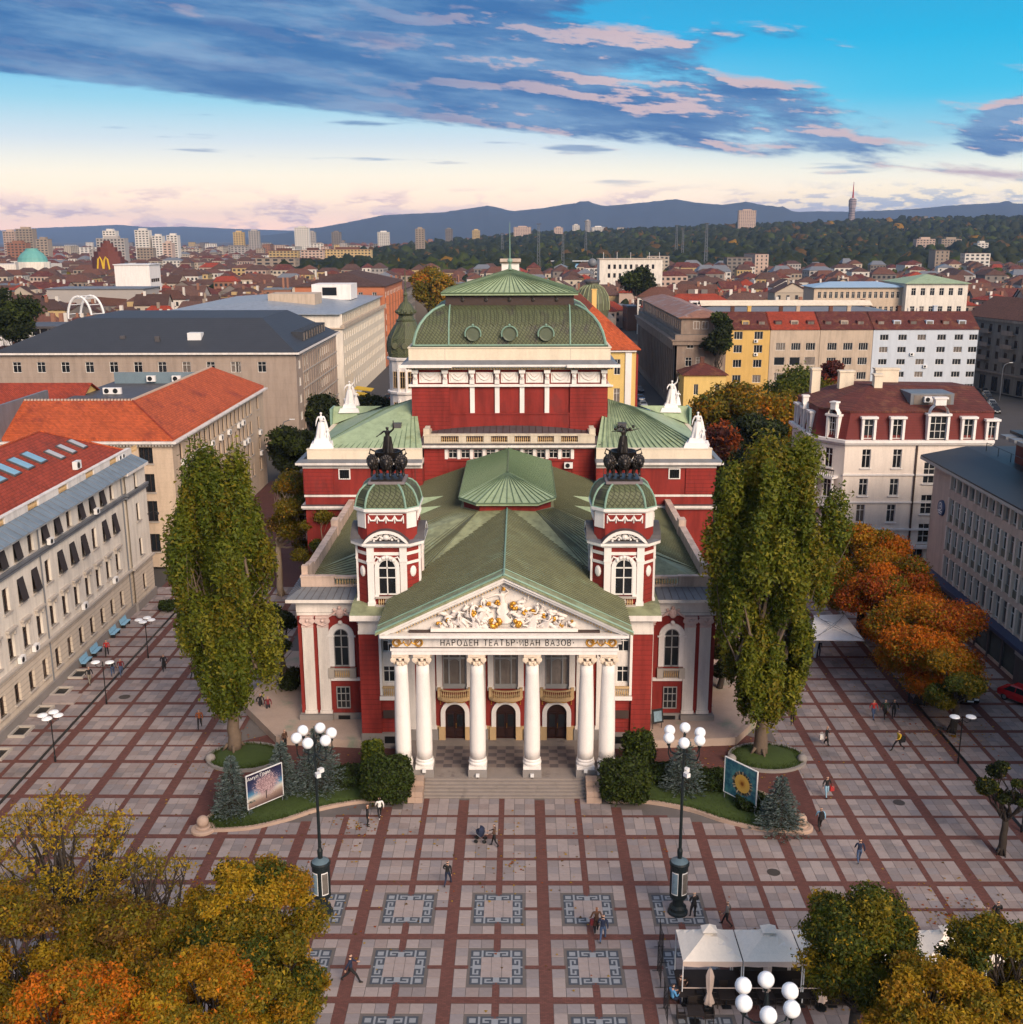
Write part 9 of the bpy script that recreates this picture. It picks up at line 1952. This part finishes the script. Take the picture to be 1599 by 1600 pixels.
def parasol(px, py, lab):
 p = gz(px, py); t = thing('folded_parasol', lab, 'parasol', p, 0, 'folded parasols by the cafe'); m = MB(); m.tube([(0, 0, 0), (0, 0, 2.6)], .03, 6); m.lathe([(.3, 0), (.3, .08), (.05, .1)], n=10); m.build('pole', BLACKM, t); m = MB()
 prof = [(.05, 2.65), (.12, 2.5), (.20, 2.2), (.17, 1.6), (.11, 1.15), (.16, .95), (.27, .55), (.24, .5)]; n = 20; vs = [(r*(1+.22*math.cos(5*2*PI*i/n+z))*math.cos(2*PI*i/n), r*(1+.22*math.cos(5*2*PI*i/n+z))*math.sin(2*PI*i/n), z) for r, z in prof for i in range(n)]; m.add(vs, [(k*n+i, (k+1)*n+i, (k+1)*n+(i+1) % n, k*n+(i+1) % n) for k in range(len(prof)-1) for i in range(n)]); m.build('canvas', CANVASD, t, smooth=True)
for px, py, lab in ((1107, 1580, 'folded cream parasol at the left end of the cafe'), (1196, 1566, 'folded cream parasol behind the near lamp globes'), (1283, 1576, 'folded pinkish parasol beside the olive tree at the cafe'), (1469, 1560, 'folded pale parasol tip between the yellow and olive trees')): parasol(px, py, lab)
for px, py, lab in ((1033, 1492, 'upper'), (1030, 1530, 'middle'), (1040, 1590, 'lower')):
 p = gz(px, py); t = thing('iron_trellis', '%s black iron trellis stand at the left end of the cafe' % lab, 'trellis', p, 0, 'iron trellis stands by the cafe')
 for s in (-1, 1): m = MB(); m.tube([(0, s*.7, 0), (0, s*.7, 1.9)], .025, 5); m.tube([(-.3, s*.7, .02), (.3, s*.7, .02)], .02, 4); m.build('post', BLACKM, t)
 m = MB()
 for k in range(6): m.tube([(0, -.7, .25+.3*k), (0, .7, .25+.3*k)], .012, 4); m.tube([(0, -.7+.28*k, .2), (0, -.7+.28*k, 1.8)], .012, 4)
 m.build('lattice', BLACKM, t, kind='stuff')
for px, py, lab, top, z in ((1050, 1572, 'person in a bright blue jacket sitting at the left end of the cafe', 'skyblue', 0), (1062, 1556, 'person in brown sitting under the awning end', 'brown', 0), (1152, 1566, 'person in dark clothes sitting between the folded parasols', 'black', 0)): p = gz(px, py); o = person(px, py, 120, lab, 'sit', top, 'navy')

# white cantilever canopy on the right
t = thing('white_canopy', 'square white cantilever canopy with diagonal stays on a tapered post, right of the poplar', 'canopy', (*gz(1273, 1027)[:2], 0)); o0 = gz(1273, 1027); Q = [gz(*q, 3.4)-Vector((o0.x, o0.y, 0)) for q in ((1267, 1000), (1351, 1001), (1320, 960), (1272, 961))]
m = MB(); c4 = sum(Q, Vector())/4; c4.z = 3.15; m.add([tuple(q) for q in Q]+[tuple(c4)]+[(q.x, q.y, q.z-.06) for q in Q]+[(c4.x, c4.y, 3.08)], [(0,1,4), (1,2,4), (2,3,4), (3,0,4), (6,5,9), (7,6,9), (8,7,9), (5,8,9), (0,5,6,1), (1,6,7,2), (2,7,8,3), (3,8,5,0)]); m.build('canvas_roof', WHITE2, t)
m = MB(); m.prism([(-.12, -.12), (.12, -.12), (.12, .12), (-.12, .12)], 0, .25); m.add([(-.12, -.1, .25), (.12, -.1, .25), (.12, .1, .25), (-.12, .1, .25), (-.3, -.12, 3.1), (.45, -.12, 3.1), (.45, .12, 3.1), (-.3, .12, 3.1)], [(0,1,5,4), (1,2,6,5), (2,3,7,6), (3,0,4,7), (4,5,6,7)]); m.build('post', ACM, t)
m = MB()
for a_, b_ in ((0, 2), (1, 3)): m.tube([Q[a_]+Vector((0, 0, .05)), c4+Vector((0, 0, .30)), Q[b_]+Vector((0, 0, .05))], .025, 4)
for q in Q: m.tube([c4+Vector((0, 0, .6)), q.lerp(c4, .35)+Vector((0, 0, .05))], .02, 4)
m.build('stay', LEAD, t, kind='stuff')

# ---- people
def P(*a, **k): return person(*a, **k)
P(141, 1069, 40, 'man in a black jacket and grey trousers walking by the left wall', 'walk', 'black', 'khaki'); P(168, 1025, 15, 'person in a red jacket near the benches on the left', 'walk', 'red', 'black', h=1.7)
P(177, 1056, 200, 'person in dark jacket and jeans walking beside one in red', 'walk', 'black', 'jeans', longhair=True, h=1.66); P(190, 1055, 30, 'person in a dark red coat and jeans, right of the pair near the two-disc lamp', 'walk', 'maroon', 'jeans', h=1.7)
P(257, 1048, 20, 'woman in a long black coat crossing towards the left poplar', 'walk', 'black', 'black', coat=1, longhair=True, h=1.68); P(302, 1061, 160, 'person in brown with a bag half hidden by the left poplar', 'carry', 'brown', 'black', h=1.68)
P(313, 1138, 10, 'person in an orange-brown jacket left of the poplar trunk', 'walk', 'orange', 'black', 1); P(575, 1291, 100, 'auburn-haired woman in black standing by the round bush', 'stand', 'black', 'black', 1, longhair=True, h=1.70); P(594, 1279, 200, 'woman in a white top and black trousers by the round bush', 'walk', 'white', 'black', 0, longhair=True, h=1.66, shoe=ACM)
P(773, 1323, 265, 'dark-haired woman pushing a pram in front of the steps', 'push', 'brown', 'black', 0, longhair=True, h=1.7); P(700, 1384, 165, 'man in dark clothes walking towards the theatre steps', 'walk', 'black', 'navy', h=1.78)
P(932, 1457, 185, 'woman with auburn hair and brown coat beside a man in blue', 'carry', 'brown', 'black', 1, coat=1, longhair=True, h=1.7); P(942, 1471, 170, 'man in a navy jacket and jeans walking with the auburn-haired woman', 'walk', 'navy', 'jeans', 0, h=1.8)
P(549, 1535, 95, 'man in navy striding across the key-pattern paving at the bottom left', 'stride', 'navy', 'black', 0, h=1.8); P(1084, 1434, 200, 'grey-haired man in black beside the right lamp column', 'lean', 'black', 'black', 2, h=1.78); P(1136, 1447, 250, 'person in a grey top just behind the white awning', 'walk', 'grey', 'black', 0, h=1.7)
P(1291, 1164, 60, 'woman in a long black coat carrying a white bag on the right', 'carry', 'black', 'black', 1, coat=1, h=1.68); P(1364, 1123, 10, 'person in a red jacket and jeans, left of the three walking abreast', 'walk', 'red', 'jeans', 0, h=1.75); P(1382, 1122, 0, 'person in dark green, middle of the three walking abreast', 'walk', 'green', 'black', 1, h=1.72); P(1396, 1122, -15, 'person in black with a bag, right of the three walking abreast', 'carry', 'black', 'black', 0, h=1.74)
P(1403, 1173, -70, 'man in a yellow jacket with a black shoulder bag striding', 'stride', 'yellow', 'black', 0, h=1.8); P(1291, 1246, 15, 'woman in a black coat and pale jeans with a red bag', 'carry', 'black', 'palejeans', 0, coat=0, longhair=True, h=1.72); P(1281, 1297, 180, 'person in a pale blue jacket with a dark backpack walking away', 'walk', 'paleblue', 'black', 0, h=1.74)
P(1342, 1348, 175, 'person in blue jeans and a dark blue top on the right paving', 'walk', 'navy', 'jeans', 0, h=1.74); P(1541, 1448, 190, 'child in grey beside an adult in black above the awning', 'stand', 'grey', 'navy', 0, h=1.35); P(1556, 1448, 185, 'adult in black with a child above the awning on the right', 'lean', 'black', 'black', 0, h=1.75)
P(446, 1170, 60, 'person in dark clothes on the path behind the spruces', 'stand', 'brown', 'black', 0, h=1.72); P(408, 1112, 40, 'person in black walking along the side of the theatre, left one', 'walk', 'black', 'black', 0, h=1.74); P(420, 1116, 20, 'person in maroon along the side of the theatre, right one', 'walk', 'maroon', 'black', 0, h=1.7); P(1238, 1132, 170, 'person in black behind the right poplar trunk', 'walk', 'black', 'black', 0, h=1.74); P(1279, 1026, 0, 'person in dark clothes standing under the white canopy', 'stand', 'black', 'navy', 0)
P(988, 661, 100, 'person in brown by the parked cars in the narrow right street', 'walk', 'brown', 'navy', 0, h=1.75)
def bag(px, py, z, m_, lab, s=(.32, .16, .36), cat='bag'):
 p = gz(px, py); b = MB(); b.obox((0, 0, 0), *s, .3); b.tube([(-.1, 0, s[2]/2), (-.06, 0, s[2]/2+.2), (.06, 0, s[2]/2+.2), (.1, 0, s[2]/2)], .015, 4); o = b.build('bag', m_, loc=(p.x, p.y, z)); tag(o, lab, cat)
bag(1299, 1246, .72, FABRIC['red'], 'red bag in the hand of the woman in pale jeans'); bag(1283, 1164, .72, FABRIC['white'], 'white bag carried by the woman in a long black coat', (.34, .14, .42)); bag(1409, 1172, .95, FABRIC['black'], 'black shoulder bag of the man in yellow', (.42, .2, .5)); bag(926, 1457, .72, FABRIC['maroon'], 'maroon handbag of the woman with auburn hair')
p = gz(1281, 1297); b = MB(); b.obox((0, 0, 0), .32, .20, .48, 0); b.ball((0, 0, .22), .16, 8, 5, sy=.6); o = b.build('backpack', FABRIC['black'], loc=(p.x, p.y-.24, 1.22)); tag(o, 'dark backpack worn by the person in the pale blue jacket', 'backpack')
p = gz(751, 1315); t = thing('pram', 'dark blue pram pushed in front of the theatre steps', 'pram', p, R(-95)); m = MB(); m.lathe([(.05, .45), (.22, .48), (.30, .70), (.31, .85)], n=12); m.build('tub', FABRIC['navy'], t); m = MB(); m.lathe([(.31, .85), (.30, 1.0), (.2, 1.12), (.02, 1.16)], n=12, a0=-.2, a1=PI+.2); m.build('hood', FABRIC['navy'], t); m = MB(); m.tube([(-.25, .3, .2), (-.2, -.6, 1.0), (.2, -.6, 1.0), (.25, .3, .2)], .018, 5); m.build('handle', LEAD, t)
for x in (-.25, .25):
 for y in (-.28, .3): m = MB(); m.lathe([(.13, -.025), (.15, 0), (.13, .025), (.05, .0)], (x, y, .15), 10, axis='X'); m.build('wheel', BLACKM, t)

# ---- cars
def car_mesh(m_):
 S = [(-2.1, .55, .55, .62), (-2.0, .40, .80, .76), (-1.2, .35, .90, .84), (-.75, .33, .95, .86), (.95, .33, .98, .86), (1.6, .36, .98, .84), (2.0, .40, .95, .78), (2.1, .5, .80, .70)]; b = MB(); n = len(S); vs = []
 for y, z0, z1, w in S: vs += [(-w, y, z0), (-w*1.02, y, (z0+z1)/2), (-w*.94, y, z1), (w*.94, y, z1), (w*1.02, y, (z0+z1)/2), (w, y, z0)]
 b.add(vs, [(6*i+j, 6*i+j+1, 6*i+j+7, 6*i+j+6) for i in range(n-1) for j in range(5)]+[(6*i+5, 6*i, 6*i+6, 6*i+11) for i in range(n-1)]+[(5,4,3,2,1,0), tuple(6*(n-1)+j for j in range(6))]); return b
CARS = {}
def car(x, y, rz, paint, label, group='parked cars'):
 t = thing('parked_car', label, 'car', (x, y, 0), rz, group)
 if 'body' not in CARS:
  CARS['body'] = car_mesh(None).mesh('body', ACM); b = MB(); b.add([(-.76, -.85, .95), (.76, -.85, .95), (.80, 1.55, .98), (-.80, 1.55, .98), (-.60, -.15, 1.42), (.60, -.15, 1.42), (.60, 1.0, 1.42), (-.60, 1.0, 1.42)], [(0,1,5,4), (1,2,6,5), (2,3,7,6), (3,0,4,7)]); CARS['window'] = b.mesh('window', GLASS); b = MB(); b.add([(-.63, -.2, 1.425), (.63, -.2, 1.425), (.63, 1.05, 1.425), (-.63, 1.05, 1.425), (-.5, .0, 1.48), (.5, .0, 1.48), (.5, .9, 1.48), (-.5, .9, 1.48)], [(4,5,6,7), (0,1,5,4), (1,2,6,5), (2,3,7,6), (3,0,4,7)])
  for sx in (-1, 1):
   for (y0, z0), (y1, z1) in (((-.85, .95), (-.15, 1.42)), ((1.55, .98), (1.0, 1.42)), ((.42, .96), (.42, 1.42))): b.tube([(sx*.80, y0, z0), (sx*.61, y1, z1)], .035, 4)
  CARS['roof'] = b.mesh('roof', ACM); b = MB(); b.lathe([(.20, -.12), (.33, -.11), (.34, 0), (.33, .11), (.20, .12)], n=14, axis='X'); CARS['wheel'] = b.mesh('wheel', BLACKM); b = MB(); b.lathe([(.02, .125), (.2, .125), (.2, -.125), (.02, -.125)], n=10, axis='X'); CARS['rim'] = b.mesh('rim', LEAD); b = MB(); b.box(-.19, .19, -.05, .03, -.07, .07); CARS['headlight'] = b.mesh('headlight', ACM); b = MB(); b.box(-.26, .26, -.02, .01, -.06, .06); CARS['number_plate'] = b.mesh('number_plate', ACM)
 for q in ('body', 'roof'): o = link(q, CARS[q], t); o.material_slots[0].link = 'OBJECT'; o.material_slots[0].material = paint
 link('window', CARS['window'], t)
 for sx in (-1, 1):
  for y_ in (-1.3, 1.3): w = link('wheel', CARS['wheel'], t, (sx*.74, y_, .34)); link('rim', CARS['rim'], w)
  link('headlight', CARS['headlight'], t, (sx*.5, -2.06, .68)); link('tail_light', CARS['headlight'], t, (sx*.55, 2.1, .74)).material_slots[0].link = 'OBJECT'
 for o in KIDS[t.name]:
  if o.name.startswith('tail_light'): o.material_slots[0].material = FABRIC['red']
 link('number_plate', CARS['number_plate'], t, (0, -2.12, .5))
PAINT = {n: mat('car_paint_'+n, c, .22, .05, 1, spec=.6) for n, c in dict(red=(.42, .012, .018), black=(.012, .012, .014), blue=(.05, .12, .24), silver=(.38, .40, .42), grey=(.09, .10, .11)).items()}
p = gz(1588, 1098); car(p.x+.6, p.y, R(35), PAINT['red'], 'red car in front of the shop on the right'); p = gz(1517, 1100); car(p.x, p.y+1.5, R(-8), PAINT['black'], 'black car with a white plate under the small green tree')
for i, (px, py, q, lab) in enumerate(((1128, 742, 'silver', 'farthest silver car'), (1128, 757, 'black', 'black car'), (1130, 774, 'silver', 'silver car with its roof catching the sky'), (1128, 792, 'grey', 'nearest grey car'))): p = gz(px, py); car(p.x, p.y, R(88), PAINT[q], lab+' parked behind the right poplar')
for px, py, q, lab in ((1001, 626, 'blue', 'farthest blue car'), (1005, 636, 'silver', 'silver car'), (1009, 644, 'blue', 'nearest dark blue car'), (1000, 612, 'grey', 'grey car beyond the blue ones')): p = gz(px, py); car(p.x, p.y, R(5), PAINT[q], lab+' in the narrow street behind the yellow palace')
for i in range(7): car(112+i*2.6-i*.9, 196+i*5.2, R(-15), PAINT[('black', 'grey', 'silver')[i % 3]], '%s car in the dark row before the arcaded block, %s from the camera' % (('black', 'grey', 'silver')[i % 3], ('first', 'second', 'third', 'fourth', 'fifth', 'sixth', 'seventh')[i]), 'cars parked by the arcade')
for i in range(10): car(-27.5-(i % 2)*4.6, 176+i*8.5, R(3+180*(i % 2)), PAINT[('grey', 'black', 'silver', 'blue')[i % 4]], '%s car in the left street, %s from the theatre' % (('grey', 'black', 'silver', 'blue')[i % 4], ('first', 'second', 'third', 'fourth', 'fifth', 'sixth', 'seventh', 'eighth', 'ninth', 'tenth')[i]), 'cars in the left street')
for x, y, rz, lab in ((-38.2, 208, 0, 'yellow street canopy nearest the stone block corner'), (-38.0, 217, 0, 'yellow street canopy further along the left street'), (-37.5, 196, .2, 'white street canopy at the corner of the left street')):
 t = thing('shop_awning', lab, 'awning', (x, y, 0), rz, 'street canopies along the left street'); m = MB(); m.add([(-2.2, -3, 3.3), (2.2, -3, 2.7), (2.2, 3, 2.7), (-2.2, 3, 3.3)], [(0,1,2,3)]); m.add([(-2.2, -3, 3.24), (2.2, -3, 2.64), (2.2, 3, 2.64), (-2.2, 3, 3.24)], [(3,2,1,0)]); m.build('canvas', WHITE2 if lab[0] == 'w' else FABRIC['yellow'], t)
 for s in (-1, 1): m = MB(); m.tube([(2.1, s*2.8, 0), (2.1, s*2.8, 2.65)], .05, 5); m.tube([(-2.1, s*2.8, 0), (-2.1, s*2.8, 3.25)], .05, 5); m.build('post', LEAD, t)
# ---- benches and light wells along the white office wall, notice board
for px, py, lab in ((197, 978, 'farthest'), (181, 993, 'third from the camera'), (152, 1022, 'second from the camera'), (136, 1038, 'nearest')):
 p = gz(px, py); t = thing('bench', 'pale blue bench by the white office wall, '+lab+' one', 'bench', p, R(90), 'benches along the left wall'); m = MB(); m.box(-.9, .9, -.25, .2, .40, .46); m.build('seat', FABRIC['paleblue'], t); m = MB(); m.obox((0, .26, .72), 1.8, .05, .45, 0, R(-12)); m.build('backrest', FABRIC['paleblue'], t)
 for s in (-1, 1): m = MB(); m.box(s*.7-.05, s*.7+.05, -.22, .2, 0, .40); m.build('leg', BLACKM, t)
for k, py in enumerate((1062, 1085, 1122, 1140, 1158)): x = -40.2; y = 23+k*4.1; m = MB(); m.box(x-.7, x-.55, y-1, y+1, -.02, .22); m.box(x+.55, x+.7, y-1, y+1, -.02, .22); m.box(x-.55, x+.55, y-1, y-.85, -.02, .22); m.box(x-.55, x+.55, y+.85, y+1, -.02, .22); wl = m.build('light_well', SILLS, PLZ); m = MB(); m.box(x-.55, x+.55, y-.85, y+.85, .0, .03); m.build('well_grate', BLACKM, wl)
p = gz(98, 1094); m = MB(); m.box(-1.4, 1.4, -1.0, 1.0, 0, .18); o = m.build('cover_board', SLABS[1], loc=(p.x, p.y, .02)); tag(o, 'pale flat cover boards lying by the left wall', 'boards')
p = gz(1027, 1138, .62); t = thing('notice_board', 'dark notice board on legs by the right pavilion wall', 'notice board', (p.x, p.y, .62), R(20)); m = MB(); m.obox((0, 0, 1.1), 1.0, .06, 1.2, 0, R(-12)); m.build('board', BLACKM, t); m = MB(); m.obox((0, -.06, 1.1), .7, .02, .85, 0, R(-12)); m.build('poster', PRINTS[1], t)
for s in (-1, 1): m = MB(); m.tube([(s*.4, 0, 0), (s*.4, .1, 1.4)], .03, 5); m.build('leg', BLACKM, t)

# ---- landmarks of the skyline
def at(px, py, Y): return gy(px, py, Y)
def block(px0, px1, ytop, Y, wm, label, d=14, bands=True, cap=None):
 a, b = at(px0, ytop, Y), at(px1, ytop, Y); w = b.x-a.x; h = a.z; g0 = float(hill(a.x, Y)); t = thing('tower_block', label, 'tower block', ((a.x+b.x)/2, Y, g0-1), 0, 'tower blocks along the horizon'); h -= g0-1; m = MB(); m.box(-w/2, w/2, 0, d, 0, h); m.build('wall', wm, t)
 m = MB(); nf = max(3, int(h/3.4)); nc = max(2, int(w/4))
 for f in range(nf):
  for c in range(nc): x = -w/2+w*(c+.5)/nc; z = h-2.2-3.2*f; (m.box(x-w/nc*.28, x+w/nc*.28, -.15, -.02, z, z+1.5) if z > 0 else None)
 m.build('window', WINM, t, kind='stuff'); m = MB(); m.box(-w*.25, w*.25, 3, d-3, h, h+3); m.box(-w/2-.2, w/2+.2, -.2, d+.2, h-.01, h+.5); m.build('roof', TILE_B2 if cap else wm, t)
WB = WALLS
for px0, px1, yt, Y, wi, lab in ((4, 22, 362, 1500, 5, 'pinkish tower cluster at the left edge of the horizon'), (24, 50, 358, 1450, 2, 'brown stepped tower at the left of the horizon'), (10, 40, 380, 1300, 7, 'low reddish block below the left towers'), (56, 74, 374, 1400, 2, 'brownish block right of the left tower cluster'), (160, 180, 361, 1500, 1, 'white tower behind the brown ziggurat building'), (150, 194, 373, 1250, 6, 'pale broad block behind the brown ziggurat building'), (210, 232, 360, 1500, 1, 'tall white paired tower, left of its twins'), (237, 253, 369, 1500, 1, 'white tower, middle of the three'), (260, 277, 368, 1550, 1, 'white tower, right of the three'), (254, 268, 380, 1400, 5, 'small pinkish block under the white towers'), (364, 380, 363, 2100, 3, 'yellowish slab catching the light'), (388, 404, 361, 2100, 6, 'grey-white slab right of the yellowish one'), (460, 482, 356, 2000, 1, 'broad white tower left of the mountain'), (482, 492, 363, 2100, 6, 'narrow tower right of the broad white one'), (518, 532, 363, 2200, 4, 'dark grey slab'), (590, 608, 363, 2300, 1, 'white slab with bands under the mountain'), (649, 663, 358, 1700, 2, 'slim brown tower in front of the mountain'), (696, 707, 358, 2500, 4, 'small grey tower in front of the mountain'), (738, 750, 360, 2600, 3, 'yellow-lit cube'), (803, 830, 355, 2700, 5, 'pink and magenta block'), (866, 880, 356, 2700, 5, 'pale pink slab left of the silvery tower'), (895, 906, 352, 2800, 1, 'white slab left of the silvery tower'), (915, 923, 345, 2800, 6, 'silvery tower with a round top'), (925, 945, 355, 2800, 1, 'low white slabs right of the silvery tower'), (1155, 1182, 329, 2500, 5, 'big pink-lit hotel slab on the wooded hill'), (1433, 1462, 374, 1500, 5, 'pink villa block among the trees on the right'), (1472, 1503, 374, 1560, 2, 'brown villa block among the trees on the right'), (1528, 1545, 380, 1500, 1, 'small white block in the trees at the right'), (470, 505, 391, 1300, 5, 'long pale building with many windows'), (505, 580, 390, 1320, 3, 'long cream building under a red roof'), (420, 465, 392, 1280, 3, 'long cream wing under a red roof, left part')): block(px0, px1, yt, Y, WB[wi], lab+' on the horizon' if len(lab.split()) < 8 else lab, cap=(yt > 385))
for px, yt, yb, Y, lab in ((842, 350, 418, 950, 'lattice floodlight mast left of the globe dome'), (880, 366, 418, 1000, 'second lattice floodlight mast by the stadium'), (916, 346, 392, 1250, 'paired slim masts in the woods'), (1058, 352, 390, 1300, 'slim mast in the woods, left of the tall pair'), (1068, 356, 395, 1300, 'banded mast in the woods'), (1105, 349, 412, 1000, 'tall paired mast standing above the roofs on the right'), (785, 365, 390, 1300, 'mast left of the stage dome mast')):
 a = at(px, yt, Y); b = at(px, yb, Y); t = thing('lattice_mast', lab, 'mast', (a.x, Y, b.z), 0, 'lattice masts before the woods'); H = a.z-b.z; m = MB()
 for sx in (-1, 1):
  for sy in (-1, 1): m.tube([(sx*1.3, sy*1.3, 0), (sx*.7, sy*.7, H)], .22, 4)
 for k in range(int(H/3)): q = 1.3-.6*k*3/H; m.tube([(-q, -q, k*3), (q, -q, k*3+3)], .12, 3); m.tube([(q, -q, k*3), (-q, -q, k*3+3)], .12, 3)
 m.build('lattice', LEAD, t, kind='stuff'); m = MB(); m.box(-2.2, 2.2, -1, 1, H-.3, H+.3); m.build('platform', DARKMETAL, t)
b = at(1330, 350, 3000); t = thing('tv_tower', 'tall television tower with a ringed shaft and needle aerial on the wooded hill', 'television tower', (b.x, 3000, b.z)); H = at(1331, 309, 3000).z-b.z; H2 = at(1332, 284, 3000).z-b.z
m = MB(); m.lathe([(10, 0), (8.2, H*.45), (8.6, H*.6), (10.2, H*.68), (10.2, H*.9), (6, H)], n=10); m.build('shaft', mat('tower_concrete', (.34, .28, .30), .8, .1, .05), t); m = MB()
for k in range(14): z = H*(.06+.066*k); r = 10.6 if z > H*.66 else 9.9-.02*z; m.lathe([(r, z), (r+.3, z+.6), (r, z+1.2)], n=10)
m.build('ring_gallery', WINM, t, kind='stuff'); m = MB(); m.tube([(0, 0, H), (0, 0, H+(H2-H)*.5), (0, 0, H2)], [2.6, 1.4, .4], 6); m.build('aerial', FABRIC['red'], t)
p = at(52, 412, 900); t = thing('domed_hall', 'hall with a big turquoise dome at the left', 'hall', (p.x, 900, 0)); z0 = at(52, 409, 900).z; z1 = at(52, 391, 900).z; r = (at(75, 405, 900).x-at(30, 405, 900).x)/2
m = MB(); m.prism([(r*1.15*math.cos(a), r*1.15*math.sin(a)) for a in [2*PI*i/12 for i in range(12)]], 0, z0); m.box(-70, r, -8, 30, 0, z0-2); m.build('wall', BEIGE2, t); m = MB(); m.lathe([(r, z0), (r*.93, z0+(z1-z0)*.35), (r*.72, z0+(z1-z0)*.7), (r*.42, z1), (r*.40, z1+1.5), (r*.1, z1+1.6)], n=16); m.build('dome', mat('turquoise_copper', (.12, .33, .30), .6, .12, .2), t)
p = at(170, 412, 760); t = thing('stepped_building', 'dark red stepped building carrying a big yellow arched letter M', 'building', (p.x, 760, 0)); zt = at(162, 376, 760).z; wb = at(194, 410, 760).x-at(146, 410, 760).x
for k, (f, z0, z1) in enumerate(((1.0, 0, .70), (.86, .70, .80), (.62, .80, .88), (.40, .88, .95), (.22, .95, 1.0))): m = MB(); m.prism([(wb/2*f*math.cos(a), wb/2*f*math.sin(a)) for a in [2*PI*(i+.5)/8 for i in range(8)]], zt*z0+.01*k, zt*z1); m.build('storey', mat('oxblood_cladding', (.14, .045, .035), .8, .2, .1) if k == 0 else MATS['oxblood_cladding'], t)
m = MB()
for k in range(5): m.lathe([(wb*.47, zt*(.30+.085*k)), (wb*.475, zt*(.305+.085*k)), (wb*.47, zt*(.31+.085*k))], n=8, phase=PI/8)
m.build('ledge', TANR, t, kind='stuff'); m = MB()
for s in (-1, 1): m.tube([(s*4.4, -wb*.48, zt*.46), (s*3.4, -wb*.48, zt*.66), (s*2.2, -wb*.48, zt*.70), (s*.9, -wb*.48, zt*.63), (s*.15, -wb*.48, zt*.48)], .62, 6)
m.build('arched_letter', FABRIC['yellow'], t)
p = at(125, 492, 330); t = thing('arch_frame', 'white double-arched steel frame standing on the roofs at the left', 'frame', (p.x, 330, 0)); zt = at(122, 463, 330).z; zb = at(122, 490, 330).z
for y, nm in ((0, 'arch'), (5, 'arch')): m = MB(); m.tube([(4.2*math.cos(a)+y*.5, y, zb-2+(zt-zb+2)*math.sin(a)) for a in [PI*i/14 for i in range(15)]], .42, 6); m.build(nm, ACM, t)
m = MB()
for i in range(1, 14, 2): a = PI*i/14; m.tube([(4.2*math.cos(a), 0, zb-2+(zt-zb+2)*math.sin(a)), (4.2*math.cos(a)+2.5, 5, zb-2+(zt-zb+2)*math.sin(a))], .15, 4)
m.build('cross_bar', ACM, t, kind='stuff'); m = MB(); m.box(-9, 9, -2, 9, 0, zb-2); m.build('base_building', WALLS[6], t)
simple('white_office', 'white slab-sided office with banded windows among the left roofs', 'office', (at(208, 440, 480).x, 480, 0), 17, 16, at(200, 414, 480).z, WHITE2, 'flat', ACM, .3, rowsE=[(z, 1.8, 13, [8], 'four') for z in (19, 15, 11)], rows=[(6, 2, 5, [12], 'four')], fm=FRAMEW)
simple('white_annexe', 'long white ribbon-windowed building beside the dark roof at the left edge', 'office', (at(45, 530, 215).x, 215, 0), 40, 14, at(45, 512, 215).z, WHITE2, 'flat', DARKMETAL, .3, rows=[(at(45, 524, 215).z, 1.7, 8, [5, 15, 25, 35], 'four')], fm=FRAMEW)
t, ro = simple('grey_hall', 'grey-clad hall with a plain sign wall among the left roofs', 'hall', (at(150, 470, 400).x, 400, 0), 40, 20, at(150, 452, 400).z, WALLS[6], 'flat', LEAD, .3, rows=R_(40, 9, (8,), 2, 2, 'two'))
p = at(895, 418, 1000); t = thing('stadium_stand', 'pale blue stadium stand at the edge of the woods', 'stand', (p.x, 1000, 0)); m = MB(); m.add([(-22, 0, 9), (22, 0, 9), (22, 26, 15), (-22, 26, 15), (-22, 0, 0), (22, 0, 0), (22, 26, 0), (-22, 26, 0)], [(0,1,2,3), (4,5,1,0), (5,6,2,1), (7,4,0,3)]); m.build('terrace', FABRIC['paleblue'], t); m = MB(); m.box(-22, 22, 20, 27, 17, 17.6); m.build('roof', ACM, t)
for k in range(5): m = MB(); x = -20+k*10; m.tube([(x, 26, 0), (x, 26, 17)], .4, 5); m.build('post', ACM, t)
# streets between the blocks
for nm, pts in (('street', [(-41, 124), (-22.5, 124), (-22.5, 420), (-41, 420)]), ('street', [(24, 92), (48, 92), (48, 128), (37.4, 200), (37.4, 420), (21, 420), (21, 94)]), ('street', [(48, 92), (150, 150), (150, 214), (48, 214)]), ('pavement', [(-41, 66.1), (-18, 66.1), (-18, 124), (-41, 124)]), ('pavement', [(17, 66.1), (47, 66.1), (47, 91.9), (17, 91.9)])): sheet(nm, pts, -.05 if nm == 'street' else -.04, ASPH if nm == 'street' else MATS['dark_red_paving'])

# ---- the air: one closed box of thin haze round everything, sky outside
m = MB(); m.box(-9000, 9000, -130, 19000, -12, 460); hz_ = m.build('haze', [])
hm = bpy.data.materials.new('haze_air'); hm.use_nodes = True; hn = hm.node_tree.nodes; hn.clear(); ho = hn.new('ShaderNodeOutputMaterial'); hv = hn.new('ShaderNodeVolumePrincipled'); hm.node_tree.links.new(hv.outputs[0], ho.inputs['Volume'])
hv.inputs['Color'].default_value = (.46, .64, 1.0, 1); hv.inputs['Density'].default_value = .000055; hv.inputs['Anisotropy'].default_value = .1
hz_.data.materials.append(hm); hz_['kind'] = 'stuff'; tag(hz_, 'thin bluish haze over the city and hills', 'haze')
